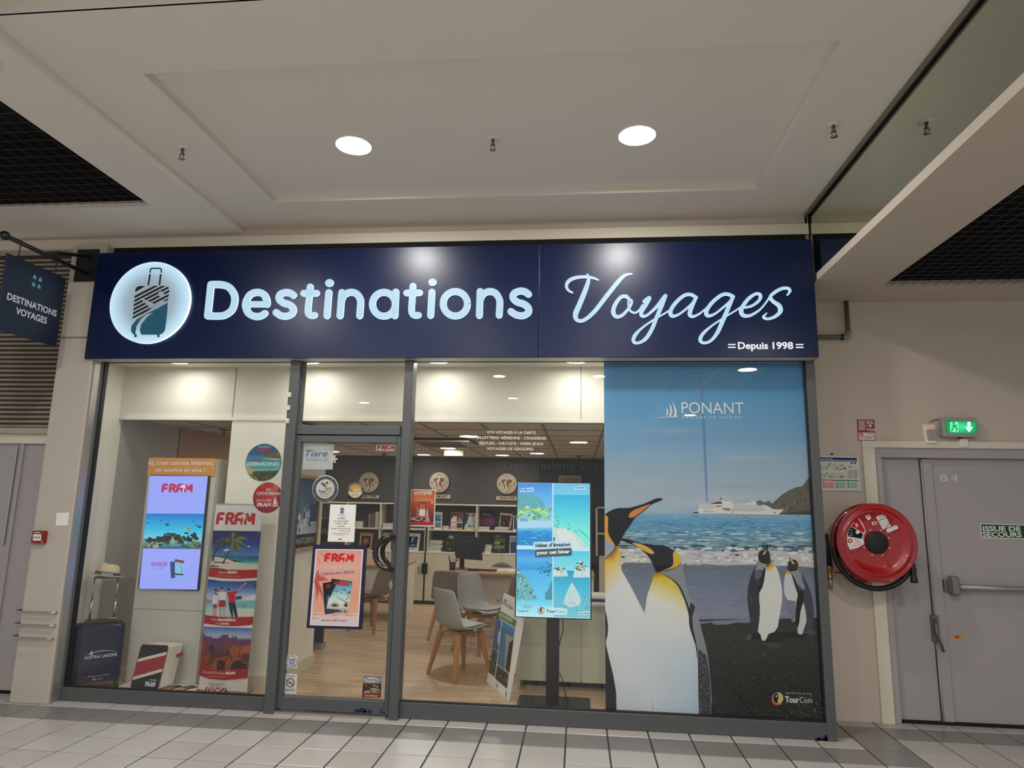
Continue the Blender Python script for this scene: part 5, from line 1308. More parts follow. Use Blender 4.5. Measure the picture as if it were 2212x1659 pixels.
# ================================================================== window display
RED = (176, 34, 34)
def fram(ik, p, T, col, bg, palm=True):
    """the rounded four-letter logo; p(u,v) maps 0..1 x 0..1 (v down) to zoom px"""
    H = lambda *a: [p(*q) for q in a]
    w = abs(p(.078, 0)[0]-p(0, 0)[0])
    W2 = lambda pts, ww=w, n=4: ik.line(H(*pts), ww, col, T, n=n, same=True)
    ik.up()
    W2([(.042, 1), (.052, .5), (.062, .22), (.088, .11), (.13, .085), (.215, .085)]); W2([(.06, .52), (.19, .52)], n=0)
    W2([(.275, 1), (.292, .06)], n=0); W2([(.285, .085), (.37, .085), (.42, .14), (.436, .28), (.41, .43), (.36, .5), (.30, .51)]); W2([(.365, .5), (.45, 1)], n=0)
    W2([(.50, 1), (.512, .55), (.53, .25), (.565, .11), (.62, .085), (.70, .085)]); W2([(.525, .58), (.67, .58)], n=0); W2([(.665, 1), (.685, .05)], n=0)
    W2([(.748, 1), (.772, .05)], n=0); W2([(.775, .05), (.868, .72)], n=0); W2([(.862, .72), (.95, .05)], n=0); W2([(.967, .05), (.955, 1)], n=0)
    if palm:
        c = (.70, .34)
        for e in ((.62, .22), (.63, .52), (.66, .12), (.72, .10), (.78, .18), (.79, .44), (.76, .60)):
            m_ = ((c[0]+e[0])/2, (c[1]+e[1])/2-.07)
            ik.line(H(c, m_, e), [w*.28, w*.42, w*.12], bg, T, n=3, same=(e != (.62, .22)))
        ik.line(H(c, (.715, .6), (.695, 1.0)), [w*.3, w*.36, w*.5], bg, T, n=4)
def box_map(a, b, c):
    """a top-left, b top-right, c bottom-left -> mapping of the unit square"""
    return lambda u, v: (a[0]+(b[0]-a[0])*u+(c[0]-a[0])*v, a[1]+(b[1]-a[1])*u+(c[1]-a[1])*v)
INK = ink_mat('ink_plain')

# white display board on the floor
bx('display_board', -3.955, -3.25, .12, .56, .004, .016, M_paper, label='flat white board on the floor under the striped bag', cat='board')
# suitcase
_F = onY(214, 1430, .30); SCX, SCY, SCA = _F.x-.095, .30+.085, math.radians(36)
sc_ = thing('suitcase', 'dark navy cabin suitcase with AUSTRAL LAGONS lettering and raised handle', 'suitcase', (SCX, SCY, .004), rotz=SCA)
def lmb(b, name, m, **k): return b.build(name, m, sc_, local=True, **k)
M_case = mat('case_navy', (18, 16, 54), .16, var=.1, scale=6, coat=.0, spec=.35)
lmb(MB().box(-.20, .20, -.095, -.005, .05, .535), 'shell', M_case, bevel=.045, seg=5)
lmb(MB().box(-.20, .20, .005, .095, .05, .535), 'shell', M_case, bevel=.045, seg=5)
lmb(MB().box(-.194, .194, -.012, .012, .056, .529), 'zip_band', M_blackm, bevel=.008)
lmb(MB().box(-.12, .14, -.03, .09, .53, .555), 'handle_plate', M_blackm, bevel=.008)
for x in (-.085, .10):
    lmb(MB().cyl((x, .05, .55), (x, .05, .72), .010, n=10).cyl((x, .05, .72), (x, .05, .90), .0075, n=10).cyl((x, .05, .715), (x, .05, .725), .012, n=10), 'pull_rod', M_chrome)
lmb(MB().tube([(-.085, .05, .90), (-.08, .05, .915), (.095, .05, .915), (.10, .05, .90)], .011, 8), 'grip', M_blackm)
lmb(MB().tube([(.06, -.06, .55), (.07, -.062, .575), (.12, -.062, .575), (.13, -.06, .55)], .008, 8), 'top_handle', mat('gold_tag', (170, 130, 60), .4, metal=.6))
for x in (-.17, .17):
    for y in (-.07, .07):
        w_ = lmb(MB().box(x-.022, x+.022, y-.022, y+.022, .03, .06), 'wheel_fork', M_blackm)
        MB().lathe([(.0001, -.012), (.024, -.012), (.026, 0), (.024, .012), (.0001, .012)], (x+.01, y-.012, .026), axis=(1, 0, 0), n=16).build('wheel', M_blackm, w_, local=True)
ROTC = Matrix.Translation((SCX, SCY, .004)) @ Matrix.Rotation(SCA, 4, 'Z')
ROTCi = ROTC.inverted()
nrm = (ROTC.to_3x3() @ Vector((0, -1, 0)))
ik = Ink(ROTC @ Vector((0, -.0955, .3)), nrm, lift=.0006)
ZS = Zm(100, 1130, 540/2212); sw = (206, 206, 214)
ik.text('AUSTRAL LAGONS', (333, 1208), (625, 1172), 26, sw, ZS, bold=.02)
ik.poly([(357, 1166), (385, 1156), (400, 1128), (410, 1146), (427, 1142), (410, 1155), (402, 1172), (392, 1162)], sw, ZS)
ik.line([(425, 1142), (480, 1132), (550, 1128), (620, 1138)], [6, 6, 4, 1.5], sw, ZS, n=4)
ik.line([(360, 1362), (560, 1338)], 5, (150, 150, 165), ZS)
ik.ell((424, 1381), (12, 11), (230, 226, 220), ZS); ik.ell((420, 1385), (8, 8), (206, 110, 60), ZS); ik.ell((427, 1377), (7, 7), (60, 66, 80), ZS)
ik.text('TourCom', (442, 1384), (500, 1378), 10, (180, 180, 190), ZS, bold=.01)
o = ik.build('lettering', INK); o.parent = sc_
for vx in o.data.vertices: vx.co = ROTCi @ vx.co
# straw hat resting on the suitcase handle
hc = ROTC @ Vector((.008, .05, .922))
ht = thing('straw_hat', 'straw trilby hat with black KUONI band resting on the suitcase handle', 'hat', tuple(hc))
M_straw = mat('straw', (206, 186, 138), .8, var=.18, scale=40, bump=.5, bscale=150)
tilt = Matrix.Translation(hc) @ Matrix.Rotation(math.radians(30), 4, 'Z') @ Matrix.Scale(.9, 4) @ Matrix.Rotation(math.radians(9), 4, 'Y') @ Matrix.Rotation(math.radians(-8), 4, 'X')
def hat_ring(r, z, sq=1.12, dip=0):
    return [(r*sq*math.cos(a), r*math.sin(a), z+dip*(math.cos(2*a))) for a in [2*math.pi*i/36 for i in range(36)]]
rings = [hat_ring(.140, .010, 1.1, .012), hat_ring(.125, .000, 1.1, .008), hat_ring(.098, .004), hat_ring(.092, .03), hat_ring(.088, .06), hat_ring(.082, .092), hat_ring(.070, .112), hat_ring(.045, .112), hat_ring(.02, .098), hat_ring(.0005, .094)]
for i in range(36):
    a = 2*math.pi*i/36
    for k in (5, 6, 7, 8, 9):
        x, y, z = rings[k][i]; pinch = math.exp(-((y)/.03)**2)*.022*(k-4)/5.0; rings[k][i] = (x, y, z-pinch-(.006 if x < 0 else 0)*(k-4)/5+(.014*math.exp(-((x+.06)/.03)**2)))
vs = [tilt @ Vector(p) for r_ in rings for p in r_]
b = MB().add(vs, [(k*36+i, k*36+(i+1) % 36, (k+1)*36+(i+1) % 36, (k+1)*36+i) for k in range(9) for i in range(36)], True)
o = b.build('straw_body', M_straw, ht); md = o.modifiers.new('thickness', 'SOLIDIFY'); md.thickness = .004
bd = [hat_ring(.1055, .006), hat_ring(.0995, .038)]
b = MB().add([tilt @ Vector(p) for r_ in bd for p in r_], [(i, (i+1) % 36, 36+(i+1) % 36, 36+i) for i in range(36)], True)
b.build('hat_band', mat('band_black', (14, 14, 18), .7), ht)
v, tr, xa, xb = text_tris('KUONI', .02)
pts = []
for p in v:
    u = (p[0]-xa)/(xb-xa); a = math.radians(-112+u*50); r_ = .1062+p[1]*-.0045
    pts.append(tilt @ Vector((r_*1.12*math.cos(a), r_*math.sin(a), .011+p[1]*.026)))
ik = Ink((0, 0, 0), FRONT); ik._add(pts, tr, [lin((206, 206, 206))]*len(pts)); ik.h = 0; ik.build('lettering', INK, ht)
# striped bag leaning on the board
bg = thing('travel_bag', 'black, red and white striped satchel bag leaning on the totem foot', 'bag', (-3.68, .36, .016))
BYf = .27
q = [onY(*ZS(*p), BYf) for p in ((745, 1455), (990, 1472), (1085, 1088), (845, 1078))]   # front outline bl, br, tr, tl
fl_, fr_, ftr, ftl = q
for a in (fl_, fr_): a.z = max(a.z, .018)
lean = Vector((0, .10, 0)); ftr += lean; ftl += lean
ftr.z = ftl.z = onY(*ZS(970, 1080), BYf+.10).z
ftl.x = onY(*ZS(845, 1078), BYf+.10).x; ftr.x = onY(*ZS(1085, 1088), BYf+.10).x
def bagpt(u, v): return (fl_*(1-u)+fr_*u)*(1-v)+(ftl*(1-u)+ftr*u)*v
bn = ((fr_-fl_).cross(ftl-fl_)).normalized()
if bn.y > 0: bn = -bn
def rr(u0, u1, v0, v1, r=.07, n=5):
    out = []
    for (cu, cv, a0) in ((u1-r, v1-r, 0), (u0+r, v1-r, 90), (u0+r, v0+r, 180), (u1-r, v0+r, 270)):
        out += [(cu+r*math.cos(math.radians(a0+90*i/n)), cv+r*math.sin(math.radians(a0+90*i/n))) for i in range(n+1)]
    return out
depth = Vector((.045, .13, 0))
b = MB(); pol = rr(0, 1, 0, 1)
M_canvas = mat('canvas_white', (206, 200, 186), .8, var=.08, bump=.4, bscale=30)
b.prism([bagpt(*p)-bn*.004 for p in pol], depth); b.build('body', M_canvas, bg, bevel=.008)
fr2 = MB(); fr2.prism([bagpt(*p) for p in pol], -bn*.004); fr2.build('front_panel', mat('bag_black', (20, 20, 28), .75, bump=.15, bscale=40), bg)
pp_ = [bagpt(*p)+bn*.0035 for p in pol]; MB().tube(pp_, .0035, 6, closed=True).build('piping', mat('piping_red', (150, 30, 36), .6), bg)
def clipband(v0l, v0r, v1l, v1r): return [bagpt(0.005, v0l), bagpt(.995, v0r), bagpt(.995, v1r), bagpt(.005, v1l)]
MB().prism([p+bn*.0015 for p in clipband(.17, .40, .66, .86)], bn*.0012).build('white_stripe', M_canvas, bg)
MB().prism([p+bn*.003 for p in clipband(.245, .475, .585, .785)], bn*.0012).build('red_stripe', mat('bag_red', (150, 22, 34), .7, bump=.2, bscale=30), bg)
v, tr, xa, xb = text_tris('FRAM', .05); v2, tr2, xa2, xb2 = text_tris('VOYAGES', .03)
ik = Ink((0, 0, 0), FRONT)
ik._add([bagpt(.50+(p[0]-xa)/(xb-xa)*.36, .055+p[1]*.14)+bn*.003 for p in v], tr, [lin((206, 206, 206))]*len(v))
ik._add([bagpt(.62+(p[0]-xa2)/(xb2-xa2)*.24, .185+p[1]*.045)+bn*.003 for p in v2], tr2, [lin((196, 196, 196))]*len(v2))
ik.h = 0; ik.build('lettering', INK, bg)
c = bagpt(1, .72)+depth*.8
MB().hexa([c+Vector((0, -.01, -.015)), c+Vector((.05, -.01, .0)), c+Vector((.05, .01, .0)), c+Vector((0, .01, -.015))], [c+Vector((0, -.01, .01)), c+Vector((.045, -.01, .03)), c+Vector((.045, .01, .03)), c+Vector((0, .01, .01))]).build('pull_tab', MATS['piping_red'], bg)
# flip-flops
def flipflop(px, py, rot, label):
    c = onZ(px, py, .03); t = thing('flip_flop', label, 'sandal', (c.x, c.y, .016), group='pair of orange flip-flops')
    out = []
    for i in range(28):
        a = 2*math.pi*i/28; x = .125*math.cos(a); y = (.034+.008*math.cos(a))*math.sin(a)*(1-.12*math.exp(-((x+.01)/.04)**2))
        out.append((x*math.cos(rot)-y*math.sin(rot), x*math.sin(rot)+y*math.cos(rot)))
    MB().prism([Vector((c.x+p[0], c.y+p[1], .016)) for p in out], (0, 0, .014)).build('sole', M_paper, t)
    MB().prism([Vector((c.x+p[0]*.94, c.y+p[1]*.9, .030)) for p in out], (0, 0, .003)).build('footbed', mat('sandal_orange', (206, 122, 70), .6, var=.3, scale=30), t)
    R_ = lambda x, y, z: Vector((c.x+x*math.cos(rot)-y*math.sin(rot), c.y+x*math.sin(rot)+y*math.cos(rot), z))
    MB().tube(smooth_path([tuple(R_(-.02, .032, .032)), tuple(R_(.03, .026, .042)), tuple(R_(.07, .0, .040)), tuple(R_(.075, 0, .032))], 4), .006, 6).tube(smooth_path([tuple(R_(-.02, -.032, .032)), tuple(R_(.03, -.026, .042)), tuple(R_(.07, .0, .040))], 4), .006, 6).build('strap', mat('strap_olive', (60, 70, 50), .6), t)
flipflop(371, 1487, math.radians(45), 'orange flip-flop lying nearer the striped bag'); flipflop(402, 1488, math.radians(45), 'orange flip-flop lying nearer the roll-up banner')

# ================================================================== advertising totem with lit screen
TY = .57
tx0, tx1 = onY(317, 985, TY).x, onY(465, 1028, TY).x
tx0 = -4.02
tm = thing('totem', 'pale floor standing advertising totem with orange header and bright screen', 'totem', ((tx0+tx1)/2, TY+.1, .004))
M_tot = mat('totem_grey', (196, 192, 180), .5, var=.02)
bx('body', tx0, tx1, TY, TY+.20, .004, 1.995, M_tot, tm, bevel=.003)
zs = onY(500, 0, TY); zz = onY(*ZS(1000, 765), TY).z
bx('seam', tx0+.004, tx1-.004, TY-.001, TY+.002, zz-.002, zz+.002, M_tbar, tm)
zh = onY(390, 1027, TY).z
bx('header', tx0, tx1, TY-.012, TY, zh, 1.997, mat('header_orange', (206, 138, 58), .5), tm)
ZT = Zm(300, 960, 320/1561)
ik = Ink((0, TY-.0125, 0), FRONT)
ik.text('Ici, c’est comme Internet,', (98, 212), (782, 216), 42, (212, 206, 200), ZT, bold=.028); ik.text('un sourire en plus !', (177, 286), (697, 290), 40, (212, 206, 200), ZT, bold=.028)
ik.build('lettering', INK, tm)
sy = TY-.028
p = [onY(*ZT(*a), sy) for a in ((118, 330), (727, 335), (612, 1530), (2, 1522))]
x0, x1 = (p[0].x+p[3].x)/2, (p[1].x+p[2].x)/2; z1, z0 = (p[0].z+p[1].z)/2, (p[2].z+p[3].z)/2
scn = bx('screen', x0-.004, x1+.012, sy+.001, TY, z0-.004, z1+.004, M_blackm, tm)
ik = Ink((0, sy, 0), FRONT)
lav = (152, 166, 252)
ik.poly([(118, 330), (727, 335), (612, 1530), (2, 1522)], lav, ZT)
ik.grad([((78, 728), (690, 732), (20, 110, 190)), ((68, 800), (682, 806), (22, 150, 220)), ((58, 900), (674, 905), (40, 185, 225)), ((48, 990), (664, 995), (110, 205, 220)), ((38, 1095), (652, 1103), (40, 70, 80))], ZT)
random.seed(21)
for k in range(70):
    u = random.random(); y = 1000+random.random()*90-55*math.exp(-((u-.5)/.25)**2); x = 92+u*560-(y-800)*.11
    ik.ell((x, y), (12+random.random()*26, 8+random.random()*16), random.choice([(14, 22, 26), (20, 34, 34), (44, 60, 50), (30, 44, 40), (96, 120, 96), (120, 92, 66), (150, 160, 120)]), ZT, n=9, same=k > 0)
for k in range(40):
    x = 260+random.random()*380; y = 935+random.random()*75
    ik.ell((x-(y-800)*.09, y), (10+random.random()*20, 8+random.random()*14), random.choice([(10, 16, 22), (16, 26, 30), (28, 40, 38)]), ZT, n=8, same=k > 0)
for (x, y, r) in ((512, 883, 28), (640, 868, 20), (608, 855, 12), (300, 846, 20), (95, 828, 10), (235, 803, 8), (318, 812, 9), (570, 808, 8)):
    ik.ell((x, y), (r, r*.62), (20, 60, 90) if r != 28 else (190, 190, 110), ZT)
for k in range(4): ik.line([(497+k*11, 868), (505+k*11, 898)], 5, (20, 24, 26), ZT)
for k in range(7): ik.line([(70+k*70, 905+(k*37) % 60), (130+k*70, 900+(k*37) % 60)], 3, (120, 215, 235), ZT, same=k > 0)
fram(ik, box_map((238, 418), (570, 418), (236, 504)), ZT, (190, 18, 72), (214, 220, 255))
ik.line([(250, 540), (540, 545)], 3, (130, 140, 214), ZT)
ik.text('NOUVEAUTÉS', (130, 1280), (296, 1280), 36, (160, 40, 140), ZT, bold=.03); ik.text('CLUBS', (148, 1320), (268, 1322), 28, (120, 136, 208), ZT)
ik.poly([(330, 1238), (385, 1230), (392, 1400), (342, 1414)], (40, 70, 110), ZT); ik.poly([(384, 1208), (480, 1228), (470, 1408), (380, 1392)], (130, 190, 222), ZT); ik.poly([(384, 1208), (480, 1228), (478, 1250), (384, 1236)], (40, 60, 80), ZT)
ik.text('FRAM', (395, 1245), (470, 1256), 18, (210, 30, 60), ZT, bold=.04); ik.line([(365, 1365), (470, 1372)], 16, (40, 60, 60), ZT); ik.line([(430, 1270), (460, 1310), (450, 1350)], 4, (30, 60, 80), ZT)
ik.build('picture', ink_mat('ink_screen', emission=1.0, grain=.05, gscale=40), scn)

# ================================================================== roll-up banner
BRY = .38
rp = thing('rollup_banner', 'tall white roll-up banner with three travel photos and red bands', 'banner', (-3.01, BRY, .004))
ZR1 = Zm(430, 1060, 190/1370); ZR2 = Zm(420, 1280, 200/1443)
ptl, ptr, pbl, pbr = onY(465, 1088, BRY), onY(566.5, 1093, BRY), onY(430, 1497, BRY), onY(533, 1500, BRY)
bxl, bxr = (ptl.x+pbl.x)/2, (ptr.x+pbr.x)/2
bx('sheet', bxl, bxr, BRY, BRY+.003, .03, ptl.z-.005, mat('banner_white', (212, 206, 200), .5), rp)
bx('base', bxl, bxr, BRY+.005, BRY+.12, .004, .035, M_alu, rp, bevel=.01); bx('top_rail', bxl, bxr, BRY-.004, BRY+.010, ptl.z-.006, ptl.z+.004, M_alu, rp)
MB().cyl(((bxl+bxr)/2, BRY+.04, .03), ((bxl+bxr)/2, BRY+.02, ptl.z), .01, n=8).build('pole', M_alu, rp)
ik = Ink((0, BRY, 0), FRONT)
fram(ik, box_map((268, 340), (880, 345), (255, 525)), ZR1, (178, 40, 40), (210, 205, 200))
# photo 1: palm beach
ik.grad([((218, 620), (966, 632), (22, 36, 96)), ((205, 820), (950, 830), (30, 56, 130)), ((196, 1000), (935, 1012), (74, 120, 180)), ((194, 1012), (934, 1026), (30, 80, 120)), ((190, 1080), (928, 1090), (40, 130, 140)), ((186, 1120), (925, 1130), (110, 176, 170)), ((184, 1140), (922, 1150), (196, 186, 164)), ((172, 1215), (914, 1228), (200, 188, 164))], ZR1)
ik.poly([(192, 1050), (270, 1030), (420, 1060), (600, 1110), (760, 1150), (915, 1165), (914, 1228), (172, 1215)], (206, 196, 172), ZR1)
ik.line([(480, 1075), (560, 1095), (680, 1105)], [6, 26, 6], (20, 56, 74), ZR1)
ik.poly([(380, 945), (410, 905), (455, 905), (500, 925), (440, 935)], (196, 206, 224), ZR1); ik.ell((772, 868), (22, 9), (206, 214, 226), ZR1)
tk = (60, 46, 34)
ik.line([(365, 1135), (420, 1050), (470, 950), (518, 840)], [26, 18, 14, 10], tk, ZR1, n=4); ik.line([(210, 1090), (240, 980), (330, 860), (490, 650)], [30, 26, 22, 20], (74, 58, 44), ZR1, n=4); ik.line([(230, 960), (260, 790), (290, 640)], 18, (66, 50, 40), ZR1)
random.seed(31)
c = (530, 790)
for e in ((400, 800), (350, 900), (600, 690), (700, 700), (780, 760), (760, 900), (680, 960), (650, 1000), (600, 950), (520, 640), (440, 830), (510, 1020), (560, 660), (740, 870)):
    m_ = ((c[0]+e[0])/2+random.uniform(-10, 10), (c[1]+e[1])/2-40)
    ik.line([c, m_, e], [14, random.uniform(40, 64), 6], random.choice([(50, 60, 28), (84, 92, 44), (36, 46, 22), (110, 112, 60), (64, 74, 34)]), ZR1, n=4)
for k in range(26):
    x = 215+random.random()*190; y = 650+random.random()*330; ik.line([(x, y), (x+random.uniform(-30, 40), y+random.uniform(30, 70))], [12, 4], random.choice([(40, 48, 24), (120, 112, 56), (70, 78, 40), (30, 34, 26), (150, 140, 80)]), ZR1, same=k > 0)
ik.poly([(915, 640), (965, 635), (958, 690), (935, 680)], (70, 76, 40), ZR1)
for l in ([(190, 1170), (330, 1180)], [(240, 1110), (470, 1125)], [(200, 1205), (420, 1222)]): ik.line(l, [16, 6], (52, 40, 34), ZR1, same=True)
for k in range(30):
    x = 190+random.random()*60; y = 1000+random.random()*190; ik.ell((x, y), (7, 5), random.choice([(120, 110, 130), (30, 26, 40), (150, 140, 150), (70, 60, 80)]), ZR1, n=7, same=k > 0)
# red band 1
ik.poly([(172, 1198), (440, 1232), (700, 1234), (914, 1226), (908, 1355), (640, 1370), (360, 1362), (158, 1336)], (166, 42, 42), ZR1)
ik.text('Séjours', (308, 1285), (440, 1288), 34, (220, 206, 204), ZR1); ik.text('FRAM', (455, 1289), (590, 1289), 34, (230, 220, 220), ZR1, bold=.05); ik.text('Une grande diversité de voyages', (256, 1332), (655, 1340), 20, (206, 150, 150), ZR1)
# photo 2: three people by a pool
ik.grad([((148, 1372), (904, 1400), (36, 60, 130)), ((136, 1480), (898, 1510), (70, 104, 170)), ((128, 1600), (888, 1620), (130, 160, 200)), ((126, 1640), (884, 1655), (150, 170, 200))], ZR1)
ik.poly([(150, 1338), (360, 1364), (640, 1372), (906, 1358), (904, 1398), (640, 1412), (360, 1404), (146, 1374)], (212, 206, 202), ZR1)
ik.grad([((200, 0), (965, 5), (140, 166, 206)), ((190, 90), (955, 100), (170, 190, 206)), ((185, 170), (950, 176), (120, 180, 196)), ((180, 250), (940, 260), (150, 200, 206)), ((170, 360), (928, 372), (200, 196, 180))], ZR2)
ik.poly([(640, 150), (950, 110), (945, 240), (720, 245), (640, 225)], (110, 176, 186), ZR2); ik.poly([(700, 90), (830, 60), (960, 30), (955, 120), (650, 105)], (206, 206, 204), ZR2); ik.poly([(650, 60), (740, 50), (750, 100), (648, 108)], (60, 70, 50), ZR2); ik.poly([(640, 245), (800, 250), (940, 250), (930, 375), (690, 378)], (206, 200, 184), ZR2)
ik.poly([(185, 90), (280, 120), (275, 160), (183, 180)], (150, 140, 130), ZR2)
for x in (725, 820): ik.line([(x, 130), (x, 205)], 6, (150, 130, 60), ZR2, same=True)
ik.ell((775, 207), (16, 14), (170, 50, 40), ZR2); ik.poly([(905, 1420), (880, 1440), (845, 1480), (860, 1520), (900, 1500)], (60, 80, 56), ZR1)
sk = (196, 140, 110)
ik.poly([(285, 95), (310, 30), (350, 20), (372, 60), (365, 185), (295, 185)], (214, 210, 206), ZR2); ik.ell((338, 8), (20, 26), (110, 66, 44), ZR2); ik.line([(350, 0), (358, 40)], 14, (50, 34, 28), ZR2); ik.line([(290, 95), (260, 130)], 14, sk, ZR2); ik.poly([(295, 180), (362, 178), (352, 245), (298, 242)], (176, 40, 56), ZR2); ik.line([(310, 242), (300, 370)], 24, sk, ZR2); ik.line([(340, 242), (330, 375)], 22, sk, ZR2, same=True)
ik.poly([(385, 20), (440, 0), (498, 20), (490, 120), (398, 120)], (216, 212, 214), ZR2); ik.poly([(392, 116), (490, 114), (494, 222), (386, 222)], (170, 42, 52), ZR2); ik.line([(410, 222), (412, 375)], 20, sk, ZR2); ik.line([(466, 222), (466, 375)], 20, sk, ZR2, same=True)
ik.poly([(530, 50), (560, -10), (620, -20), (642, 20), (645, 155), (540, 160)], (190, 36, 44), ZR2); ik.poly([(538, 158), (642, 152), (660, 240), (684, 378), (640, 380), (604, 240), (612, 378), (585, 380), (550, 240)], (40, 44, 50), ZR2)
for (x, y, hcol) in ((272, 1562, (60, 36, 28)), (362, 1530, (70, 50, 40)), (468, 1550, (34, 28, 26))):
    ik.ell((x, y+6), (22, 32), sk, ZR1); ik.ell((x, y-14), (24, 18), hcol, ZR1)
ik.line([(565, 1580), (640, 1530), (690, 1480), (745, 1430)], [26, 20, 18, 24], sk, ZR1, n=3); ik.line([(440, 1595), (560, 1600), (600, 1560)], 44, (190, 36, 44), ZR1); ik.line([(300, 1600), (380, 1585), (440, 1600)], 34, (214, 210, 212), ZR1)
# red band 2
ik.poly([(170, 345), (380, 378), (640, 388), (926, 372), (916, 500), (660, 522), (400, 512), (160, 478)], (162, 40, 40), ZR2)
ik.text('Clubs', (275, 430), (362, 436), 32, (220, 206, 204), ZR2); ik.text('FRAMISSIMA', (374, 440), (652, 444), 34, (230, 222, 222), ZR2, bold=.04); ik.text('Club', (330, 490), (408, 494), 30, (206, 170, 170), ZR2); ik.text('Jumbo', (414, 494), (552, 496), 34, (226, 214, 214), ZR2, bold=.03)
ik.poly([(158, 480), (400, 514), (660, 524), (916, 502), (908, 552), (660, 572), (400, 562), (152, 528)], (212, 206, 202), ZR2)
# photo 3: red rock valley
ik.grad([((152, 528), (908, 552), (70, 96, 160)), ((148, 600), (902, 620), (120, 148, 190)), ((144, 680), (894, 694), (170, 176, 196)), ((142, 720), (890, 735), (116, 84, 110)), ((136, 800), (882, 810), (110, 70, 84)), ((120, 950), (868, 950), (84, 54, 60)), ((96, 1180), (850, 1180), (110, 60, 44))], ZR2)
ik.poly([(142, 630), (165, 630), (180, 690), (200, 655), (215, 690), (255, 670), (275, 705), (360, 725), (400, 700), (445, 655), (530, 652), (545, 700), (585, 715), (592, 665), (606, 668), (610, 715), (640, 675), (665, 680), (680, 740), (890, 740), (884, 800), (136, 800)], (96, 62, 96), ZR2)
ik.poly([(500, 800), (520, 720), (545, 695), (570, 730), (580, 830), (500, 835)], (120, 64, 60), ZR2)
random.seed(41)
ik.poly([(136, 700), (175, 760), (190, 860), (180, 960), (230, 900), (265, 990), (230, 1080), (260, 1190), (90, 1170)], (140, 62, 40), ZR2); ik.poly([(570, 990), (560, 850), (640, 820), (720, 850), (700, 980), (620, 1010)], (160, 80, 50), ZR2); ik.poly([(715, 960), (740, 840), (860, 810), (884, 860), (876, 960), (790, 940)], (170, 88, 54), ZR2)
ik.poly([(330, 1030), (500, 990), (700, 1000), (760, 1080), (860, 1090), (850, 1180), (250, 1200)], (150, 76, 46), ZR2); ik.poly([(355, 1195), (370, 1060), (430, 1045), (490, 1070), (480, 1200)], (48, 34, 30), ZR2); ik.poly([(590, 1110), (650, 1050), (740, 1060), (760, 1100), (850, 1110), (850, 1178), (560, 1195)], (60, 40, 34), ZR2); ik.poly([(230, 860), (290, 780), (310, 880), (250, 900)], (60, 42, 46), ZR2)
for k in range(44):
    x = 130+random.random()*730; y = 830+random.random()*330; w_ = 12+random.random()*40
    ik.line([(x, y), (x+random.uniform(-12, 12), y+random.uniform(14, 60))], [w_*.4, w_*.2], random.choice([(60, 36, 34), (180, 96, 60), (90, 50, 44), (130, 70, 50), (40, 28, 28)]), ZR2, same=k > 0)
ik.poly([(92, 1140), (260, 1195), (480, 1205), (848, 1178), (836, 1325), (480, 1358), (240, 1338), (78, 1282)], (160, 40, 38), ZR2)
ik.text('Circuits & Croisières', (138, 1250), (478, 1272), 38, (220, 206, 204), ZR2); ik.text('FRAM', (492, 1272), (640, 1268), 38, (232, 224, 224), ZR2, bold=.05); ik.text('En route vers l’aventure !', (206, 1308), (508, 1318), 24, (206, 150, 148), ZR2)
ik.line([(220, 1412), (486, 1420)], 7, (120, 90, 90), ZR2); ik.line([(250, 1440), (430, 1446)], 7, (130, 110, 110), ZR2)
for k, x in enumerate((211, 284, 372, 470)): ik.ell((x, 1508+k*4), (26+k*5, 42), (150, 36, 38), ZR2, same=k > 0)
ik.text('f', (200, 1534), (222, 1534), 52, (222, 214, 212), ZR2, bold=.04)
ik.poly([(262, 1490), (306, 1490), (306, 1534), (262, 1534)], (222, 214, 212), ZR2); ik.poly([(268, 1497), (300, 1497), (300, 1527), (268, 1527)], (150, 36, 38), ZR2); ik.ell((284, 1512), (10, 10), (222, 214, 212), ZR2); ik.ell((284, 1512), (6, 6), (150, 36, 38), ZR2)
ik.poly([(346, 1498), (398, 1498), (398, 1536), (346, 1536)], (222, 214, 212), ZR2); ik.poly([(364, 1506), (386, 1517), (364, 1528)], (150, 36, 38), ZR2)
ik.line([(474, 1490), (474, 1530)], 8, (222, 214, 212), ZR2); ik.ell((464, 1532), (13, 12), (222, 214, 212), ZR2); ik.line([(474, 1492), (490, 1506)], 8, (222, 214, 212), ZR2)
ik.build('print', INK, rp)

# ================================================================== portrait screen on its stand
VY = .48
tv = thing('display_screen', 'tall portrait advertising screen with four beach photos on black stand', 'screen', (-.2, VY+.1, .004))
ZV = Zm(1100, 1000, 220/1014)
p = [onY(*ZV(*a), VY) for a in ((78, 190), (815, 200), (822, 1562), (52, 1540))]
vx0, vx1, vz0, vz1 = (p[0].x+p[3].x)/2, (p[1].x+p[2].x)/2, (p[2].z+p[3].z)/2, (p[0].z+p[1].z)/2
case = bx('casing', vx0, vx1, VY+.0005, VY+.06, vz0, vz1, mat('tv_black', (10, 10, 11), .3), tv, bevel=.004)
a = onY(1180, 1400, VY+.08).x; b_ = onY(1208, 1400, VY+.08).x
bx('pole', a, b_, VY+.065, VY+.11, .03, 1.3, M_blackm, tv, bevel=.004)
bx('base_plate', onZ(1115, 1525, .02).x, onZ(1275, 1525, .02).x, .42, .72, .004, .022, M_blackm, tv, bevel=.004)
MB().tube(smooth_path([tuple(onY(1215, 1337, VY+.09)), tuple(onY(1216, 1360, VY+.09)), tuple(onY(1210, 1385, VY+.10)), tuple(onY(1200, 1440, VY+.12)), (b_+.02, VY+.15, .2), (b_+.06, VY+.2, .02)], 5), .004, 6).build('cable', M_blackm, tv)
ik = Ink((0, VY, 0), FRONT)
wl_ = (200, 232, 250)
ik.poly([(84, 196), (803, 206), (808, 1552), (66, 1530)], wl_, ZV)
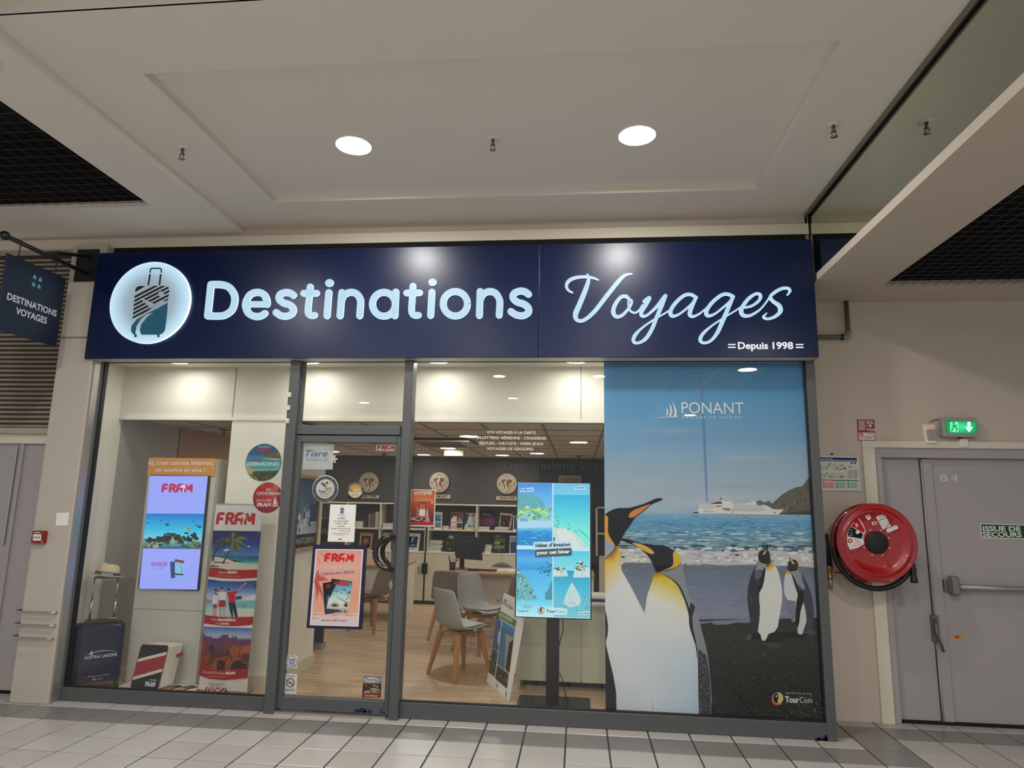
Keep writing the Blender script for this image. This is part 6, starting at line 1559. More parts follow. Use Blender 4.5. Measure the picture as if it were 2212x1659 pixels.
# Mauritius
ik.grad([((86, 200), (428, 204), (60, 150, 232)), ((84, 320), (428, 330), (100, 180, 240)), ((82, 480), (428, 490), (130, 200, 240)), ((80, 580), (428, 590), (170, 220, 240)), ((79, 650), (428, 650), (120, 200, 235)), ((77, 690), (428, 690), (24, 150, 220)), ((75, 820), (428, 826), (20, 130, 200))], ZV)
ik.poly([(84, 290), (150, 312), (230, 310), (300, 345), (345, 395), (372, 480), (84, 500)], (96, 176, 190), ZV)
random.seed(51)
for k in range(46): x = 90+random.random()*250; y = 320+random.random()*150; ik.line([(x, y), (x+20, y+26)], [5, 1], random.choice([(120, 196, 200), (80, 160, 176), (130, 190, 150)]), ZV, same=k > 0) if x < 330 or y > 420 else None
for k in range(110):
    x = 84+random.random()*338; y = 450+random.random()*112; ik.ell((x, y), (9+random.random()*16, 6+random.random()*10), random.choice([(130, 200, 130), (170, 220, 140), (100, 180, 130), (190, 230, 170), (90, 170, 150)]), ZV, n=7, same=k > 0)
for (x, y) in ((180, 455), (290, 480), (345, 500), (120, 500)):
    for j in range(7): aa = math.pi*(.05+j*.15); ik.line([(x, y), (x-36*math.cos(aa)*.6, y-30*math.sin(aa)), (x-44*math.cos(aa), y-24*math.sin(aa)+12)], [6, 8, 1], (206, 236, 150), ZV, same=j > 0)
ik.poly([(96, 550), (120, 520), (148, 510), (180, 525), (194, 552)], (150, 200, 215), ZV); ik.poly([(108, 552), (186, 552), (184, 582), (110, 582)], (120, 176, 200), ZV); ik.poly([(330, 552), (390, 548), (400, 575), (330, 578)], (150, 200, 215), ZV)
ik.poly([(80, 582), (428, 582), (428, 640), (80, 648)], (176, 222, 244), ZV)
for k in range(46): x = 80+random.random()*330; y = 655+random.random()*160; ik.line([(x, y), (min(426, x+30+random.random()*50), y+random.uniform(-4, 4))], [2, 5, 2][:2], random.choice([(80, 200, 245), (10, 100, 176), (130, 220, 250), (30, 160, 226)]), ZV, same=k > 0)
# Tanzania
ik.grad([((443, 206), (802, 210), (110, 196, 240)), ((442, 316), (802, 318), (120, 210, 240)), ((442, 318), (802, 322), (50, 180, 225)), ((442, 440), (801, 460), (70, 205, 230)), ((441, 640), (800, 660), (120, 235, 225)), ((441, 770), (800, 840), (140, 240, 215))], ZV)
ik.poly([(441, 640), (560, 650), (640, 690), (720, 760), (775, 845), (440, 835)], (200, 224, 220), ZV); ik.poly([(470, 660), (570, 662), (660, 740), (700, 842), (520, 838)], (222, 230, 222), ZV)
for (x, y) in ((478, 536), (487, 576), (490, 605), (462, 624), (480, 640), (590, 612), (584, 664), (660, 680), (600, 650)): ik.line([(x-9, y-6), (x+9, y+8)], [3, 8], (30, 70, 90), ZV, same=x != 478)
ik.line([(680, 650), (740, 700), (800, 760)], [4, 10, 6], (20, 180, 170), ZV); ik.ell((445, 760), (9, 24), (40, 70, 50), ZV)
# Thailand
ik.grad([((74, 860), (426, 864), (24, 140, 220)), ((74, 960), (428, 965), (90, 180, 240)), ((72, 1060), (430, 1065), (50, 160, 230)), ((72, 1070), (430, 1075), (80, 185, 240)), ((70, 1340), (432, 1350), (110, 205, 245)), ((70, 1360), (432, 1362), (90, 210, 240)), ((67, 1528), (434, 1536), (190, 240, 250))], ZV)
ik.poly([(74, 1030), (110, 1070), (160, 1120), (205, 1190), (235, 1280), (240, 1360), (74, 1368)], (110, 180, 190), ZV); ik.poly([(418, 1180), (428, 1170), (430, 1362), (360, 1360), (356, 1300), (390, 1260)], (70, 150, 170), ZV); ik.ell((254, 1338), (20, 20), (90, 160, 180), ZV)
for k in range(90):
    u = random.random(); y = 1060+random.random()*290; xm = 74+min(165, (y-1030)*.72); x = 76+u*(xm-76); ik.ell((x, y), (5+random.random()*8, 4+random.random()*7), random.choice([(70, 150, 140), (140, 205, 200), (50, 120, 120), (160, 215, 205)]), ZV, n=6, same=k > 0)
for k in range(26):
    x = 290+random.random()*130; y = 985+random.random()*140
    if y < 1040 and x < 370: continue
    ik.ell((x, y), (10, 6), random.choice([(40, 100, 90), (60, 120, 110), (30, 70, 70)]), ZV, n=6, same=k > 0)
ik.line([(425, 1065), (370, 1090), (320, 1110)], [5, 3, 1], (40, 90, 100), ZV); ik.poly([(130, 1412), (205, 1418), (236, 1408), (205, 1448), (140, 1446)], (150, 190, 200), ZV); ik.line([(140, 1412), (136, 1352)], 8, (190, 220, 225), ZV); ik.line([(160, 1380), (215, 1376)], 10, (150, 190, 205), ZV)
# Indonesia
ik.grad([((440, 872), (801, 880), (80, 205, 235)), ((440, 1068), (802, 1072), (140, 225, 238)), ((440, 1072), (802, 1076), (40, 160, 205)), ((440, 1250), (803, 1260), (70, 190, 220)), ((440, 1530), (806, 1545), (120, 200, 215))], ZV)
for pl, c2 in (([(440, 1075), (470, 1045), (505, 1034), (540, 1052), (570, 1075), (588, 1128), (440, 1132)], (206, 226, 226)), ([(634, 1140), (650, 1070), (680, 1000), (708, 968), (740, 1000), (765, 1040), (800, 1050), (802, 1140)], (206, 226, 226)), ([(540, 1400), (560, 1320), (600, 1230), (622, 1188), (650, 1230), (690, 1300), (715, 1360), (700, 1420), (600, 1440)], (196, 220, 224))): ik.poly(pl, c2, ZV)
for k in range(60):
    r = random.random(); (x, y) = ((445+random.random()*110, 1040+random.random()*36) if r < .4 else (655+random.random()*105, 985+random.random()*85)); 
    if x > 600 and abs(x-710) > 12+(y-970)*.8: continue
    ik.ell((x, y), (7, 7), random.choice([(40, 80, 50), (70, 110, 60), (30, 60, 46)]), ZV, n=6, same=k > 0)
for k in range(70):
    x = 445+random.random()*355; y = 1390+random.random()*145-(80 if x > 720 else 0)*random.random(); ik.line([(x, y), (x+random.uniform(-26, 26), y-random.random()*30)], [6, 1], random.choice([(110, 180, 170), (60, 130, 130), (170, 215, 205), (90, 160, 150)]), ZV, same=k > 0)
for k in range(60):
    cx_, cy_, hh, ww = random.choice([(512, 1085, 45, 70), (715, 1060, 75, 80), (625, 1330, 100, 80)]); u = random.uniform(-.8, .8); v = random.uniform(-.6, 1)
    x = cx_+u*ww*(.35+.4*(v+.6)); y = cy_+v*hh; ik.line([(x, y), (x+random.uniform(-8, 8), y+10+random.random()*22)], [5, 1], random.choice([(150, 186, 190), (176, 206, 208), (110, 150, 150), (226, 238, 238)]), ZV, same=k > 0)
ik.line([(434, 200), (436, 1530)], 10, wl_, ZV); ik.poly([(72, 826), (800, 843), (800, 872), (72, 856)], wl_, ZV)
def label(txt, quad, a, b_, cap, bgc, col, bold=.03):
    ik.poly(quad, bgc, ZV); ik.text(txt, a, b_, cap, col, ZV, bold=bold)
label('Ile Maurice', [(106, 256), (242, 244), (244, 284), (108, 288)], (114, 278), (236, 272), 20, (196, 230, 248), (50, 90, 130)); label('Tanzanie', [(642, 236), (758, 228), (760, 264), (644, 268)], (650, 256), (750, 252), 18, (190, 232, 246), (50, 90, 130))
label('Thaïlande', [(78, 1466), (202, 1460), (204, 1484), (80, 1490)], (84, 1484), (194, 1480), 18, (176, 230, 248), (60, 110, 150)); label('Indonésie', [(684, 1482), (800, 1478), (800, 1508), (686, 1512)], (690, 1504), (794, 1502), 18, (206, 236, 244), (60, 110, 140))
ik.poly([(240, 795), (250, 788), (618, 774), (632, 785), (632, 842), (622, 850), (258, 868), (242, 858)], (196, 226, 240), ZV); ik.text('Idées d’évasion', (262, 838), (608, 826), 34, (24, 30, 36), ZV, bold=.035)
ik.poly([(256, 872), (268, 862), (612, 845), (624, 856), (624, 916), (612, 925), (270, 940), (256, 930)], (74, 84, 88), ZV); ik.text('pour cet hiver', (276, 910), (604, 896), 32, (214, 244, 250), ZV, bold=.04)
ik.poly([(285, 1440), (300, 1432), (560, 1446), (576, 1460), (574, 1500), (560, 1512), (310, 1508), (284, 1490)], (200, 234, 246), ZV, n=2)
ik.ell((318, 1470), (36, 38), (214, 120, 110), ZV); ik.ell((324, 1466), (34, 34), (170, 200, 220), ZV); ik.ell((328, 1462), (26, 28), (40, 90, 150), ZV); ik.poly([(330, 1436), (354, 1462), (344, 1484), (326, 1486)], (240, 214, 110), ZV)
ik.text('Tour', (368, 1488), (462, 1490), 30, (40, 80, 120), ZV, bold=.03); ik.text('Com', (466, 1490), (556, 1494), 30, (60, 110, 150), ZV)
for i, p in enumerate(ik.v): ik.v[i] = Vector((min(max(p.x, vx0+.008), vx1-.008), p.y, min(max(p.z, vz0+.008), vz1-.006)))
ik.build('picture', ink_mat('ink_screen_tv', emission=.95, grain=.05, gscale=50), case)

# ================================================================== leaning information board
BL = onZ(1051, 1473.4, .006); BR = onZ(1098.8, 1515.5, .006)
e_ = (BR-BL).normalized(); n0 = Vector((e_.y, -e_.x, 0))
if n0.x > 0: n0 = -n0
nb_ = (n0*math.cos(math.radians(11))+Vector((0, 0, 1))*math.sin(math.radians(11))).normalized()
lb_ = thing('info_board', 'white leaning board ÎLE DE LA RÉUNION with beach photos on the wood floor', 'board', tuple((BL+BR)/2))
upb = nb_.cross(e_).normalized(); upb = -upb if upb.z < 0 else upb
ik = Ink(BL, nb_, lift=.0008)
ZL = Zm(880, 1100, 480/1810)
TL = ik.at(*ZL(750, 668)); hgt = (TL-BL).dot(upb)
MB().prism([BL, BR, BR+upb*hgt, BL+upb*hgt], -nb_*.006).build('panel', M_paper, lb_)
ik.poly([(738, 815), (890, 905), (880, 962), (726, 872)], (86, 130, 62), ZL)
ik.text('ÎLE DE LA RÉUNION', (748, 868), (852, 922), 26, (220, 224, 210), ZL, bold=.02)
ik.poly([(728, 885), (766, 905), (740, 1160), (694, 1128)], (78, 92, 132), ZL); ik.poly([(772, 908), (876, 968), (830, 1335), (732, 1262)], (72, 118, 146), ZL); ik.poly([(800, 1010), (868, 1050), (832, 1335), (790, 1300), (800, 1150)], (150, 150, 140), ZL); ik.poly([(830, 1090), (866, 1060), (830, 1335), (800, 1300)], (40, 42, 36), ZL)
ik.poly([(772, 908), (876, 968), (872, 1010), (768, 950)], (80, 130, 180), ZL); ik.poly([(742, 990), (756, 1000), (746, 1100), (734, 1090)], (190, 190, 196), ZL)
ik.poly([(694, 1132), (738, 1164), (712, 1366), (664, 1328)], (62, 76, 54), ZL); ik.poly([(732, 1268), (826, 1340), (812, 1462), (716, 1380)], (76, 60, 52), ZL)
random.seed(61)
for k in range(22):
    x = 672+random.random()*50; y = 1170+random.random()*170; ik.ell((x, y), (8, 10), random.choice([(40, 56, 38), (90, 100, 76), (56, 66, 50)]), ZL, n=6, same=k > 0)
for k in range(26):
    x = 735+random.random()*80; y = 1300+(x-735)*.7+random.random()*80; ik.ell((x, y), (8, 10), random.choice([(150, 84, 50), (50, 40, 36), (100, 80, 70), (40, 50, 34)]), ZL, n=6, same=k > 0)
ik.text('AUSTRAL LAGONS', (774, 768), (856, 824), 22, (70, 74, 70), ZL); ik.poly([(798, 722), (803, 738), (812, 742), (803, 748), (799, 762), (795, 746), (786, 740), (795, 736)], (70, 120, 60), ZL); ik.line([(808, 742), (830, 750), (850, 784)], [3, 3, 1], (110, 120, 110), ZL, n=3)
ik.ell((728, 1440), (9, 14), (190, 190, 180), ZL); ik.line([(728, 1415), (730, 1465)], 3, (120, 120, 116), ZL)
for k in range(4): ik.ell((806, 1488+k*13), (4, 5), (30, 30, 30), ZL, same=k > 0)
ik.build('print', INK, lb_)

# ================================================================== the penguin poster on the window
PYY = GY+.028
pg = thing('penguin_poster', 'large window poster of king penguins on a black beach with white cruise ship', 'poster', (.98, PYY, .12))
pxl = onY(1306, 1100, PYY).x
bx('sheet', pxl, 1.7845, PYY+.001, PYY+.003, .119, 2.80, mat('poster_back', (200, 200, 200), .6), pg)
ik = Ink((0, PYY, 0), FRONT, lift=0, step=.00003)
Z7 = Zm(1300, 1040, 500/1536)
L_, R_ = 1303, 1800
ik.grad([((1304, 778), (1750, 778), (76, 126, 164)), ((1304, 840), (1752, 840), (88, 140, 178)), ((1304, 900), (1755, 900), (98, 148, 184)), ((1304, 960), (1758, 960), (116, 152, 180)), ((1305, 1010), (1761, 1010), (138, 160, 178)), ((1305, 1060), (1764, 1060), (150, 166, 178)), ((1305, 1095), (1766, 1096), (152, 170, 182)), ((1306, 1108), (1768, 1112), (140, 168, 188))])
random.seed(71)
# clouds
for (x, y, rx, ry, c) in ((1440, 1060, 120, 10, (150, 162, 174)), (1600, 1050, 120, 8, (140, 156, 172)), (1650, 1072, 90, 7, (158, 170, 178)), (1400, 1040, 70, 8, (156, 168, 178)), (1560, 1075, 60, 9, (166, 174, 182)), (1500, 1085, 50, 6, (160, 172, 182)), (1690, 1030, 60, 7, (146, 162, 176)), (1450, 930, 60, 8, (120, 158, 186)), (1620, 990, 80, 9, (146, 164, 180)), (1400, 985, 60, 9, (132, 158, 180))):
    c2 = lin(c); n = 20; s_ = ik; s_.up(); 
    s_._add([s_.at(x, y)]+[s_.at(x+rx*math.cos(2*math.pi*i/n), y+ry*math.sin(2*math.pi*i/n)) for i in range(n)], [(0, 1+i, 1+(i+1) % n) for i in range(n)], [c2]+[tuple(a) for a in [lin((118+(y-930)*.25, 152+(y-930)*.1, 180))]*n])
# far hills and right mountain
ik.poly([(460, 215), (520, 190), (590, 170), (640, 165), (700, 195), (820, 215)], (142, 164, 182), Z7)
ik.poly([(1010, 150), (1030, 135), (1050, 122), (1075, 140), (1100, 132), (1112, 128), (1130, 150), (1160, 180), (1000, 190)], (74, 86, 106), Z7)
ik.poly([(1100, 225), (1118, 160), (1150, 128), (1190, 92), (1235, 62), (1290, 38), (1330, 32), (1362, 8), (1400, -22), (1430, -30), (1430, 235), (1200, 226)], (86, 82, 70), Z7)
for k in range(80):
    x = 1130+random.random()*280; y = 20+random.random()*200
    if y < 160-(x-1118)*.62+20: continue
    ik.line([(x, y), (x-10-random.random()*22, y+14+random.random()*30)], [4+random.random()*8, 2], random.choice([(104, 98, 84), (70, 66, 58), (112, 106, 96), (92, 88, 66), (62, 60, 54)]), Z7, same=k > 0)
ik.poly([(1180, 215), (1250, 205), (1330, 200), (1430, 195), (1430, 236), (1190, 228)], (54, 54, 42), Z7)
# sea
ik.grad([((0, 206), (1425, 222), (122, 160, 186)), ((0, 260), (1425, 270), (86, 142, 176)), ((0, 330), (1425, 340), (84, 138, 166)), ((0, 400), (1425, 410), (104, 136, 152)), ((0, 470), (1425, 480), (96, 116, 132))], Z7)
for k in range(420):
    y = 225+random.random()*235; x = random.random()*1400; w = 8+random.random()*(12+(y-225)*.22)
    ik.line([(x, y), (x+w*2, y+random.uniform(-2, 4))], [1.5, 2+(y-215)*.02], random.choice([(60, 112, 146), (130, 168, 186), (56, 104, 136), (160, 180, 188), (40, 76, 100), (140, 176, 194)]), Z7, same=k > 0)
for k in range(90):
    y = 330+random.random()*110; x = random.random()*1400; ik.ell((x, y), (12+random.random()*40, 2+random.random()*4), random.choice([(180, 186, 188), (166, 178, 184), (150, 166, 176)]), Z7, n=10, same=k > 0)
for k in range(40):
    y = 425+random.random()*40; x = random.random()*1400; ik.ell((x, y), (20+random.random()*50, 3+random.random()*6), random.choice([(50, 74, 90), (60, 84, 100), (44, 62, 76)]), Z7, n=10, same=k > 0)
# shallow water and black beach
ik.grad([((0, 535), (1430, 560), (96, 104, 116)), ((0, 640), (1436, 660), (104, 114, 132)), ((0, 760), (1442, 780), (112, 120, 140)), ((0, 880), (1450, 890), (122, 128, 146)), ((0, 945), (1455, 950), (104, 110, 124))], Z7)
for k in range(150):
    y = 555+random.random()*360; x = random.random()*1430; ik.line([(x, y), (x+40+random.random()*80, y+random.uniform(-16, 6))], [1, 2+random.random()*3], random.choice([(88, 96, 112), (126, 134, 152), (96, 104, 122), (134, 140, 156), (80, 86, 100)]), Z7, same=k > 0)
ik.poly([(0, 440), (100, 445), (250, 448), (420, 465), (560, 455), (700, 462), (860, 470), (1000, 455), (1160, 462), (1300, 470), (1430, 478), (1432, 572), (1300, 562), (1120, 560), (980, 552), (800, 556), (640, 545), (560, 532), (400, 532), (250, 525), (120, 532), (0, 525)], (178, 176, 176), Z7)
for k in range(220):
    y = 440+random.random()*110; x = random.random()*1420; ik.ell((x, y), (8+random.random()*26, 4+random.random()*9), random.choice([(196, 192, 190), (166, 166, 168), (206, 202, 198), (150, 154, 160), (186, 184, 184)]), Z7, n=8, same=k > 0)
ik.grad([((0, 925), (1455, 905), (40, 40, 42)), ((0, 1000), (1460, 990), (46, 44, 42)), ((0, 1150), (1470, 1120), (42, 41, 39)), ((0, 1350), (1485, 1330), (30, 30, 29)), ((0, 1640), (1520, 1680), (26, 26, 25))], Z7)
ik.poly([(640, 950), (720, 935), (760, 952), (840, 948), (900, 935), (960, 940), (1060, 925), (1180, 912), (1300, 905), (1455, 890), (1455, 870), (1300, 880), (900, 915), (640, 930)], (112, 118, 132), Z7)
for k in range(800):
    y = 965+random.random()**.8*640; x = 640+random.random()*860; c = random.choice([(66, 64, 60), (14, 14, 14), (84, 82, 78), (26, 25, 24), (58, 58, 54), (108, 106, 102)]); w = 2+random.random()*6
    ik.poly([(x, y), (x+w, y-1), (x+w*1.3, y+2.5), (x+1, y+3)], c, Z7, same=k > 0)
for k in range(140):
    y = 1390+random.random()*200; x = 1220+random.random()*270; w = 4+random.random()*16
    ik.line([(x, y), (x+w*.4, y+w)], [2, 3], random.choice([(80, 82, 78), (104, 106, 100), (50, 52, 50), (120, 122, 118)]), Z7, same=k > 0)
# cruise ship
ws = (198, 196, 192)
ik.poly([(604, 205), (640, 203), (640, 212), (606, 211)], (50, 48, 50), Z7)
ik.poly([(645, 213), (638, 190), (645, 165), (655, 150), (720, 148), (770, 133), (860, 130), (870, 142), (960, 140), (1040, 145), (1095, 160), (1115, 172), (1140, 185), (1202, 186), (1205, 190), (1170, 222), (900, 220), (760, 214)], ws, Z7)
ik.poly([(715, 150), (760, 136), (800, 130), (850, 148)], (64, 64, 62), Z7); ik.poly([(790, 130), (782, 106), (800, 112), (812, 130), (850, 148), (800, 150)], ws, Z7); ik.poly([(782, 106), (795, 108), (803, 124), (792, 124)], (90, 84, 70), Z7)
ik.poly([(985, 118), (1010, 130), (1030, 145), (1005, 145)], ws, Z7); ik.poly([(870, 138), (960, 136), (962, 148), (870, 150)], (170, 170, 168), Z7); ik.poly([(1020, 142), (1060, 148), (1075, 160), (1030, 158)], (110, 110, 108), Z7)
for (x0, x1, y, dy) in ((660, 740, 158, 0), (650, 745, 172, 1), (870, 1060, 158, 3), (870, 1075, 170, 4), (860, 1085, 182, 4), (860, 1060, 192, 3)): ik.line([(x0, y), (x1, y+dy)], 2.6, (92, 92, 90), Z7, same=True)
ik.poly([(752, 160), (800, 162), (798, 184), (752, 182)], (206, 204, 200), Z7); ik.ell((775, 166), (26, 5), (176, 88, 70), Z7); ik.poly([(800, 178), (852, 180), (852, 186), (800, 186)], (60, 60, 60), Z7); ik.poly([(820, 189), (852, 190), (852, 194), (820, 193)], (50, 50, 50), Z7)
for k in range(5): ik.poly([(678+k*9, 188), (682+k*9, 188), (682+k*9, 193), (678+k*9, 193)], (60, 60, 60), Z7, same=k > 0)
for k in range(7): ik.poly([(678+k*10, 199), (683+k*10, 199), (683+k*10, 204), (678+k*10, 204)], (60, 60, 60), Z7, same=k > 0)
ik.ell((1147, 207), (5, 5), (40, 40, 40), Z7); ik.ell((867, 204), (3, 5), (50, 50, 50), Z7); ik.line([(760, 215), (1165, 224)], 3, (150, 110, 104), Z7); ik.line([(1195, 186), (1198, 176)], 3, ws, Z7)
# poster seam
ik.line([(1513, 779), (1516, 860), (1521, 940), (1525, 1040), (1527, 1085)], [5, 5, 5, 4, 2], (92, 126, 162))
# penguin A (cut by the poster edge)
wht, wh2, blk, yel, org = (202, 202, 202), (176, 186, 196), (18, 18, 26), (206, 160, 20), (206, 120, 50)
ZA = Zm(1300, 1050, 260/1725)
ik.mesh([(20, 560), (60, 520), (110, 450), (125, 470), (130, 590), (160, 640), (205, 720), (250, 810), (285, 880), (310, 960), (325, 1020), (338, 1120), (345, 1230), (342, 1400), (333, 1535), (98, 1523), (95, 1400), (75, 1280), (50, 1180), (32, 1100), (22, 1040), (22, 800)],
        [(0, 1, 4), (1, 2, 3), (1, 3, 4), (0, 4, 5), (0, 5, 21), (21, 5, 6), (21, 6, 7), (21, 7, 8), (21, 8, 20), (20, 8, 9), (20, 9, 10), (20, 10, 19), (19, 10, 11), (19, 11, 18), (18, 11, 12), (18, 12, 17), (17, 12, 13), (17, 13, 16), (16, 13, 14), (16, 14, 15)],
        [(212, 176, 40), (206, 170, 26), (150, 90, 20), (206, 160, 30), (206, 200, 170)]+[(206, 206, 204)]*4+[(198, 202, 206)]*6+[(190, 196, 204)]*2+[(200, 202, 204)]*5, Z7)
ik.poly([(22, 850), (34, 900), (42, 960), (38, 1020), (28, 1060), (26, 1110), (45, 1170), (75, 1285), (95, 1400), (98, 1523), (28, 1521)], (34, 34, 40), Z7)
ik.poly([(44, 730), (100, 770), (190, 860), (175, 920), (110, 980), (48, 1040)], (142, 156, 168), ZA)
ik.poly([(42, 415), (90, 370), (160, 335), (240, 315), (400, 312), (500, 285), (600, 255), (700, 212), (760, 182), (810, 172), (855, 176), (878, 192), (840, 210), (760, 240), (700, 270), (620, 345), (540, 405), (470, 455), (420, 540), (350, 640), (290, 740), (250, 830), (240, 850), (195, 860), (150, 800), (90, 720), (44, 680)], blk, ZA)
ik.poly([(385, 430), (400, 390), (450, 350), (540, 310), (640, 275), (700, 255), (640, 310), (560, 375), (480, 430), (430, 452), (390, 450)], org, ZA, n=2)
ik.poly([(42, 435), (75, 432), (90, 465), (86, 600), (95, 690), (140, 770), (190, 850), (150, 830), (80, 760), (44, 735)], (206, 150, 36), ZA, n=2)
ik.mesh([(195, 862), (245, 845), (255, 900), (250, 1000), (150, 1000), (60, 1040), (110, 975), (180, 910), (48, 1060), (48, 1180), (180, 1120)], [(0, 1, 2), (0, 2, 7), (7, 2, 3), (7, 3, 4), (7, 4, 6), (6, 4, 5), (5, 4, 8), (8, 4, 10), (8, 10, 9), (4, 3, 10)],
        [(120, 70, 20), (150, 100, 30), (206, 160, 40), (210, 190, 90), (176, 110, 30), (180, 120, 20), (120, 70, 30), (130, 76, 26), (206, 160, 24), (206, 186, 80), (206, 190, 100)], ZA)
ik.line([(190, 862), (170, 920), (110, 980), (48, 1045)], [4, 9, 8, 10], (20, 18, 18), ZA, n=3)
ik.ell((255, 425), (55, 38), (26, 26, 36), ZA)
# penguin B
ik.mesh([(385, 600), (350, 610), (338, 650), (320, 700), (300, 760), (290, 830), (283, 870), (300, 930), (322, 1010), (335, 1110), (345, 1230), (342, 1400), (335, 1535), (480, 1548), (645, 1550), (640, 1400), (637, 1200), (620, 1080), (590, 980), (575, 880), (545, 780), (500, 690), (450, 640)],
        [(0, 1, 22), (1, 2, 22), (2, 21, 22), (2, 3, 21), (3, 20, 21), (3, 4, 20), (4, 19, 20), (4, 5, 19), (5, 6, 19), (6, 7, 19), (7, 18, 19), (7, 8, 18), (8, 17, 18), (8, 9, 17), (9, 16, 17), (9, 10, 16), (10, 15, 16), (10, 11, 15), (11, 13, 15), (11, 12, 13), (13, 14, 15)],
        [(150, 96, 20), (196, 150, 30), (206, 176, 60), (206, 198, 150), (206, 206, 200)]+[(204, 204, 204)]*4+[(198, 202, 206)]*4+[(182, 196, 210), (170, 186, 204), (176, 190, 206), (186, 198, 210), (196, 200, 206), (204, 204, 204), (206, 204, 196), (206, 196, 130), (206, 176, 40), (180, 130, 20)], Z7)
ik.poly([(385, 598), (430, 600), (480, 580), (528, 535), (545, 600), (560, 680), (580, 760), (610, 820), (640, 900), (660, 980), (685, 1070), (700, 1140), (712, 1230), (722, 1330), (728, 1440), (722, 1560), (652, 1550), (650, 1420), (640, 1250), (632, 1120), (610, 1040), (585, 960), (575, 870), (545, 770), (500, 690), (440, 640), (398, 612)], (128, 130, 136), Z7)
ik.poly([(590, 800), (620, 830), (600, 900), (606, 980), (632, 1090), (610, 1040), (585, 960), (574, 870)], (44, 44, 48), Z7); ik.poly([(640, 1110), (690, 1150), (712, 1260), (722, 1400), (720, 1560), (655, 1550), (650, 1400), (638, 1240)], (54, 54, 60), Z7)
for k in range(160):
    t_ = random.random(); y = 1120+t_*430; x = 650+random.random()*(60 if y > 1200 else 30); ik.ell((x, y), (3, 4), random.choice([(100, 100, 106), (30, 30, 34), (80, 80, 86), (124, 124, 130)]), Z7, n=6, same=k > 0)
ik.line([(400, 612), (450, 640), (510, 690), (548, 770), (578, 860), (586, 960), (610, 1040), (634, 1120)], [4, 6, 9, 10, 10, 9, 8, 3], (26, 26, 30), Z7, n=3)
ik.poly([(275, 770), (290, 745), (350, 752), (450, 785), (560, 815), (680, 830), (770, 842), (870, 842), (950, 870), (1030, 925), (1090, 980), (1125, 1040), (1138, 1080), (1110, 1130), (1040, 1175), (960, 1195), (860, 1212), (820, 1235), (770, 1230), (760, 1190), (700, 1060), (650, 985), (560, 905), (440, 840), (330, 800)], (20, 18, 28), ZA)
ik.poly([(432, 815), (520, 820), (620, 855), (700, 900), (745, 945), (745, 970), (700, 972), (610, 930), (500, 865)], (206, 156, 76), ZA, n=2)
ik.poly([(1018, 960), (1050, 948), (1095, 985), (1130, 1045), (1136, 1085), (1100, 1130), (1040, 1168), (960, 1192), (870, 1208), (960, 1175), (1010, 1140), (1026, 1080)], (206, 160, 40), ZA, n=2)
ik.mesh([(762, 1232), (832, 1234), (900, 1275), (1000, 1340), (1080, 1420), (1010, 1430), (880, 1330), (740, 1300), (720, 1340), (860, 1390)], [(0, 1, 2), (0, 2, 7), (7, 2, 6), (2, 3, 6), (6, 3, 5), (3, 4, 5), (7, 6, 9), (7, 9, 8)],
        [(130, 80, 20), (140, 86, 20), (190, 140, 20), (206, 170, 30), (206, 180, 50), (206, 196, 110), (206, 180, 50), (200, 150, 30), (206, 176, 60), (206, 194, 120)], ZA)
# penguins C and D
ZP = Zm(1560, 1150, 240/1422)
ik.ell((600, 1330), (230, 70), (24, 24, 25), ZP); ik.ell((900, 1320), (190, 50), (26, 26, 26), ZP)
ik.poly([(550, 440), (600, 420), (650, 415), (690, 440), (722, 520), (745, 610), (765, 720), (766, 860), (745, 1000), (722, 1130), (710, 1210), (670, 1270), (590, 1300), (560, 1370), (530, 1390), (505, 1375), (490, 1310), (455, 1270), (470, 1100), (480, 950), (465, 790), (510, 700), (540, 580)], (200, 198, 194), ZP)
ik.mesh([(560, 470), (600, 395), (640, 395), (665, 425), (640, 470), (570, 490), (610, 500)], [(0, 1, 2), (0, 2, 4), (2, 3, 4), (0, 4, 6), (0, 6, 5)], [(206, 150, 30), (176, 96, 20), (190, 120, 20), (206, 160, 40), (206, 186, 80), (206, 190, 110), (206, 198, 160)], ZP)
ik.poly([(465, 360), (480, 385), (540, 400), (590, 402), (600, 430), (555, 445), (545, 540), (530, 640), (510, 710), (460, 790), (480, 950), (475, 1120), (450, 1290), (380, 1280), (362, 1150), (335, 980), (322, 850), (330, 700), (362, 570), (410, 460)], (44, 46, 54), ZP)
ik.poly([(465, 375), (500, 395), (580, 405), (560, 440), (520, 480), (440, 560), (420, 470)], (128, 136, 146), ZP); ik.poly([(420, 480), (520, 480), (500, 560), (440, 620), (410, 560)], (84, 90, 100), ZP)
ik.poly([(560, 440), (545, 540), (528, 640), (505, 710), (462, 780), (450, 740), (490, 640), (520, 560), (535, 470)], (18, 18, 20), ZP)
ik.line([(470, 760), (465, 900), (478, 1050)], [8, 10, 8], (16, 16, 18), ZP); ik.line([(365, 820), (380, 900)], 6, (110, 112, 120), ZP)
ik.poly([(462, 280), (480, 240), (520, 226), (560, 226), (595, 240), (612, 300), (618, 380), (600, 400), (550, 405), (490, 390), (464, 350)], (16, 16, 16), ZP, n=2)
ik.poly([(580, 166), (586, 200), (575, 240), (540, 280), (525, 292), (520, 270), (545, 220), (565, 175)], (22, 20, 18), ZP); ik.poly([(556, 225), (566, 235), (545, 280), (522, 290), (520, 270)], (196, 150, 110), ZP)
ik.poly([(465, 350), (490, 390), (550, 405), (530, 410), (480, 395)], (196, 150, 50), ZP)
